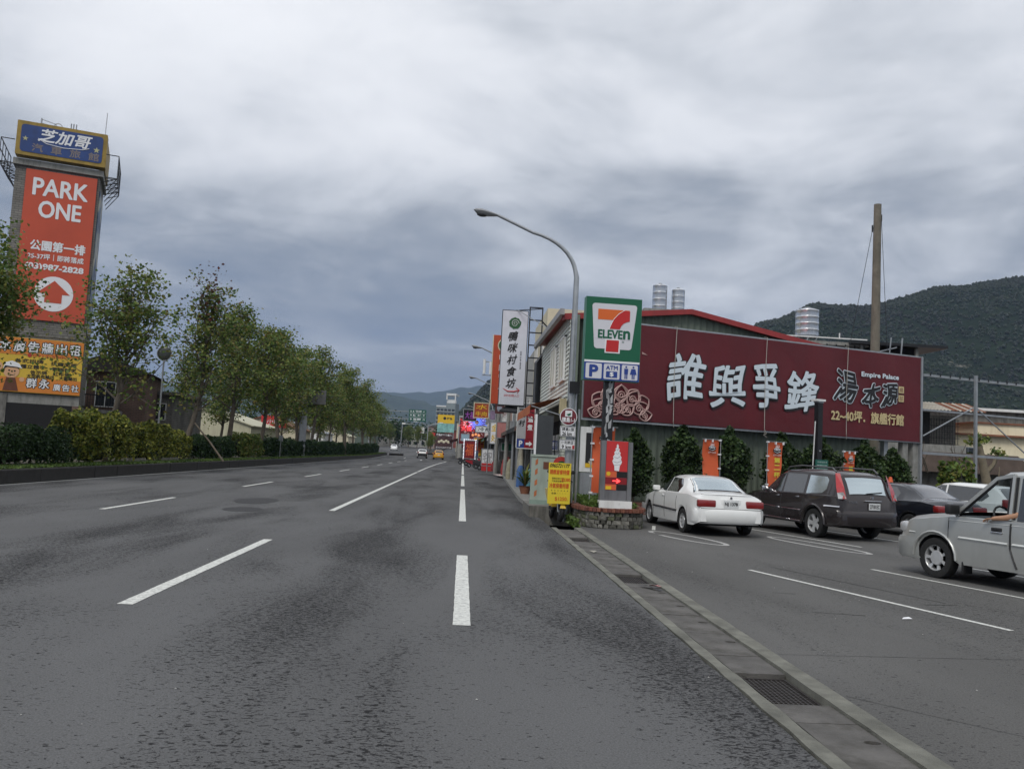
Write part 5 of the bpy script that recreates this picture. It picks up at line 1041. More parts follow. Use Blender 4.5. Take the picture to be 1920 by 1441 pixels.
# yellow handwritten board hung on a scooter
YB = thing('handwritten_board', 'yellow handwritten price board leaning on the scooter front', 'advert board', (2.47, 21.45, .47), R(4)); b_ = MB().box(-.30, .27, -.015, .0, .0, 1.02).build('board', mat('poster_yellow', (.72, .55, .03), .6, var=.04), YB)
mb = MB(); fat(mb, '0965721177', -.02, .95, .5, .09, -.02, .003, 3, shear=.2); tput(mb, '精緻洗車打蠟', -.06, .63, .30, .05, -.02); tput(mb, '汽車美容套餐', -.06, .565, .30, .05, -.02); tput(mb, '・・・・・・', 0, .33, .42, .03, -.02); tput(mb, '全車・・・・', -.03, .26, .36, .05, -.02); mb.build('lettering', M_txtk, b_)
mb = MB(); fat(mb, '精緻套餐特價', -.02, .79, .5, .12, -.02, .003, 3, shear=.1); fat(mb, '$2380', .15, .60, .22, .09, -.021, .003, 3); fat(mb, '冷氣保養特惠', -.02, .45, .5, .12, -.02, .003, 3, shear=.1); fat(mb, '$1250.', .05, .12, .32, .10, -.02, .003, 3); mb.build('lettering', mat('marker_orange', (.6, .10, .01), .6), b_)

def scooter(label, loc, rz, colr, nm, grp=None):
    t = thing(nm, label, 'scooter', loc, rz, grp); m = mat('scooter_' + colr[0], colr[1], .3, coat=.4, var=.05)
    def whl(y):
        w_ = bpy.data.objects.new('wheel', MB().lathe([(.12, -.05), (.19, -.055), (.235, -.035), (.25, 0), (.235, .035), (.19, .055), (.12, .05)], 20, (0, 0, 0), 'x', cap=False).mesh('wheel', M_black, 50)); COL.objects.link(w_); w_.parent = t; w_.location = (0, y, .25)
        r_ = MB().lathe([(.03, -.05), (.05, -.05), (.05, .05), (.03, .05)], 10, (0, 0, 0), 'x')
        for k in range(5): a = k * 2 * PI / 5; r_.bar((0, .04 * math.cos(a), .04 * math.sin(a)), (0, .13 * math.cos(a), .13 * math.sin(a)), .03)
        r_.lathe([(.12, -.035), (.14, -.045), (.14, .045), (.12, .035)], 18, (0, 0, 0), 'x', cap=False).build('rim', M_tank, w_, 40)
    whl(-.62); whl(.58)
    MB().tube([(-.07, -.62, .25), (-.07, -.5, .55), (0, -.42, .72)], .025, 6).tube([(.07, -.62, .25), (.07, -.5, .55), (0, -.42, .72)], .025, 6).build('fork', M_steel, t)
    mb = MB(); mb.add([(-.04, -.80, .47), (.04, -.80, .47), (-.10, -.62, .53), (.10, -.62, .53), (-.10, -.45, .48), (.10, -.45, .48), (-.08, -.88, .36), (.08, -.88, .36)], [(0, 1, 3, 2), (2, 3, 5, 4), (6, 7, 1, 0)]); mb.build('mudguard', m, t)
    MB().add([(-.2, -.38, .36), (.2, -.38, .36), (-.24, -.52, .75), (.24, -.52, .75), (-.14, -.52, 1.0), (.14, -.52, 1.0), (0, -.56, .4), (0, -.66, .78), (0, -.58, 1.02), (-.2, -.3, .4), (.2, -.3, .4), (-.14, -.34, .98), (.14, -.34, .98)],
             [(0, 6, 7, 2), (6, 1, 3, 7), (2, 7, 8, 4), (7, 3, 5, 8), (0, 2, 4, 11, 9), (1, 3, 5, 12, 10), (4, 8, 5, 12, 11), (9, 11, 12, 10)]).build('front_shield', m, t, 30)
    MB().box(-.16, .16, -.34, .2, .28, .36).build('footboard', M_black, t)
    MB().add([(-.15, .18, .3), (.15, .18, .3), (-.17, .2, .68), (.17, .2, .68), (-.12, .92, .62), (.12, .92, .62), (-.14, .95, .78), (.14, .95, .78), (-.16, .2, .74), (.16, .2, .74)], [(0, 1, 3, 2), (0, 2, 8, 6, 4), (1, 3, 9, 7, 5), (4, 5, 7, 6), (0, 1, 5, 4), (2, 3, 9, 8), (8, 9, 7, 6)]).build('rear_body', m, t, 30)
    MB().ball((0, .5, .78), 1, 10, 6, (.15, .36, .07)).build('seat', M_black, t, 60)
    MB().tube([(-.33, -.36, 1.02), (-.2, -.42, 1.05), (.2, -.42, 1.05), (.33, -.36, 1.02)], .018, 6).build('handlebar', M_dark, t)
    for s_ in (-1, 1): MB().tube([(s_ * .2, -.42, 1.05), (s_ * .28, -.44, 1.22)], .008, 4).ball((s_ * .3, -.45, 1.26), 1, 8, 6, (.07, .015, .05)).build('mirror', M_dark, t, 60)
    MB().ball((0, -.60, .90), 1, 8, 6, (.09, .05, .07)).build('headlight', mat('lamp_glass', (.6, .6, .55), .1), t, 60)
    MB().box(-.08, .08, .92, .97, .7, .76).build('tail_light', M_red, t); return t
s0 = scooter('yellow fronted scooter parked by the stone planter behind the handwritten board', (2.50, 22.30, 0), R(5), ('yellow', (.55, .36, .03)), 'scooter')
sb = scooter('dark scooter parked nearest along the distant shops, beside the red newspaper box', (2.2, 80, 0), R(80), ('dark', (.03, .03, .035)), 'scooter', 'scooters parked along the distant shops')
for i, (x, y_, rz, lb) in enumerate(((1.9, 84, 70, 'second of the distant parked dark scooters, just beyond the nearest'), (1.5, 96, 20, 'dark scooter left of the neon framed sign'), (1.0, 101, 100, 'dark scooter under the neon framed sign'), (.3, 110, 85, 'farthest left of the distant parked scooters'))): dup(sb, (x, y_, 0), R(rz), label=lb)
sr = scooter('red scooter among the dark ones before the distant signs', (1.3, 92, 0), R(95), ('red', (.35, .02, .03)), 'scooter', 'scooters parked along the distant shops'); dup(sr, (1.8, 89, 0), R(60), label='second red scooter, nearer than the neon framed sign')
# potted plant by the kerb
t = thing('potted_palm', 'spiky potted plant on the pavement left of the green cabinet', 'potted plant', (2.5, 33.5, .13)); MB().lathe([(.16, 0), (.24, .3), (.26, .3), (.22, .26)], 14).build('pot', M_rust, t, 40); mb = MB(); rb = random.Random(9)
for i in range(46):
    a = rb.uniform(0, 2 * PI); l_ = rb.uniform(.6, 1.25); el = rb.uniform(.5, 1.3); d_ = Vector((math.cos(a), math.sin(a), 0)); s_ = Vector((-d_.y, d_.x, 0)) * .04; b0 = Vector((0, 0, .3)); m_ = b0 + d_ * l_ * .4 * math.cos(el) + Vector((0, 0, l_ * .6 * math.sin(el))); e_ = b0 + d_ * l_ * math.cos(el) + Vector((0, 0, l_ * math.sin(el) * .8))
    mb.add([b0 - s_ * .4, b0 + s_ * .4, m_ + s_, m_ - s_, e_], [(0, 1, 2, 3), (3, 2, 4)])
mb.build('leaf', LF_maple, t, kind='stuff')
# ---------------------------------------------------------------- shops along the right side
def shop(nm, label, x, y0, y1, h, wm, floors=2, awn=None, dark=True, depth=10, gz=.13):
    t = thing(nm, label, 'shop', (x, y0, gz + hz(y0)), R(90)); ln = y1 - y0      # local x runs along the street, -y... the street lies on +y side
    MB().box(0, ln, -depth, 0, 0, h).build('wall', wm, t)
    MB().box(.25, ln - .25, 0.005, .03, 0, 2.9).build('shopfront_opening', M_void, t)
    n = max(1, int(ln / 3))
    for i in range(n + 1): xx = min(max(ln * i / n, .15), ln - .15); MB().box(xx - .14, xx + .14, .035, .25, 0, 3.0).build('pillar', M_conc, t)
    for f in range(1, floors):
        for i in range(n):
            xx = ln * (i + .5) / n; z0 = 3.3 + 3.0 * (f - 1) + .5
            fr = MB().box(xx - .85, xx + .85, .01, .07, z0 - .06, z0).box(xx - .85, xx + .85, .01, .07, z0 + 1.3, z0 + 1.36).box(xx - .85, xx - .79, .01, .07, z0, z0 + 1.3).box(xx + .79, xx + .85, .01, .07, z0, z0 + 1.3).box(xx - .03, xx + .03, .01, .06, z0, z0 + 1.3).build('window', M_white, t)
            MB().box(xx - .79, xx + .79, .008, .02, z0, z0 + 1.3).build('pane', M_pane, fr)
    if awn: 
        mb = MB(); mb.add([(0, .03, 3.5), (ln, .03, 3.5), (ln, 1.5, 3.0), (0, 1.5, 3.0), (0, 1.52, 2.75), (ln, 1.52, 2.75)], [(0, 1, 2, 3), (3, 2, 5, 4)]); mb.build('awning', awn, t)
    return t
M_gw = mat('grey_white_render', (.38, .38, .36), .8, var=.1, dirt=.5); M_pinkr = mat('pinkish_render', (.36, .27, .24), .8, var=.1, dirt=.4)
shop('three_storey_shop', 'cream three storey shop house behind the tall white vertical sign', 4.2, 46, 54, 9.55, M_cream, 3, M_dark, depth=6)
shop('single_storey_shop', 'low shop with a brown awning between the clapboard wall and the cream shop house', 4.2, 39, 45.8, 4.6, M_gw, 1, mat('awning_rust', (.12, .06, .04), .8))
shop('narrow_shop', 'grey shop house just past the cream one', 4.2, 54.2, 62, 8.2, M_gw, 2, mat('awning_brown', (.09, .06, .045), .8))
shop('tiled_shop', 'brown tiled shop house with a pale awning', 4.1, 62.2, 74, 7.6, M_btile, 2, M_steel)
shop('pink_shop', 'pinkish rendered shop near the pole transformer', 3.9, 74.2, 88, 7.0, M_pinkr, 2, mat('awning_white', (.5, .5, .5), .7, dirt=.3))
shop('low_shop', 'low shop with a green awning among the neon signs', 3.6, 88.2, 102, 4.6, M_gw, 1, M_green)
shop('neon_shop', 'shop behind the blue and red neon burst', 3.0, 102.2, 122, 6.5, M_conc, 2, M_red)
shop('far_shop', 'far shop on the bend of the road', .6, 124, 150, 6.0, M_cream, 1, M_dark)
shop('bend_shop', 'last shop visible on the bend', -1.0, 151, 185, 7.5, M_gw, 2, M_red)

# big white vertical sign
VS = thing('vertical_sign', 'tall white vertical sign with five black brush characters and green seal', 'shop sign', (2.23, 42, 0), R(0))
MB().box(-.65, .65, 0, .3, 4.0, 8.78).build('cabinet', M_dark, VS); b_ = MB().box(-.62, .62, -.02, -.001, 4.06, 8.74).build('sign_face', mat('sign_lilac_white', (.60, .62, .68), .45, var=.05), VS)
mb = MB()
for i, ch in enumerate('鴨咪村食坊'): fat(mb, ch, -.06, 7.47 - .585 * i, .45, .46, -.03, .012, 5, shear=.15, warp=.04)
tput(mb, '宜蘭 冠軍 櫻桃鴨', .36, 6.3, .9, .07, -.03, rot=R(-90)); mb.build('lettering', M_txtk, b_)
mb = MB(); sheet(mb, [((.30 + .02 * math.sin(q * 1.9)) * math.cos(q * .2618), 8.12 + (.29 + .02 * math.sin(q * 2.3)) * math.sin(q * .2618)) for q in range(24)], -.028, 0); mb.tube([(.2 * (1 - q / 22) * math.cos(q * .6), -.034, 8.12 + .2 * (1 - q / 22) * math.sin(q * .6)) for q in range(20)], .012, 4, 1); mb.build('green_seal', [mat('seal_green', (.02, .09, .03), .5), M_txtw], b_)
mb = MB(); mb.tube([(-.45, -.03, 4.86), (-.2, -.03, 4.72), (.1, -.03, 4.72), (.36, -.03, 4.80)], [.01, .03, .035, .02], 5); mb.tube([(.22, -.03, 4.90), (.38, -.03, 4.80), (.28, -.03, 4.66)], .02, 4); tput(mb, '50M右轉入口', 0, 4.52, .75, .13, -.03); mb.build('red_arrow', M_sred, b_)
mb = MB()
for i in range(11):
    for j in range(3): x = -.5 + .1 * i; mb.box(x - .004, x + .004, -.028, -.021, 4.12 + .11 * j, 4.17 + .11 * j + .03 * (i % 3 == 0))
mb.build('small_print', mat('grey_print', (.3, .32, .4), .6), b_)
mb = MB()     # steel lattice to the right of the sign
for x in (.72, 1.35): mb.box(x - .03, x + .03, .0, .06, 3.8, 8.95)
for i in range(9): mb.box(.69, 1.38, .005, .055, 3.9 + .63 * i, 3.96 + .63 * i)
mb.bar((.0, .1, 8.78), (1.35, .1, 8.95), .04); mb.bar((1.35, .03, 8.3), (1.9, .6, 7.9), .05); mb.build('lattice', M_dark, VS)
MB().bar((.1, -.05, 8.78), (1.6, -1.5, 7.7), .035).build('stay', M_steel, VS)
mb = MB(); vs = []
mb.add([(-.95, -1.1, 3.5), (1.7, -1.1, 3.4), (1.7, .6, 3.95), (-.3, .6, 3.98), (-.95, -1.1, 3.40), (1.7, -1.1, 3.3)], [(0, 1, 2, 3), (0, 4, 5, 1), (4, 3, 2, 5)]); solo(mb.build('dark_canopy', M_dark), 'dark corrugated canopy under the tall white vertical sign', 'canopy').location = (2.6, 42.5, .25)
MB().prism([(-.55, 4.0), (.6, 4.35), (.95, 6.2), (.95, 7.4), (.35, 7.7), (.1, 7.1), (.2, 5.5)], 4.0, 4.02).build('dummy', M_dark); bpy.data.objects.remove(SC.objects['dummy'])
t = thing('grey_side_sign', 'slanted grey sign with white brush strokes between the lattice and the clapboard wall', 'shop sign', (3.55, 38.8, 0), R(52)); b_ = MB().prism([(-.75, 4.0), (.75, 4.0), (.75, 7.1), (-.75, 5.8)], 0, .12).build('panel', mat('slate_panel', (.06, .065, .075), .5, var=.1), t)
mb = MB(); fat(mb, '鴨味', -.0, 4.9, .7, .9, -.012, .01, 3, warp=.08); mb.build('lettering', mat('dim_white', (.3, .32, .36), .6), b_)
# orange vertical sign with green seal
t = thing('orange_vertical_sign', 'orange red vertical sign with a round green seal behind the white one', 'shop sign', (2.0, 50, 0)); b_ = MB().box(-.55, .55, 0, .25, 4.55, 8.6).build('cabinet', mat('sign_vermilion', (.42, .06, .02), .45, var=.1), t)
mb = MB(); sheet(mb, circ(.12, 8.0, .42), -.004, 0); sheet(mb, circ(.12, 8.0, .36), -.01, 1); mb.build('green_seal', [M_cream, MATS['seal_green']], b_); mb = MB(); [fat(mb, ch, .05, 7.25 - .55 * i, .4, .42, -.008, .012, 4) for i, ch in enumerate('鴨肉餐廳')]; mb.build('lettering', M_txtw, b_); MB().box(-.6, -.552, -.01, .25, 4.5, 8.6).build('edge', M_cream, b_)
t = thing('small_dark_sign', 'small dark red sign box below the orange vertical sign', 'shop sign', (2.35, 49.5, 0)); MB().box(-.62, -.1, 0, .2, 3.95, 4.5).build('cabinet', mat('dark_red_panel', (.08, .02, .02), .5), t); mb = MB(); fat(mb, '鴨', -.36, 4.22, .3, .3, -.008, .01, 3); mb.build('lettering', MATS['grey_print'], t)
# menu sign on the pavement: 咪村 / P ->
MS = thing('pavement_sign', 'grey and red roadside sign with a blue parking square and white arrow', 'shop sign', (2.72, 38, .13), R(0))
b_ = MB().box(-.36, .02, 0, .14, 2.22, 3.6, 0).box(.02, .38, 0, .14, 2.22, 3.6, 1).box(-.36, -.02, 0, .14, 1.82, 2.21, 2).box(-.02, .38, 0, .14, 1.82, 2.21, 1).build('sign_face', [mat('sign_grey', (.38, .38, .40), .5), mat('sign_crimson', (.25, .01, .02), .5), M_blue], MS)
MB().box(-.39, -.362, -.02, .16, 1.78, 3.62).box(-.39, .41, -.02, .16, 1.78, 1.815).box(.385, .41, -.02, .16, 1.82, 3.62).build('frame', M_white, MS); MB().box(-.35, -.29, .02, .12, 0, 1.78).box(.3, .36, .02, .12, 0, 1.78).build('post', M_steel, MS)
mb = MB(); [fat(mb, ch, -.17, 3.3 - .38 * i, .26, .28, -.006, .008, 4, shear=.15) for i, ch in enumerate('咪村')]; fat(mb, '鴨', -.17, 3.52, .26, .12, -.006, .006, 2); mb.build('lettering', M_txtk, b_)
mb = MB(); [fat(mb, ch, .20, 3.1 - .36 * i, .22, .26, -.006, .008, 4) for i, ch in enumerate('滷煮')]; fat(mb, 'P', -.18, 2.01, .14, .24, -.008, .014, 5); sheet(mb, [(.04, 2.06), (.20, 2.06), (.20, 2.13), (.34, 2.01), (.20, 1.89), (.20, 1.96), (.04, 1.96)], -.008); mb.build('lettering', M_txtw, b_)

def osign(nm, label, x, y, z0, z1, w, face, txt=None, tm=None, cols=1, frame=None, rz=0, post=True, cell=None, emit=None):
    t = thing(nm, label, 'shop sign', (x, y, hz(y)), rz); b_ = MB().box(-w / 2, w / 2, 0, .2, z0, z1).build('cabinet', face, t)
    f = frame or M_steel; e = .05 + w * .02; MB().box(-w / 2 - e, -w / 2 - .002, -.03, .22, z0 - e, z1 + e).box(w / 2 + .002, w / 2 + e, -.03, .22, z0 - e, z1 + e).box(-w / 2, w / 2, -.03, .22, z1 + .002, z1 + e).box(-w / 2, w / 2, -.03, .22, z0 - e, z0 - .002).build('frame', f, t)
    if txt:
        mb = MB(); lines = txt.split('|'); hh = (z1 - z0) / len(lines)
        for i, ln in enumerate(lines): fat(mb, ln, 0, z1 - hh * (i + .5), w * .8, hh * .68, -.008, .012 * hh, 4, shear=.1)
        mb.build('lettering', tm or M_txtw, b_)
    if post: MB().tube([(w / 2 + e + .06, .1, 0), (w / 2 + e + .06, .1, z1)], .05, 6).build('post', M_steel, t)
    return t
osign('beef_noodle_sign', 'orange red square sign with yellow brush characters and a pale frame', 1.32, 70, 4.5, 5.65, 1.15, mat('sign_rust', (.34, .06, .02), .5, var=.2), '水|牛肉', M_yel, frame=M_cream)
osign('purple_sign', 'purple characters sign left of the orange square sign', .55, 95, 5.1, 6.3, 1.4, M_void, '大福', mat('purple_neon', (.20, .04, .26), .5, emit=.15), post=False)
osign('yellow_strip_sign', 'narrow white sign with yellow and red figures', 2.35, 66, 2.4, 4.0, .62, M_txtw, '金|好', M_yel)
osign('pink_panel_sign', 'faded pink panel sign under the pole wires', 2.75, 62, 2.8, 3.9, .75, mat('faded_pink', (.42, .18, .17), .6, dirt=.2))
osign('grey_menu_sign', 'grey menu panel beside the faded pink panel', 3.3, 60, 2.6, 3.9, .6, M_steel)
osign('violet_sign', 'small violet sign on the utility pole', 2.2, 68, 4.3, 5.0, .4, mat('violet_print', (.22, .16, .25), .5, var=.3))
osign('green_cloth_sign', 'small dark green sign over the pavement', 3.25, 64, 1.9, 2.4, .75, M_green, post=False)
osign('red_box_sign', 'white and red roadside notice box beside the parked scooters', 2.25, 78, .5, 1.95, 1.0, M_txtw, '宅配', MATS['sign_grey']); MB().box(-.5, .5, -.02, .2, 0, .7).build('red_base', M_sred, SC.objects['red_box_sign'])
osign('pale_blue_sign', 'small pale blue square sign before the dark red wall of signs', .2, 121, 3.2, 4.1, 1.1, mat('pale_blue', (.3, .45, .55), .5), post=False)
osign('striped_stand', 'yellow and red striped stand behind the neon framed sign', 1.95, 106, 1.2, 3.4, 1.3, M_yel, '營業中', M_sred)
osign('blue_flag_sign', 'blue cloth sign low beside the neon framed sign', 1.5, 103, .2, 1.8, .6, mat('cloth_blue', (.08, .22, .45), .7), post=False)
osign('white_awning_sign', 'white and black awning sign above the striped stand', 2.35, 98, 4.0, 4.6, 2.0, M_txtw, '冷飲', M_txtk, post=False)
osign('red_banner_sign', 'tall narrow red sign left of the neon burst', .2, 125, 2.2, 5.0, .8, M_sred, '名|產|站', M_txtw, post=False)
osign('red_wall_sign', 'wide dark red wall of signs with small white and pink figures', 1.15, 123.2, 2.75, 6.5, 3.6, mat('sign_wine', (.16, .012, .018), .5, var=.2), None, mat('dusty_print', (.55, .36, .36), .5), post=False)
# neon framed sign: red board inside a string of white bulbs
t = osign('neon_framed_sign', 'red street sign framed by a dotted string of white lamps', .75, 99, .9, 2.9, 1.15, mat('sign_maroon2', (.20, .01, .015), .5), '福', M_orange, post=False); mb = MB()
for i in range(14): 
    for s_ in (-1, 1): mb.ball((s_ * .68, -.06, .85 + 2.15 * i / 13), .055, 6, 4)
for i in range(7): mb.ball((-.68 + 1.36 * i / 6, -.06, 3.05), .055, 6, 4)
mb.build('bulb', mat('bulb_white', (.9, .9, 1), .4, var=0, emit=.9), t, 60, kind='stuff')
# neon bursts
t = thing('neon_burst_sign', 'blue and red neon firework sign with pale script over the pavement', 'neon sign', (1.45, 100, 0)); nb = mat('neon_blue', (.10, .22, .95), .4, var=0, emit=1.0); nr = mat('neon_red', (.75, .06, .07), .4, var=0, emit=.6); nw = mat('neon_pale', (.8, .8, .9), .4, var=0, emit=.6)
mb = MB(); rb = random.Random(12)
for i in range(26): a = 2 * PI * i / 26; r1 = rb.uniform(.8, 1.25); mb.bar((.0 + .25 * math.cos(a), 0, 5.1 + .25 * math.sin(a)), (r1 * math.cos(a), 0, 5.1 + r1 * math.sin(a)), .055)
mb.build('blue_ray', nb, t, kind='stuff'); mb = MB()
for i in range(24): a = 2 * PI * i / 24; r1 = rb.uniform(.7, 1.2); mb.bar((-1.1 + .2 * math.cos(a), .06, 4.9 + .2 * math.sin(a)), (-1.1 + r1 * math.cos(a), .06, 4.9 + r1 * math.sin(a)), .05)
fat(mb, '大福', -1.2, 4.35, 1.2, .6, -.06, .02, 4); mb.build('red_ray', nr, t, kind='stuff')
mb = MB(); [mb.ball((.25 + .33 * i, 0, 6.0 + .12 * math.sin(i * 2.1)), .26 - .03 * (i % 2), 8, 6, (1, .3, 1)) for i in range(5)]; mb.build('blue_cloud', mat('neon_azure', (.05, .28, .85), .4, var=0, emit=.7), t, 60)
mb = MB(); [mb.bar((-1.1 + .28 * math.cos(2 * PI * i / 9), -.03, 4.9 + .28 * math.sin(2 * PI * i / 9)), (-1.1 + .5 * math.cos(2 * PI * i / 9), -.03, 4.9 + .5 * math.sin(2 * PI * i / 9)), .05) for i in range(9)]; mb.build('pale_ray', nw, t, kind='stuff')
MB().tube([(.2, .15, 0), (.2, .15, 6)], .07, 6).build('post', M_steel, t); mb = MB(); [mb.ball((-.4 + .35 * i, 0, 3.6 + .1 * (i % 2)), .16, 8, 6, (1, .4, 1)) for i in range(3)]; mb.build('orange_tail', mat('neon_amber', (.8, .3, .12), .4, emit=.4, var=0), t, 60)
# utility poles with transformers
for i, (x, y_, h_, lb, tr_) in enumerate(((2.86, 57.5, 5.4, 'leaning wooden looking post at the kerb before the dark shop', 0), (2.7, 69, 10.2, 'utility pole with three pale cylinders near its top', 1), (2.5, 64.5, 4.2, 'concrete post with peeling notices beside the shop awnings', 0))):
    t = thing('utility_pole', lb, 'pole', (x, y_, .1)); MB().tube([(0, 0, 0), (.1 if i == 0 else 0, 0, h_)], [.15, .11], 8).build('pole', M_conc, t, 40)
    if tr_: 
        MB().bar((-1.5, 0, 8.9), (.5, 0, 8.9), .08).bar((-1.5, 0, 7.8), (.5, 0, 7.8), .08).build('crossarm', M_steel, t)
        for k in range(3): MB().tube([(-1.35 + .5 * k, -.1, 7.9), (-1.35 + .5 * k, -.1, 9.1 - .2 * (k % 2))], .11, 8).build('transformer', M_white, t, 40)
# clothes and stools clutter in front of the shops
M_cl = [mat('clutter_%d' % i, c_, .8, var=.25, scale=5) for i, c_ in enumerate(((.05, .12, .3), (.3, .28, .2), (.25, .04, .04), (.08, .08, .08), (.1, .3, .35), (.35, .12, .06), (.4, .38, .3)))]
rb = random.Random(15)
lab_c = ['closed beige parasol leaning at the shop front, nearest of the row', 'second closed beige parasol at the shop front', 'third closed beige parasol, farthest from the sign']
for i in range(3):
    t = thing('closed_parasol', lab_c[i], 'parasol', (2.95 + .1 * i, 43 + 2.2 * i, .13)); MB().lathe([(.06, .3), (.16, .5), (.12, 1.2), (.05, 2.0), (.02, 2.2)], 9).build('canopy', M_cl[6], t, 50); MB().tube([(0, 0, 0), (0, 0, 2.4)], .02, 6).build('pole', M_white, t)
for i, (x, y_, w_, h_, c_, lb, nm) in enumerate(((2.75, 40.2, .45, 1.0, 0, 'blue plastic sheet bundle at the shop entrance', 'cloth_bundle'), (2.95, 37.0, .35, .9, 4, 'teal bag standing near the potted plant', 'cloth_bundle'), (3.1, 35.5, .4, 1.4, 5, 'rusty red stand behind the potted plant', 'display_stand'),
        (2.9, 52, .5, 1.2, 1, 'beige covered cart on the pavement', 'covered_cart'), (3.1, 60, .8, 1.3, 2, 'dark red goods stand on the pavement', 'display_stand'), (2.8, 66, .7, 1.0, 3, 'black goods stand near the leaning post', 'display_stand'), (2.9, 74, .9, .9, 2, 'red crates piled beyond the leaning post', 'crate_pile'), (2.6, 86, .6, 1.1, 1, 'pale goods stand beside the parked scooters', 'display_stand'))):
    t = thing(nm, lb, 'clutter', (x, y_, .13)); q = MB()
    q.lathe([(w_ * .5, 0), (w_ * .56, h_ * .3), (w_ * .42, h_ * .8), (w_ * .2, h_), (.001, h_ * 1.02)], 7); q.build('body', M_cl[c_], t, 30); MB().box(-w_ * .3, w_ * .3, -w_ * .3, w_ * .3, h_ * .7, h_ * .75).build('shelf', M_cl[(c_ + 3) % 7], t)
MB().prism([(2.25, 61), (3.1, 62), (3.1, 58), (2.6, 57.4)], .13, .16, ax='z').build('pink_doormat', mat('pale_pink', (.55, .45, .42), .8)) and solo(SC.objects['pink_doormat'], 'pale pink ramp sheet lying at the pavement edge', 'ramp')
# manhole-like dark patch at the kerb
# ---------------------------------------------------------------- far end of the road
M_isl = M_kerb
def far_island(x0, x1, y0, y1): 
    MB().add([(x0, y0, hz(y0) + .35), (x1, y0, hz(y0) + .35), (x1, y1, hz(y1) + .35), (x0, y1, hz(y1) + .35), (x0, y0, hz(y0) - .1), (x1, y0, hz(y0) - .1), (x1, y1, hz(y1) - .1), (x0, y1, hz(y1) - .1)], [(0, 1, 2, 3), (0, 4, 5, 1), (1, 5, 6, 2), (0, 3, 7, 4)]).build('traffic_island', M_isl, kind='structure')
far_island(-9.4, -6.2, 178, 380)
for i, (x, y_, v, lb) in enumerate(((-7.6, 186, 0, 'nearest low tree on the far traffic island'), (-7.8, 200, 3, 'second tree on the far traffic island'), (-8.2, 218, 4, 'third tree on the far traffic island'), (-9, 240, 3, 'fourth tree on the far traffic island'), (-14, 262, 4, 'far roadside tree behind the white car, left group'), (-18, 280, 3, 'far roadside tree in the middle of the left group'), (-23, 270, 4, 'far roadside tree beside the end of the near median'))):
    place_tree(V[v], x, y_, hz(y_) + .3, lb, i * 1.3, [.34, .42, .46, .5, .7, .7, .75][i], group='trees at the far end of the road')
def twin_lamp(label, x, y, h):
    t = thing('twin_street_lamp', label, 'street lamp', (x, y, hz(y) + .3)); MB().tube([(0, 0, 0), (0, 0, h)], .11, 6).build('pole', M_steel, t)
    MB().tube([(0, 0, h - .6), (-.8, 0, h), (-2.6, 0, h + .5)], .06, 5).tube([(0, 0, h - .6), (.8, 0, h), (2.6, 0, h + .5)], .06, 5).build('arm', M_steel, t); MB().box(-3.3, -2.5, -.15, .15, h + .42, h + .6).box(2.5, 3.3, -.15, .15, h + .42, h + .6).build('lamp_head', M_white, t)
twin_lamp('twin armed lamp on the far traffic island', -8.1, 192, 6.2)
t = thing('camera_post', 'grey post with a horizontal arm and box at the tip of the near median', 'post', (-11.2, 153, hz(153) + .3)); MB().tube([(0, 0, 0), (.2, 0, 5.6)], .10, 6).build('post', M_steel, t); MB().tube([(.2, 0, 5.3), (2.2, 0, 5.5)], .05, 5).build('arm', M_steel, t); MB().box(.1, .7, -.2, .2, 5.3, 5.6).build('box', M_white, t)
MB().box(-13, -10.7, 152.4, 156, 0, hz(154) + .35).build('traffic_island', M_isl, kind='structure')
# green direction sign
t = thing('direction_sign', 'green overhead direction sign with white characters on a gantry arm', 'road sign', (-9.1, 165, hz(165)), R(0)); b_ = MB().box(-1.65, 1.65, 0, .12, 6.5, 8.75).build('board', mat('highway_green', (.005, .09, .06), .4), t)
mb = MB()
for z_, s_ in ((8.4, '3 5 礁溪 ↖'), (7.65, '9 頭 城 ↑'), (6.9, '9 宜蘭 ↗')): tput(mb, s_, 0, z_, 2.9, .42, -.01, offset=.03)
for z_ in (8.02, 7.27): mb.box(-1.6, 1.6, -.012, -.002, z_ - .02, z_ + .02)
mb.build('lettering', M_txtw, b_); MB().bar((-9, .2, 8.3), (1.6, .2, 8.3), .14).bar((-9, .2, 6.9), (1.6, .2, 6.9), .14).build('gantry_arm', M_steel, t); MB().tube([(-9, .2, -.5), (-9, .2, 8.6)], .2, 8).build('gantry_post', M_steel, t)
# far billboards
t = thing('yellow_far_billboard', 'far yellow, blue and green billboard over the road bend', 'billboard', (-5.2, 240, hz(240))); b_ = MB().box(-2.35, 2.35, 0, .3, 7.9, 10.3, 0).box(-2.35, 2.35, 0, .3, 5.4, 7.89, 1).build('panel', [M_yel, mat('print_landscape', (.22, .45, .42), .5, var=.5, scale=.9)], t)
mb = MB(); sheet(mb, circ(-.4, 9.3, .42), -.01); tput(mb, '好客', 1.0, 9.3, 1.6, .7, -.01, offset=.04); mb.build('lettering', M_txtk, b_); MB().box(-2.3, -2.1, .35, .5, 0, 7.9).box(2.1, 2.3, .35, .5, 0, 7.9).build('post', M_steel, t)
t = thing('dark_far_billboard', 'dark far billboard with white top row below the yellow one', 'billboard', (-5.4, 236, hz(236))); b_ = MB().box(-2.5, 2.3, 0, .3, .9, 5.0).build('panel', mat('dark_print', (.06, .025, .025), .5, var=.6, scale=1), t); mb = MB(); tput(mb, '花生捲蜜餞名產', 0, 4.6, 4.3, .55, -.01, offset=.05); tput(mb, '歡迎光臨伴手禮', 0, 1.2, 4.2, .4, -.01); mb.build('lettering', M_txtw, b_)
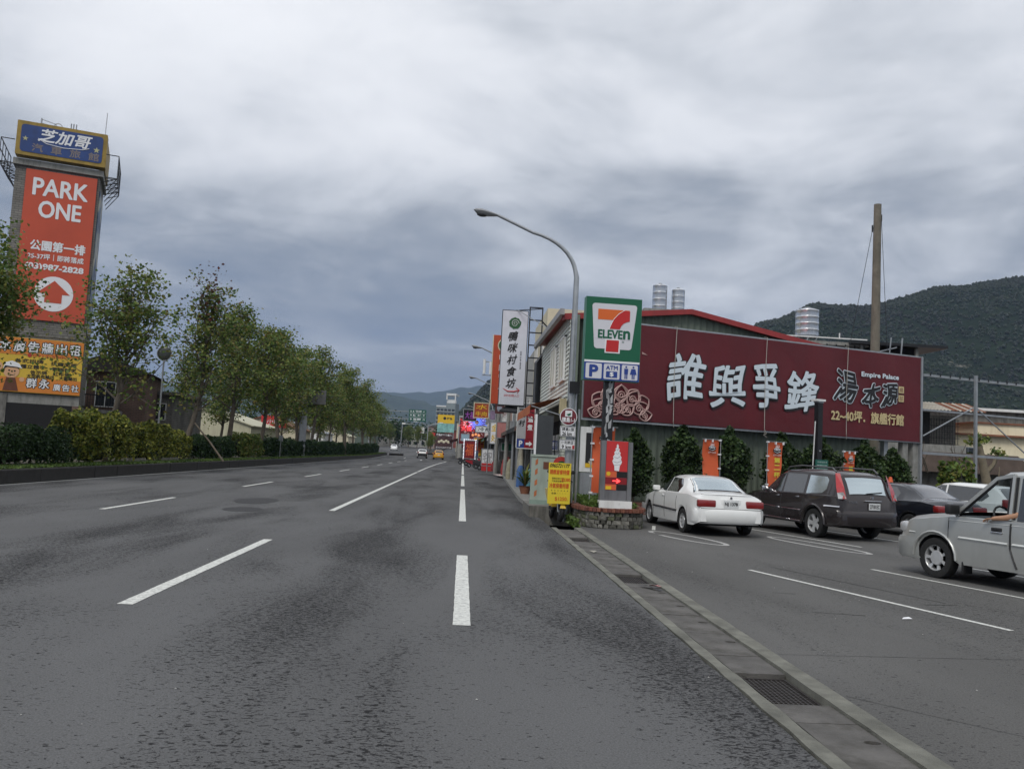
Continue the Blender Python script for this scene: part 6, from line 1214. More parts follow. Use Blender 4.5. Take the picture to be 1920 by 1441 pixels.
mb = MB(); [mb.ball((-1.3 + .65 * i, 0, 2.7 + .3 * (i % 2)), .38, 8, 5, (1, .15, 1)) for i in range(5)]; mb.build('printed_figures', M_cream, b_, 60)
t = thing('round_red_sign', 'small red sign left of the dark far billboard', 'sign', (-8.3, 236, hz(236))); MB().box(-.5, .5, 0, .2, 4.2, 5.1).build('panel', M_sred, t); MB().box(-.05, .05, .2, .3, 0, 4.2).build('post', M_steel, t)
# white tower block
t = thing('apartment_tower', 'tall grey green apartment tower with a white rooftop frame', 'building', (-21, 620, 0), R(-10)); M_apt = mat('apartment_wall', (.22, .26, .27), .8, var=.1, scale=.2)
MB().box(0, 7.2, 0, 14, 0, 33).box(7.25, 14, .0, 14, 0, 36).build('wall', M_apt, t)
wm_ = MB().box(-1.05, 1.05, -.12, 0, 0, 1.5).mesh('window', M_pane); lg = MB().box(-1.4, 1.4, -.7, -.02, -.35, -.1).mesh('balcony', M_white)
for f in range(10):
    for k in range(5): 
        x_ = 1.5 + 2.75 * k; link('window', wm_, t, loc=(x_, -.01, 2.2 + 3.1 * f)); link('balcony', lg, t, loc=(x_, -.01, 2.0 + 3.1 * f))
MB().box(7.3, 13, 1, 9, 36, 38.5, 0).box(7.0, 14.2, -.3, 12, 41.5, 43, 0).box(7.0, 7.8, -.2, 1, 38.5, 41.5, 0).box(13.2, 14.0, -.2, 1, 36, 41.5, 0).build('rooftop_frame', M_white, t); MB().box(0, 7.2, -.3, 0, 33, 34).build('parapet', M_white, t)
# far low buildings
rb = random.Random(22)
fl = [('long pale roofed hall left of the far green trees', -50, 300, 26, 9, M_conc), ('grey far building with a flat roof left of the yellow billboard', -22, 330, 9, 7.5, M_gw), ('white far block behind the twin armed lamp', -34, 320, 10, 6.5, M_white), ('brown far house beside the yellow billboard', -12.5, 300, 5, 8, M_pinkr), ('far red fronted market hall with parked white cars before it', -20, 395, 26, 8, mat('dull_red_front', (.2, .05, .04), .7, var=.3)),
      ('tall narrow far house behind the dark red wall of signs', 1.5, 200, 6, 9, M_gw), ('far cream house at the bend, right of the yellow billboard', -2.2, 255, 8, 9, M_cream), ('very far grey hall closing the road', -75, 420, 60, 9, M_dconc)]
for lb, x, y_, w, h_, m_ in fl:
    t = thing('far_building', lb, 'building', (x, y_, hz(y_) - .1)); MB().box(0, w, 0, 12, 0, h_).build('wall', m_, t); MB().box(-.4, w + .4, -.5, 12.5, h_, h_ + .3).build('roof', rb.choice([M_steel, M_rust, M_dconc]), t)
    for f in range(int(h_ / 3)):
        for k in range(int(w / 2.6)): window(t, 1.3 + 2.6 * k, 1 + 3 * f, 1.3, 1.2, -.03, M_conc, bars=0) if w < 12 else None
for i, (x, y_, w, lb, m_) in enumerate(((-15.5, 300, 1.6, 'small far white signboard on a roof', M_white), (-24, 300, 4.5, 'far white, red and green shop board over the island trees', M_txtw), (-30, 295, 3, 'far grey panel left of the shop board', M_steel))):
    t = thing('far_signboard', lb, 'sign', (x, y_, 3)); MB().box(0, w, 0, .3, 4.2, 6.4 - .5 * i).build('panel', m_, t); MB().box(w * .1, w * .35, -.03, -.005, 4.5, 5.5).build('red_patch', M_sred, t); MB().box(w * .45, w * .55, .3, .5, 0, 4.3).build('post', M_steel, t)

# ---------------------------------------------------------------- hills
def forestmat(name, c1, c2, c3=None, scale=.06):
    m = bpy.data.materials.new(name); m.use_nodes = True; n_ = m.node_tree.nodes; l_ = m.node_tree.links; p = n_['Principled BSDF']; t = n_.new('ShaderNodeTexCoord')
    z = n_.new('ShaderNodeTexNoise'); z.inputs['Scale'].default_value = scale; z.inputs['Detail'].default_value = 8; z.inputs['Roughness'].default_value = .7; l_.new(t.outputs['Object'], z.inputs[0])
    r = n_.new('ShaderNodeValToRGB'); l_.new(z.outputs[0], r.inputs[0]); r.color_ramp.elements[0].position = .35; r.color_ramp.elements[0].color = (*c1, 1); r.color_ramp.elements[1].position = .68; r.color_ramp.elements[1].color = (*c2, 1)
    src = r.outputs[0]
    if c3:
        z2 = n_.new('ShaderNodeTexNoise'); z2.inputs['Scale'].default_value = .02; z2.inputs['Detail'].default_value = 9; z2.inputs['Roughness'].default_value = .75; mp = n_.new('ShaderNodeMapping'); mp.inputs['Scale'].default_value = (1, 1, 2.2); l_.new(t.outputs['Object'], mp.inputs[0]); l_.new(mp.outputs[0], z2.inputs[0])
        g = n_.new('ShaderNodeMapRange'); g.inputs[1].default_value = .63; g.inputs[2].default_value = .68; l_.new(z2.outputs[0], g.inputs[0]); x = n_.new('ShaderNodeMix'); x.data_type = 'RGBA'; l_.new(g.outputs[0], x.inputs[0]); l_.new(src, x.inputs[6]); x.inputs[7].default_value = (*c3, 1); src = x.outputs[2]
    l_.new(src, p.inputs['Base Color']); p.inputs['Roughness'].default_value = .95; p.inputs['Specular IOR Level'].default_value = .1
    b = n_.new('ShaderNodeBump'); b.inputs['Strength'].default_value = .8; b.inputs['Distance'].default_value = 6; l_.new(z.outputs[0], b.inputs['Height']); l_.new(b.outputs[0], p.inputs['Normal']); return m
M_for = forestmat('forest_slope', (.007, .014, .008), (.022, .036, .016), (.20, .19, .16)); M_forfar = forestmat('far_forest', (.02, .035, .02), (.05, .07, .035), None, .012)
def ridge(pts, x):
    for (a, h0), (b, h1) in zip(pts, pts[1:]):
        if a <= x <= b: f = (x - a) / (b - a); f = f * f * (3 - 2 * f) * .5 + f * .5; return h0 + (h1 - h0) * f
    return pts[0][1] if x < pts[0][0] else pts[-1][1]
def hill(name, pts, yb, yf, nx, ny, m, rough=1., seed=0, pw=1.15):
    x0, x1 = pts[0][0], pts[-1][0]; vs = []
    def P(i, j):
        x = x0 + (x1 - x0) * i / nx; v = j / ny; h = ridge(pts, x) * (v ** pw); h *= 1 + .22 * noise.noise(Vector((x * .006, v * 3, seed))) * (1 - v); h += rough * 7 * noise.noise(Vector((x * .03, v * 9, seed + 3))) * v
        return (x + (yf - yb) * .1 * v, yf + (yb - yf) * v + 30 * noise.noise(Vector((x * .004, 5, seed))), h - 2)
    for i in range(nx + 1):
        for j in range(ny + 1): vs.append(P(i, j))
    k = ny + 1; b_ = MB().add(vs, [(i * k + j, (i + 1) * k + j, (i + 1) * k + j + 1, i * k + j + 1) for i in range(nx) for j in range(ny)])
    me = b_.mesh(name, m, 80, fix=False); return link(name, me, kind='structure'), P
R1 = [(-60, 6), (10, 25), (38, 46), (52, 63), (67, 80), (110, 90), (230, 102), (280, 112), (325, 140), (365, 162), (420, 184), (470, 184), (560, 210), (640, 225), (760, 250), (1100, 260)]
_, PF = hill('mountain', R1, 900, 480, 180, 40, M_for, .35, 2)
R2 = [(-3200, 260), (-1500, 380), (-600, 410), (-394, 405), (-100, 410), (300, 485), (620, 600), (900, 720), (1700, 800), (4000, 700)]
hill('far_hills', R2, 6200, 4200, 120, 16, M_forfar, 4, 8, 1.0)
R3 = [(-3400, 200), (-1500, 230), (-600, 262), (-240, 258), (0, 215), (200, 130), (400, 60)]
hill('middle_hills', R3, 4000, 2600, 100, 16, M_forfar, 3, 5, 1.1)
# forest crowns on the near mountain
ico = bmesh.new(); bmesh.ops.create_icosphere(ico, subdivisions=1, radius=1); iv = np.array([v.co[:] for v in ico.verts]); itf = np.array([[v.index for v in f.verts] for f in ico.faces]); ico.free()
rg = np.random.RandomState(17); nT = 38000; vs = np.empty((nT, len(iv), 3)); 
for q in range(nT):
    i = rg.rand() * 180; j = (1 - rg.rand() ** 1.6) * 40 if q % 3 else 38.5 + 1.5 * rg.rand()
    x, y_, z = PF(i, min(j, 40)); s_ = rg.uniform(.8, 2.0) * (.7 if q % 3 == 0 else 1); vs[q] = iv * np.array([s_, s_, s_ * rg.uniform(.8, 1.5)]) * (1 + .25 * rg.normal(size=(len(iv), 1))) + np.array([x, y_, z + s_ * .3])
vs = vs.reshape(-1, 3); fa = (itf[None] + (np.arange(nT) * len(iv))[:, None, None]).reshape(-1, 3)
me = bpy.data.meshes.new('mountain_forest'); me.vertices.add(len(vs)); me.vertices.foreach_set('co', vs.ravel()); me.loops.add(fa.size); me.loops.foreach_set('vertex_index', fa.ravel().astype(np.int32)); me.polygons.add(len(fa)); me.polygons.foreach_set('loop_start', np.arange(len(fa)) * 3); me.polygons.foreach_set('loop_total', np.full(len(fa), 3))
me.materials.append(leafmat('mountain_crown', [(.004, .008, .004), (.007, .014, .006), (.012, .021, .009), (.018, .027, .011)], .05, .012)); me.update(calc_edges=True); link('mountain_forest', me, kind='stuff')

# ---------------------------------------------------------------- air
hm_ = bpy.data.materials.new('haze'); hm_.use_nodes = True; hn = hm_.node_tree.nodes; hl = hm_.node_tree.links; hn.clear(); ho = hn.new('ShaderNodeOutputMaterial'); pv_ = hn.new('ShaderNodeVolumePrincipled')
pv_.inputs['Color'].default_value = (.50, .66, 1.0, 1); pv_.inputs['Density'].default_value = .0001; pv_.inputs['Anisotropy'].default_value = .0; hl.new(pv_.outputs[0], ho.inputs['Volume'])
MB().box(-5000, 5000, -80, 7000, -3.5, 900).build('haze', hm_, kind='stuff')
# small printed figures on the dark red wall of signs, and a far belt of trees
mb = MB(); rb = random.Random(31)
for i in range(46): mb.ball((1.15 + rb.uniform(-1.6, 1.6), 123.17, rb.uniform(2.95, 6.3)), rb.uniform(.08, .19), 6, 4, (1, .05, 1))
mb.build('printed_figure', [MATS['dusty_print']], None, 60, kind='stuff'); o = SC.objects['printed_figure'] if 'printed_figure' in SC.objects else None
for q in list(SC.objects):
    if q.name.startswith('printed_figure') and q.parent is None: rw = [k for k in SC.objects if k.name == 'red_wall_sign'][0]; q.parent = rw; q.matrix_parent_inverse = Matrix.Translation(rw.location).inverted()
rg = np.random.RandomState(41); P = []
for i in range(60):
    x = rg.uniform(-110, -8); y_ = rg.uniform(283, 292) + (0 if i % 2 else 30); h_ = rg.uniform(5, 10); c_ = rg.normal(size=(330, 3)) * (h_ * .28, 1.5, h_ * .2) + (x, y_, 3 + h_ * .5); P.append(c_)
P = np.concatenate(P); P = P[P[:, 2] > 2]; link('far_woodland', leaf_mesh('far_woodland', P, .85, LF_dark, seed=44), kind='stuff')
# ---------------------------------------------------------------- vehicles
M_tyre = mat('tyre_rubber', (.014, .014, .014), .8, var=.3, scale=20); M_gl = mat('car_glass_dark', (.012, .014, .016), .04, var=0, spec=1.0, coat=1.)
M_glsky = mat('car_glass_reflective', (.50, .58, .61), .10, .85, var=0, spec=1., coat=1.); M_under = mat('underbody', (.008, .008, .008), .9, var=.2); M_trim = mat('black_trim', (.015, .015, .016), .5, var=.05)
M_chrome = mat('chrome', (.6, .6, .62), .12, 1., var=0); M_rim = mat('alloy', (.55, .56, .57), .3, .3, var=.05, dirt=.2, dcol=(.1, .09, .08)); M_plate = mat('plate_white', (.62, .64, .64), .5, var=.03); M_tail = mat('tail_lens', (.22, .012, .012), .12, var=.1, coat=1); M_clear = mat('clear_lens', (.5, .5, .5), .08, .3, var=.2, scale=20, coat=1)
def lerp(T, x):
    if x <= T[0][0]: return T[0][1]
    for (a, p), (b, q) in zip(T, T[1:]):
        if x <= b: return p + (q - p) * (x - a) / (b - a)
    return T[-1][1]
class Car:
    def __init__(s, nm, label, loc, hdg, P, paint, cat='car', group=None):
        s.P = P; s.t = thing(nm, label, cat, loc, R(90) + hdg, group); s.paint = paint
        L_ = P['L'] / 2; W_ = P['W'] / 2; ax = P['axles']; r = P['r']; R_ = r + .055
        xs = set(np.linspace(-L_, L_, 34).round(4)) | {x for x, _ in P['top']} | set(P.get('cut', []))
        for a in ax:
            xs = {x for x in xs if abs(x - a) > R_ + .01 or x in P.get('cut', [])}
            xs |= {round(a + R_ * math.cos(PI * i / 10), 4) for i in range(11)}
        s.xs = sorted(xs); s.ax = ax; s.R_ = R_
        rows = [s.rows(x) for x in s.xs]; n = len(rows[0]); vs = []; 
        for x, rw in zip(s.xs, rows):
            for y, z in rw: vs.append((x, y, z))
            for y, z in rw[::-1][1:]: vs.append((x, -y, z))
        m = 2 * n - 1; fs = []; uf = []
        op = P.get('open', [])
        for i in range(len(s.xs) - 1):
            xm = (s.xs[i] + s.xs[i + 1]) / 2
            for j in range(m - 1):
                jj = j if j < n - 1 else 2 * n - 3 - j
                skip = False
                for k, a, b in op:
                    if a < xm < b and ((k == 'side' and jj == 4) or (k == 'sideL' and j == 4) or (k == 'top' and jj >= 5)): skip = True
                if not skip: fs.append((i * m + j, (i + 1) * m + j, (i + 1) * m + j + 1, i * m + j + 1))
            uf.append((i * m, (i + 1) * m, (i + 1) * m + m - 1, i * m + m - 1))
        mb = MB(); mb.add(vs, fs); mb.add([vs[j] for j in range(m)], [tuple(range(m))]); k = (len(s.xs) - 1) * m; mb.add([vs[k + j] for j in range(m)], [tuple(range(m))])
        bm = bmesh.new(); me = mb.mesh('body', paint, None, fix=False); bm.from_mesh(me); bmesh.ops.remove_doubles(bm, verts=bm.verts, dist=.0008); bmesh.ops.recalc_face_normals(bm, faces=bm.faces); bm.to_mesh(me); bm.free()
        me.polygons.foreach_set('use_smooth', [True] * len(me.polygons)); me.set_sharp_from_angle(angle=R(32)); link('body', me, s.t)
        MB().add([(v[0], v[1] * .995, v[2] - .002) for v in vs], uf).build('underbody', M_under, s.t)
        for a, sy in ((ax[0], 1), (ax[0], -1), (ax[1], 1), (ax[1], -1)): s.wheel(a, sy)
    def rows(s, x):
        P = s.P; W_ = P['W'] / 2; top = lerp(P['top'], x); belt = min(lerp(P['belt'], x), top - .02); wf = lerp(P['plan'], x); zb = lerp(P.get('sill', [(0, .22)]), x)
        for a in s.ax:
            if abs(x - a) < s.R_ + 1e-3: zb = max(zb, P['r'] + math.sqrt(max(0, s.R_ ** 2 - (x - a) ** 2)) * 1.0)
        w = W_ * wf; wt = lerp(P['wt'], x) * W_ * wf; gh = max(0, top - belt - .05) > .12
        z1 = max(min(.46, belt - .12), zb + .03); z2 = max(min(belt * .78, belt - .06), z1 + .02)
        b3 = max(belt, z2 + .01); ze = max(top - P.get('crown', .06), b3 + .012)
        return [(w * .975, zb), (w, z1), (w * 1.0, z2), (w * .975, b3), (w * .94, b3 + .012), (min(wt, w * .94), ze), (min(wt, w * .94) * .82, max(top - .02, ze + .002)), (min(wt, w * .9) * .45, top - .004), (0, top)]
    def sy(s, x, z):
        rw = s.rows(x)[:6]
        for (y0, z0), (y1, z1) in zip(rw, rw[1:]):
            if z0 <= z <= z1 or z1 == rw[-1][1]: 
                if z <= z1 or z1 == rw[-1][1]: f = 0 if z1 == z0 else min(max((z - z0) / (z1 - z0), 0), 1); return y0 + (y1 - y0) * f
        return rw[-1][0]
    def tz(s, x, y):
        rw = s.rows(x)[5:]; y = abs(y)
        for (y0, z0), (y1, z1) in zip(rw, rw[1:]):
            if y1 <= y <= y0: return z0 + (z1 - z0) * ((y0 - y) / max(y0 - y1, 1e-6))
        return rw[0][1]
    def wheel(s, a, sd):
        r = s.P['r']; W_ = s.P['W'] / 2; y0 = sd * (W_ - .115)
        w_ = bpy.data.objects.new('wheel', None); COL.objects.link(w_); w_.parent = s.t; w_.location = (a, y0, r); w_.scale = (1, sd, 1)
        k = s.P.get('wkey', 'w'); 
        if ('tyre', k, r) not in _TC:
            rr_ = s.P.get('rim', .62) * r; ty = MB().lathe([(rr_, -.09), (r * .93, -.1), (r, -.075), (r, .065), (r * .965, .092), (r * .84, .10), (rr_, .085)], 32, (0, 0, 0), 'y', cap=False).mesh('tyre', M_tyre, 40)
            q = MB(); q.lathe([(rr_, -.09), (rr_ * .97, .02), (rr_ * .98, .075), (rr_ * 1.03, .088)], 32, (0, 0, 0), 'y', cap=False); q.lathe([(.001, .045), (rr_ * .25, .05), (rr_ * .28, .03)], 14, (0, 0, 0), 'y', cap=False)
            q2 = MB(); q2.lathe([(.001, -.02), (rr_ * .97, -.02)], 24, (0, 0, 0), 'y'); ns = s.P.get('spokes', 5)
            for i in range(ns):
                t = 2 * PI * i / ns; c_, s_ = math.cos(t), math.sin(t); wd = rr_ * s.P.get('spw', .18); p_ = []
                for rad, wf in ((.2, 1.1), (.6, .85), (.97, 1.35)):
                    for sg in (-1, 1): p_.append((rr_ * rad * c_ - sg * wd * wf * s_, .055 if rad < .9 else .07, rr_ * rad * s_ + sg * wd * wf * c_))
                vsx = p_ + [(a_, b_ - .03, c2) for a_, b_, c2 in p_]; q.add(vsx, [(0, 1, 3, 2), (2, 3, 5, 4), (0, 2, 8, 6), (2, 4, 10, 8), (1, 7, 9, 3), (3, 9, 11, 5)])
            if s.P.get('cap'): q.lathe([(.001, .075), (rr_ * .55, .07), (rr_ * .6, .05)], 20, (0, 0, 0), 'y', cap=False)
            _TC[('tyre', k, r)] = (ty, q.mesh('rim', M_rim, 30), q2.mesh('brake_disc', M_dark))
        ty, ri, br = _TC[('tyre', k, r)]; link('tyre', ty, w_); link('rim', ri, w_); link('brake_disc', br, w_)
    def side(s, nm, pts, m, sd=1, off=.006, label=None, th=.0):
        """panel lying on the car's flank, outline given as (x,z)"""
        n = len(pts); P2 = []
        for i in range(n):
            (a, b), (c, d) = pts[i], pts[(i + 1) % n]; k = max(1, int(max(abs(c - a), abs(d - b)) / .12)); P2 += [(a + (c - a) * j / k, b + (d - b) * j / k) for j in range(k)]
        cx_ = sum(p[0] for p in P2) / len(P2); cz_ = sum(p[1] for p in P2) / len(P2); f = lambda x, z: (x, sd * (s.sy(x, z) + off), z)
        vs = [f(*p) for p in P2] + [f(cx_ + (p[0] - cx_) * .5, cz_ + (p[1] - cz_) * .5) for p in P2] + [f(cx_, cz_)] + [(x, sd * (s.sy(x, z) - .02), z) for x, z in P2]; k = len(P2)
        fs = [(i, (i + 1) % k, k + (i + 1) % k, k + i) for i in range(k)] + [(k + i, k + (i + 1) % k, 2 * k) for i in range(k)] + [(i, 2 * k + 1 + i, 2 * k + 1 + (i + 1) % k, (i + 1) % k) for i in range(k)]
        return MB().add(vs, fs).build(nm, m, s.t, 40, label)
    def topg(s, nm, xa, xb, ka, kb, m, off=.006, nn=5):
        vs = []; kk = 8
        for i in range(nn + 1):
            f = i / nn; x = xa + (xb - xa) * f; k = ka + (kb - ka) * f; hw = s.rows(x)[5][0] * k
            for j in range(kk + 1): y = hw * (2 * j / kk - 1); vs.append((x, y, s.tz(x, y) + off))
        fs = [(i * (kk + 1) + j, (i + 1) * (kk + 1) + j, (i + 1) * (kk + 1) + j + 1, i * (kk + 1) + j + 1) for i in range(nn) for j in range(kk)]
        return MB().add(vs, fs).build(nm, m, s.t, 60)
    def seam(s, pts, sd=1, w=.012, m=None, nm='door_seam'):
        mb = MB(); P2 = []
        for (a, b), (c, d) in zip(pts, pts[1:]): k = max(1, int(max(abs(c - a), abs(d - b)) / .08)); P2 += [(a + (c - a) * j / k, b + (d - b) * j / k) for j in range(k)]
        P2.append(pts[-1]); mb.tube([(x, sd * (s.sy(x, z) + .001), z) for x, z in P2], w / 2, 4); return mb.build(nm, m or M_trim, s.t)
    def rbox(s, nm, x0, x1, y0, y1, z0, z1, m, r=.02, par=None):
        bm = bmesh.new(); bmesh.ops.create_cube(bm, size=1); bmesh.ops.scale(bm, vec=(x1 - x0, y1 - y0, z1 - z0), verts=bm.verts); bmesh.ops.translate(bm, vec=((x0 + x1) / 2, (y0 + y1) / 2, (z0 + z1) / 2), verts=bm.verts); bmesh.ops.bevel(bm, geom=bm.edges[:], offset=r, segments=2, affect='EDGES', profile=.5)
        me = bpy.data.meshes.new(nm); bm.to_mesh(me); bm.free(); me.materials.append(m); me.polygons.foreach_set('use_smooth', [True] * len(me.polygons)); me.set_sharp_from_angle(angle=R(40)); return link(nm, me, par or s.t)
    def bumper(s, end, z0, z1, m, out=.03, wrap=.45, k=1.0):
        L_ = s.P['L'] / 2; W_ = s.P['W'] / 2 * k; e = 1 if end == 'f' else -1; n = 16; vs = []
        path_ = []
        for i in range(n + 1):
            t = -1 + 2 * i / n; a = abs(t)
            if a > .72: f = (a - .72) / .28; x = L_ - .10 - wrap * f; y = math.copysign(W_ * .955 + .02 * min(f * 3, 1) , t)
            else: f = a / .72; x = L_ - .10 * f ** 3.2; y = t / .72 * W_ * .955
            path_.append((e * (x + out), y * 1.012))
        for x, y in path_:
            for z, dx in ((z0, -.05), (z0 + .05, .0), (z1 - .05, .01), (z1, -.02), (z1, -.14)): vs.append((x + e * dx, y - math.copysign(.02, y) * (1 if z == z0 else 0), z))
        return MB().add(vs, [(i * 5 + j, (i + 1) * 5 + j, (i + 1) * 5 + j + 1, i * 5 + j + 1) for i in range(n) for j in range(4)]).build('bumper_front' if end == 'f' else 'bumper_rear', m, s.t, 50)
    def plate(s, x, y, z, txt, w=.34, e=-1, m2=None):
        b_ = MB().box(min(x, x + e * .012), max(x, x + e * .012), y - w / 2, y + w / 2, z - .08, z + .08).build('number_plate', M_plate, s.t); q = MB(); q2 = MB(); fat(q, txt, 0, 0, w * .85, .09, 0, .004, 3)
        q2.add([(x + e * (.016 - 0 * v[1]), y + e * v[0] * 1.0, z + v[2]) for v in q.v], q.f); q2.build('lettering', M_txtk, b_)
    def mirror(s, x, z, m, sd=1): return s.rbox('wing_mirror', x - .06, x + .04, sd * (s.sy(x, z) + .01) if sd > 0 else -(s.sy(x, z) + .20), (s.sy(x, z) + .20) if sd > 0 else -(s.sy(x, z) + .01), z - .04, z + .09, m, .03)

white = mat('car_white', (.78, .79, .78), .28, coat=.7, var=.03, dirt=.06, dcol=(.4, .4, .37)); dgrey = mat('car_plum_grey', (.030, .024, .025), .25, .25, coat=.6, var=.05); silver = mat('car_silver', (.46, .47, .455), .34, .45, coat=.5, var=.05, dirt=.1, dcol=(.2, .2, .18)); navy = mat('car_midnight', (.010, .012, .018), .22, .2, coat=.8, var=.05); taxi_y = mat('taxi_yellow', (.62, .30, .01), .35, coat=.5, var=.04)
# white saloon
PS = dict(L=4.36, W=1.70, r=.285, axles=(-1.22, 1.40), crown=.07, rim=.62, spokes=9, spw=.12, cap=True, wkey='sal',
          top=[(-2.18, .62), (-2.15, .80), (-2.10, .93), (-2.02, .98), (-1.85, 1.0), (-1.58, 1.015), (-1.5, 1.03), (-1.28, 1.14), (-1.05, 1.26), (-.84, 1.335), (-.6, 1.365), (-.25, 1.375), (.05, 1.36), (.25, 1.32), (.62, 1.14), (.98, .96), (1.1, .94), (1.6, .86), (1.95, .74), (2.1, .62), (2.18, .45)],
          belt=[(-2.18, .60), (-2.1, .86), (-1.6, .93), (0, .90), (1.1, .86), (1.9, .72), (2.18, .5)], plan=[(-2.18, .86), (-2.08, .93), (-1.8, .985), (-1, 1), (1, 1), (1.7, .965), (2.05, .88), (2.18, .76)],
          wt=[(-2.18, .9), (-1.6, .88), (-1.25, .74), (-.8, .68), (0, .68), (.4, .73), (1.0, .86), (2.18, .9)], sill=[(-2.18, .34), (-1.9, .24), (1.9, .2), (2.18, .3)])
c = Car('parked_saloon', 'white saloon car seen from behind, parked beside the stone planter', (6.03, 21.62, 0), R(5), PS, white)
for sd in (1, -1):
    c.side('side_window', [(.86, .94), (.10, .935), (.10, 1.27), (.20, 1.27)], M_gl, sd); c.side('side_window', [(.04, .935), (-.80, .945), (-.86, 1.10), (-.62, 1.27), (.04, 1.28)], M_gl, sd)
    c.seam([(.96, .88), (.98, .3)], sd); c.seam([(.07, .93), (.07, .28)], sd); c.seam([(-.82, .93), (-.78, .6), (-.88, .5)], sd); c.seam([(.98, .52), (-.85, .50)], sd, .05, M_trim, 'side_moulding')
    c.rbox('door_handle', .13, .28, sd * .845 - .015, sd * .845 + .015, .80, .83, white, .01)
    c.mirror(.80, .95, white, sd)
    c.rbox('tail_light', -2.185, -2.04, sd * .36 if sd > 0 else -.795, .795 if sd > 0 else -.36, .67, .84, M_tail, .035)
c.topg('window_seal', -1.53, -.87, .95, .91, M_trim, .003); c.topg('rear_window', -1.50, -.90, .90, .86, M_glsky, .008); c.topg('windscreen', .30, .96, .88, .9, M_gl)
c.bumper('r', .30, .63, white, .035); c.bumper('f', .22, .52, white, .02); c.plate(-2.165, .0, .75, 'NJ 1378', .36); c.rbox('plate_recess', -2.160, -2.12, -.24, .24, .65, .86, white, .01)
c.rbox('boot_seam', -2.178, -2.12, -.72, .72, .636, .648, M_trim, .003); c.rbox('boot_edge', -2.09, -2.07, -.70, .70, .955, .962, M_trim, .002)
c.rbox('number_lamp_bar', -2.16, -2.12, -.2, .2, .835, .85, M_chrome, .004); MB().tube([(-2.15, 0, .90), (-2.17, 0, .90)], .03, 10).build('badge', M_chrome, c.t); MB().tube([(-2.0, -.45, .25), (-2.2, -.45, .24)], .03, 8).build('exhaust', M_dark, c.t)
# dark plum SUV
PU = dict(L=4.48, W=1.77, r=.355, axles=(-1.25, 1.38), crown=.09, rim=.62, spokes=5, spw=.22, wkey='suv',
          top=[(-2.24, .60), (-2.21, .70), (-2.19, 1.02), (-2.14, 1.1), (-2.02, 1.40), (-1.9, 1.58), (-1.75, 1.64), (-1.2, 1.675), (-.4, 1.68), (.1, 1.65), (.3, 1.60), (.75, 1.28), (1.02, 1.10), (1.2, 1.07), (1.8, .99), (2.08, .88), (2.2, .72), (2.24, .5)],
          belt=[(-2.24, .58), (-2.19, .95), (-2.0, 1.05), (0, 1.02), (1.1, .98), (2.0, .84), (2.24, .5)], plan=[(-2.24, .86), (-2.12, .93), (-1.8, .99), (-1, 1), (1.3, 1), (1.9, .95), (2.24, .78)],
          wt=[(-2.24, .9), (-2.1, .80), (-1.7, .74), (0, .74), (.5, .78), (1.1, .88), (2.24, .9)], sill=[(-2.24, .38), (-1.9, .32), (1.9, .30), (2.24, .36)])
c = Car('parked_suv', 'dark plum grey sport utility car with roof rails, parked next to the white saloon', (9.22, 22.15, 0), R(14), PU, dgrey, 'car')
for sd in (1, -1):
    c.side('side_window', [(.92, 1.06), (.12, 1.05), (.12, 1.52), (.34, 1.50)], M_gl, sd); c.side('side_window', [(.05, 1.05), (-.80, 1.06), (-.78, 1.53), (.05, 1.54)], M_gl, sd); c.side('side_window', [(-.90, 1.06), (-1.50, 1.10), (-1.62, 1.20), (-1.62, 1.42), (-1.52, 1.50), (-.88, 1.52)], M_glsky, sd)
    c.seam([(1.0, 1.0), (1.0, .40)], sd); c.seam([(.08, 1.04), (.08, .38)], sd); c.seam([(-.85, 1.05), (-.84, .75), (-.95, .6)], sd); c.seam([(.98, .66), (.12, .64)], sd, .035, M_chrome, 'side_moulding'); c.seam([(.04, .64), (-.76, .63)], sd, .035, M_chrome, 'side_moulding'); c.seam([(1.0, .38), (-.85, .36)], sd, .03, M_chrome, 'sill_strip')
    c.rbox('door_handle', .14, .30, sd * .88 - .018, sd * .88 + .018, .93, .965, M_chrome, .012); c.rbox('door_handle', -.70, -.54, sd * .88 - .018, sd * .88 + .018, .94, .975, M_chrome, .012); c.mirror(.80, 1.07, M_chrome, sd)
    # arch flares and tall tail lights
    for a in (-1.25, 1.38):
        mb = MB(); pts = [(a + .45 * math.cos(q * PI / 12), sd * (c.P['W'] / 2 * .985 + .012), .355 + .45 * math.sin(q * PI / 12)) for q in range(13)]; mb.tube(pts, .035, 6); mb.build('arch_flare', dgrey, c.t, 60)
    MB().add([(-2.215, sd * .78, 1.0), (-2.13, sd * .84, 1.0), (-1.88, sd * .735, 1.60), (-1.95, sd * .66, 1.60), (-2.12, sd * .66, 1.24), (-2.20, sd * .66, 1.0), (-2.04, sd * .83, 1.25)], [(0, 1, 6, 4, 5), (4, 6, 2, 3), (0, 5, 4)]).build('tail_light', mat('tail_bright', (.42, .02, .025), .15, coat=1, var=.15, scale=20), c.t)
    MB().add([(-2.222, sd * .79, 1.0), (-2.14, sd * .85, 1.0), (-2.10, sd * .845, 1.14), (-2.18, sd * .74, 1.16), (-2.21, sd * .67, 1.02)], [(0, 1, 2, 3, 4)]).build('reversing_light', M_clear, c.t)
    MB().tube([(-1.75, sd * .60, 1.62), (-1.6, sd * .60, 1.72), (-.4, sd * .60, 1.745), (.1, sd * .60, 1.70), (.2, sd * .60, 1.62)], .022, 6).build('roof_rail', mat('rail_grey', (.12, .12, .125), .35, .5), c.t, 50)
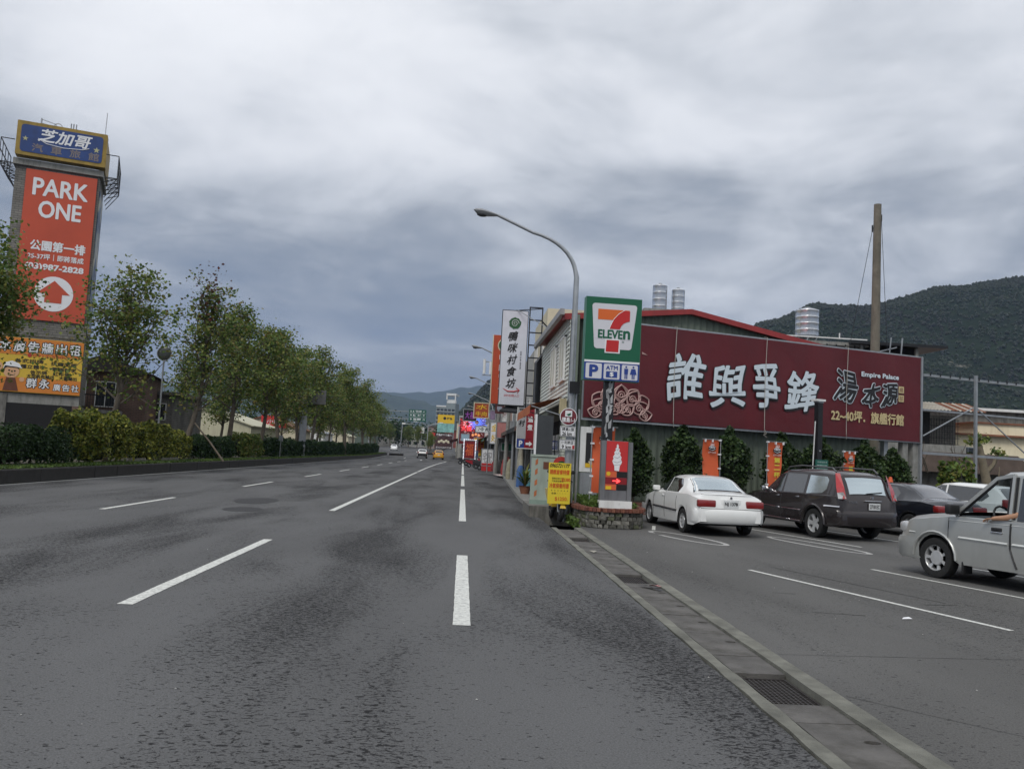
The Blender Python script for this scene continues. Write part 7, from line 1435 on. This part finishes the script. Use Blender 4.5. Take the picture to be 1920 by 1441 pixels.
c.topg('window_seal', -2.14, -1.94, .84, .86, M_trim, .003); c.topg('rear_window', -2.13, -1.95, .78, .80, M_glsky, .008); c.topg('windscreen', .32, 1.0, .88, .9, M_gl); c.bumper('r', .36, .72, dgrey, .04); c.bumper('f', .32, .66, dgrey, .02); c.seam([(-2.15, .80), (-1.66, .80)], 1, .05, M_chrome, 'bumper_corner_strip')
c.plate(-2.225, -.12, .84, '2718 EC', .32); c.rbox('tailgate_handle', -2.235, -2.19, -.33, .15, .955, .985, M_chrome, .01); MB().bar((-2.15, .05, 1.14), (-2.12, -.42, 1.18), .02).build('wiper', M_trim, c.t); MB().tube([(-2.16, -.1, 1.05), (-2.19, -.1, 1.05)], .035, 10).build('badge', M_chrome, c.t)
q = MB(); fat(q, 'XTRAIL', 0, 0, .26, .045, 0, .002, 2); q2 = MB(); q2.add([(-2.212, .48 - v[0], .93 + v[2]) for v in q.v], q.f); q2.build('lettering', M_chrome, c.t)
# midnight saloon
PN = dict(PS); PN.update(L=4.5, wkey='sal2', spokes=7, cap=False, top=[(x * 1.032, z * 1.04) for x, z in PS['top']], belt=[(x * 1.032, z * 1.04) for x, z in PS['belt']], plan=[(x * 1.032, z) for x, z in PS['plan']], wt=[(x * 1.032, z) for x, z in PS['wt']], r=.31, axles=(-1.28, 1.42))
c = Car('parked_dark_saloon', 'near black saloon between the dark SUV and the silver van', (12.3, 23.6, 0), R(16), PN, navy)
for sd in (1, -1):
    c.side('side_window', [(.86, .98), (.10, .975), (.10, 1.31), (.20, 1.31)], M_gl, sd); c.side('side_window', [(.04, .975), (-.80, .985), (-.86, 1.14), (-.62, 1.31), (.04, 1.32)], M_gl, sd); c.rbox('tail_light', -2.25, -2.06, sd * .36 if sd > 0 else -.83, .83 if sd > 0 else -.36, .72, .90, M_tail, .04)
    c.mirror(.80, .98, navy, sd)
c.topg('rear_window', -1.56, -.92, .90, .86, mat('dark_reflective_glass', (.03, .035, .05), .05, .5, var=0, spec=1., coat=1)); c.topg('windscreen', .32, 1.0, .88, .9, M_gl); c.bumper('r', .28, .62, navy, .035); c.bumper('f', .24, .55, navy, .02); c.plate(-2.25, 0, .70, '6G 2052', .34); c.rbox('boot_strip', -2.20, -2.15, .28, .45, .955, .975, M_chrome, .006); c.rbox('reversing_light', -2.262, -2.24, .40, .54, .74, .79, M_clear, .01)
# white hatchback behind
PH = dict(L=3.9, W=1.70, r=.30, axles=(-1.15, 1.30), crown=.08, spokes=7, wkey='hat',
          top=[(-1.95, .55), (-1.92, .9), (-1.84, 1.08), (-1.6, 1.36), (-1.45, 1.44), (-.9, 1.49), (-.2, 1.50), (.15, 1.46), (.6, 1.24), (.95, 1.03), (1.1, .98), (1.55, .88), (1.8, .74), (1.95, .48)],
          belt=[(-1.95, .52), (-1.88, .94), (0, .92), (1.0, .86), (1.7, .72), (1.95, .46)], plan=[(-1.95, .86), (-1.75, .95), (-1.1, 1), (1, 1), (1.6, .95), (1.95, .76)], wt=[(-1.95, .88), (-1.5, .76), (0, .72), (.5, .76), (1, .86), (1.95, .9)], sill=[(-1.95, .32), (-1.6, .24), (1.6, .2), (1.95, .28)])
def hatch(nm, label, loc, h, paint, group=None, txt='0000'):
    c = Car(nm, label, loc, h, PH, paint, 'car', group)
    for sd in (1, -1):
        c.side('side_window', [(.85, .96), (-.02, .95), (-.02, 1.40), (.15, 1.39)], M_gl, sd); c.side('side_window', [(-.08, .95), (-1.20, .98), (-1.38, 1.14), (-1.2, 1.36), (-.08, 1.41)], M_gl, sd); c.rbox('tail_light', -1.94, -1.80, sd * .60 if sd > 0 else -.82, .82 if sd > 0 else -.60, .82, 1.08, M_tail, .03)
        c.rbox('headlight', 1.62, 1.85, sd * .45 if sd > 0 else -.76, .76 if sd > 0 else -.45, .62, .76, M_clear, .04); c.mirror(.78, .97, paint, sd); c.seam([(.92, .88), (.92, .3)], sd); c.seam([(-.05, .93), (-.05, .28)], sd)
    c.topg('rear_window', -1.83, -1.55, .84, .84, M_gl); c.topg('windscreen', .20, .92, .88, .9, M_gl); c.bumper('r', .28, .6, paint, .03); c.bumper('f', .22, .5, paint, .02); c.rbox('number_plate', -1.97, -1.93, -.17, .17, .66, .80, M_plate, .005); return c
hatch('parked_hatchback', 'white hatchback seen from the side beyond the near black saloon', (15.5, 26.0, 0), R(28), white)
# silver van with the driver's arm on the sill
PV = dict(L=4.45, W=1.67, r=.325, axles=(-1.28, 1.35), crown=.08, rim=.62, spokes=7, spw=.10, cap=True, wkey='van', cut=[.02, .32, -.04, -1.0, .98, -1.08, -1.95],
          top=[(-2.22, .55), (-2.2, 1.2), (-2.1, 1.6), (-1.98, 1.74), (-1.5, 1.80), (-.6, 1.81), (-.1, 1.80), (.18, 1.785), (.32, 1.72), (.98, 1.11), (1.15, 1.09), (1.6, 1.04), (1.93, .98), (2.08, .91), (2.15, .74), (2.22, .5)],
          belt=[(-2.22, .5), (-2.15, 1.02), (0, 1.03), (1.05, 1.02), (1.9, .90), (2.22, .48)], plan=[(-2.22, .92), (-2, .98), (-1, 1), (1.3, 1), (1.8, .97), (2.1, .90), (2.22, .82)], wt=[(-2.22, .88), (-1.5, .82), (0, .82), (.5, .84), (1.1, .90), (2.22, .94)], sill=[(-2.22, .34), (-1.9, .30), (1.0, .28), (1.8, .26), (2.22, .3)],
          open=[('side', .02, .98), ('top', .32, .98)])
c = Car('silver_van', 'silver people carrier cut by the right edge, its driver window open', (8.97, 12.66, 0), R(18), PV, silver, 'van')
van = c
tint = glassmat('clear_windscreen', (.62, .70, .72), .10)
c.topg('windscreen', .33, .97, .93, .95, tint)
c.side('side_window', [(-.10, 1.04), (-.98, 1.04), (-.98, 1.68), (-.12, 1.68)], M_gl, 1); c.side('side_window', [(-1.06, 1.04), (-1.95, 1.05), (-1.85, 1.66), (-1.06, 1.68)], M_gl, 1); c.side('side_window', [(-.10, 1.04), (-.98, 1.04), (-.98, 1.68), (-.12, 1.68)], M_gl, -1)
for sd in (1, -1):
    f = lambda x, z: Vector((x, sd * (c.sy(x, z) - .005), z))
    mb = MB(); mb.bar(f(.99, 1.05), f(.30, 1.66), .05, .05); mb.bar(f(.31, 1.66), f(-.0, 1.72), .05, .05); mb.bar(f(.0, 1.04), f(.0, 1.72), .05, .07); mb.build('pillar', silver, c.t)
    mb = MB(); mb.bar(f(.94, 1.06), f(.30, 1.61), .03, .03); mb.bar(f(.06, 1.06), f(.06, 1.67), .03, .03); mb.bar(f(-.05, 1.06), f(-.05, 1.69), .03, .05); mb.build('window_seal', M_trim, c.t)
    c.seam([(1.08, 1.0), (1.08, .72), (1.12, .34)], sd, .014); c.seam([(-.02, 1.0), (-.02, .62), (-.12, .34)], sd, .035, M_trim, 'door_gap'); c.seam([(1.9, .70), (1.75, .70)], sd, .03, silver, 'side_moulding'); c.seam([(.88, .70), (.02, .69)], sd, .045, mat('pale_moulding', (.55, .57, .56), .4), 'side_moulding'); c.seam([(-.06, .69), (-.86, .685)], sd, .045, MATS['pale_moulding'], 'side_moulding')
    c.seam([(1.08, .965), (-.9, .975)], sd, .012, MATS['pale_moulding'], 'crease'); c.rbox('door_handle', .12, .30, sd * .828 - .01, sd * .828 + .012, .86, .92, M_trim, .01); c.rbox('handle_grip', .10, .30, sd * .838 - .01, sd * .838 + .012, .835, .86, M_chrome, .008)
    mb = MB(); mb.tube([(1.35 + .42 * math.cos(q * PI / 12), sd * .838, .33 + .42 * math.sin(q * PI / 12)) for q in range(13)], .022, 6); mb.build('arch_flare', silver, c.t, 60)
    c.rbox('headlight', 1.95, 2.145, sd * .42 if sd > 0 else -.77, .77 if sd > 0 else -.42, .68, .86, M_clear, .05); c.rbox('mirror_housing', .84, .96, sd * .84 if sd > 0 else -1.06, 1.06 if sd > 0 else -.84, 1.06, 1.22, M_trim, .03); c.rbox('mud_flap', .80, .84, sd * .62 if sd > 0 else -.82, .82 if sd > 0 else -.62, .14, .42, M_trim, .01)
c.bumper('f', .27, .62, silver, .03, .5); c.bumper('r', .30, .6, silver, .03); c.rbox('radiator_grille', 2.10, 2.17, -.4, .4, .66, .80, M_trim, .02); c.rbox('bumper_strip', 2.2, 2.26, -.6, .6, .42, .48, M_trim, .01)
c.rbox('dashboard', .55, 1.02, -.72, .72, .80, 1.05, M_trim, .06); 
for sd in (.38, -.38): c.rbox('seat', -.35, .18, sd - .24, sd + .24, .55, .80, mat('seat_cloth', (.06, .06, .065), .8), .06); c.rbox('seat_back', -.45, -.28, sd - .24, sd + .24, .7, 1.45, MATS['seat_cloth'], .06)
MB().tube([(.46 + .06 * math.sin(q * .5), .38 + .19 * math.cos(q * .5), 1.06 + .17 * math.sin(q * .5)) for q in range(14)], .017, 6).tube([(.50, .38, 1.06), (.72, .38, .98)], .03, 6).bar((.52, .2, 1.06), (.52, .56, 1.06), .03).build('steering_wheel', M_trim, c.t, 50)
c.rbox('cabin_floor', -1.9, 1.0, -.78, .78, .34, .40, M_trim, .02); c.rbox('headliner', -1.9, .0, -.6, .6, 1.70, 1.72, M_trim, .005); c.rbox('cabin_rear', -.95, -.9, -.66, .66, .42, 1.68, M_void, .01)
# the driver: torso, head and an arm resting on the sill
def skin(nm, chain, rad, m, parent, lvl=2):
    me = bpy.data.meshes.new(nm); verts = [p for p in chain['v']]; me.from_pydata(verts, chain['e'], []); o = bpy.data.objects.new(nm, me); COL.objects.link(o)
    o.modifiers.new('s', 'SKIN'); sv = me.skin_vertices[0].data
    for i, r in enumerate(rad): sv[i].radius = (r, r) if not isinstance(r, tuple) else r
    sv[0].use_root = True; sm_ = o.modifiers.new('u', 'SUBSURF'); sm_.levels = lvl; sm_.render_levels = lvl
    dg = bpy.context.evaluated_depsgraph_get(); me2 = bpy.data.meshes.new_from_object(o.evaluated_get(dg)); bpy.data.objects.remove(o); me2.name = nm; me2.materials.clear(); me2.materials.append(m); me2.polygons.foreach_set('use_smooth', [True] * len(me2.polygons)); q = link(nm, me2, parent); return q
DR = thing('person', 'driver in a dark shirt resting a bare forearm on the open van window sill', 'person'); DR.matrix_world = c.t.matrix_world.copy(); DR.location = c.t.location; DR.rotation_euler = c.t.rotation_euler; DR.scale = c.t.scale
M_skn = mat('skin', (.42, .23, .14), .5, var=.08, scale=8)
v = [(-.20, .38, .82), (-.22, .38, 1.05), (-.22, .38, 1.27), (-.20, .38, 1.38), (-.17, .38, 1.50), (-.16, .38, 1.60), (-.22, .56, 1.28), (-.08, .74, 1.13), (.07, .82, 1.075), (.22, .85, 1.06), (.28, .86, 1.05), (-.20, .20, 1.28), (.05, .14, 1.10), (.30, .26, 1.12)]
e = [(0, 1), (1, 2), (2, 3), (3, 4), (4, 5), (2, 6), (6, 7), (7, 8), (8, 9), (9, 10), (2, 11), (11, 12), (12, 13)]
skin('body', dict(v=v, e=e), [(.15, .11), (.15, .11), (.15, .10), .055, (.085, .075), (.085, .07), .065, .056, .046, .034, (.042, .024), .06, .045, .03], M_skn, DR)
mb = MB(); 
for k, (dy, l_) in enumerate(((.035, .075), (.012, .09), (-.012, .085), (-.034, .065))): mb.tube([(.27, .86 + dy * .6, 1.05), (.31, .87 + dy, 1.045), (.31 + l_ * .6, .88 + dy, 1.025), (.31 + l_ * .8, .885 + dy, .99)], [.012, .010, .009, .007], 6)
mb.tube([(.25, .83, 1.055), (.28, .815, 1.06), (.31, .81, 1.05)], [.012, .011, .008], 6); mb.build('finger', M_skn, DR, 60)
v = [(-.20, .38, .80), (-.22, .38, 1.05), (-.22, .38, 1.27), (-.20, .38, 1.36), (-.22, .56, 1.29), (-.13, .70, 1.14), (-.20, .20, 1.29), (-.02, .16, 1.15)]
skin('shirt', dict(v=v, e=[(0, 1), (1, 2), (2, 3), (2, 4), (4, 5), (2, 6), (6, 7)]), [(.17, .125), (.17, .125), (.165, .115), .065, .075, .062, .075, .06], mat('dark_shirt', (.02, .022, .03), .85, var=.1), DR)
MB().ball((-.18, .38, 1.60), 1, 12, 8, (.105, .09, .085)).build('hair', mat('black_hair', (.01, .01, .01), .6), DR, 60); MB().ball((-.085, .38, 1.53), 1, 6, 5, (.02, .012, .022)).build('nose', M_skn, DR, 60)
# moving traffic, far away
hatch('taxi', 'yellow taxi driving away in the right lane, seen from behind', (-3.95, 139.5, hz(139)), R(4), taxi_y)
c = hatch('travelling_car', 'white and black car driving away left of the yellow taxi', (-6.7, 142, hz(142)), R(4), white); c.rbox('rear_panel', -1.99, -1.95, -.78, .78, .35, .80, M_trim, .01)
d0 = hatch('far_parked_car', 'left of two white cars standing before the far red market hall', (-11.6, 372, hz(372)), R(60), white, 'white cars before the far market hall')
dup(d0.t, (-7.8, 374, hz(374)), label='right of two white cars standing before the far red market hall')
hatch('oncoming_car', 'white car on the far left carriageway behind the end of the median', (-17.2, 215, hz(215)), R(184), white); hatch('side_street_car', 'pale blue grey car roof just visible above the hedge at the left edge', (-23.5, 41.0, 0), R(85), mat('car_pale_blue', (.3, .36, .42), .3, .3, coat=.5))
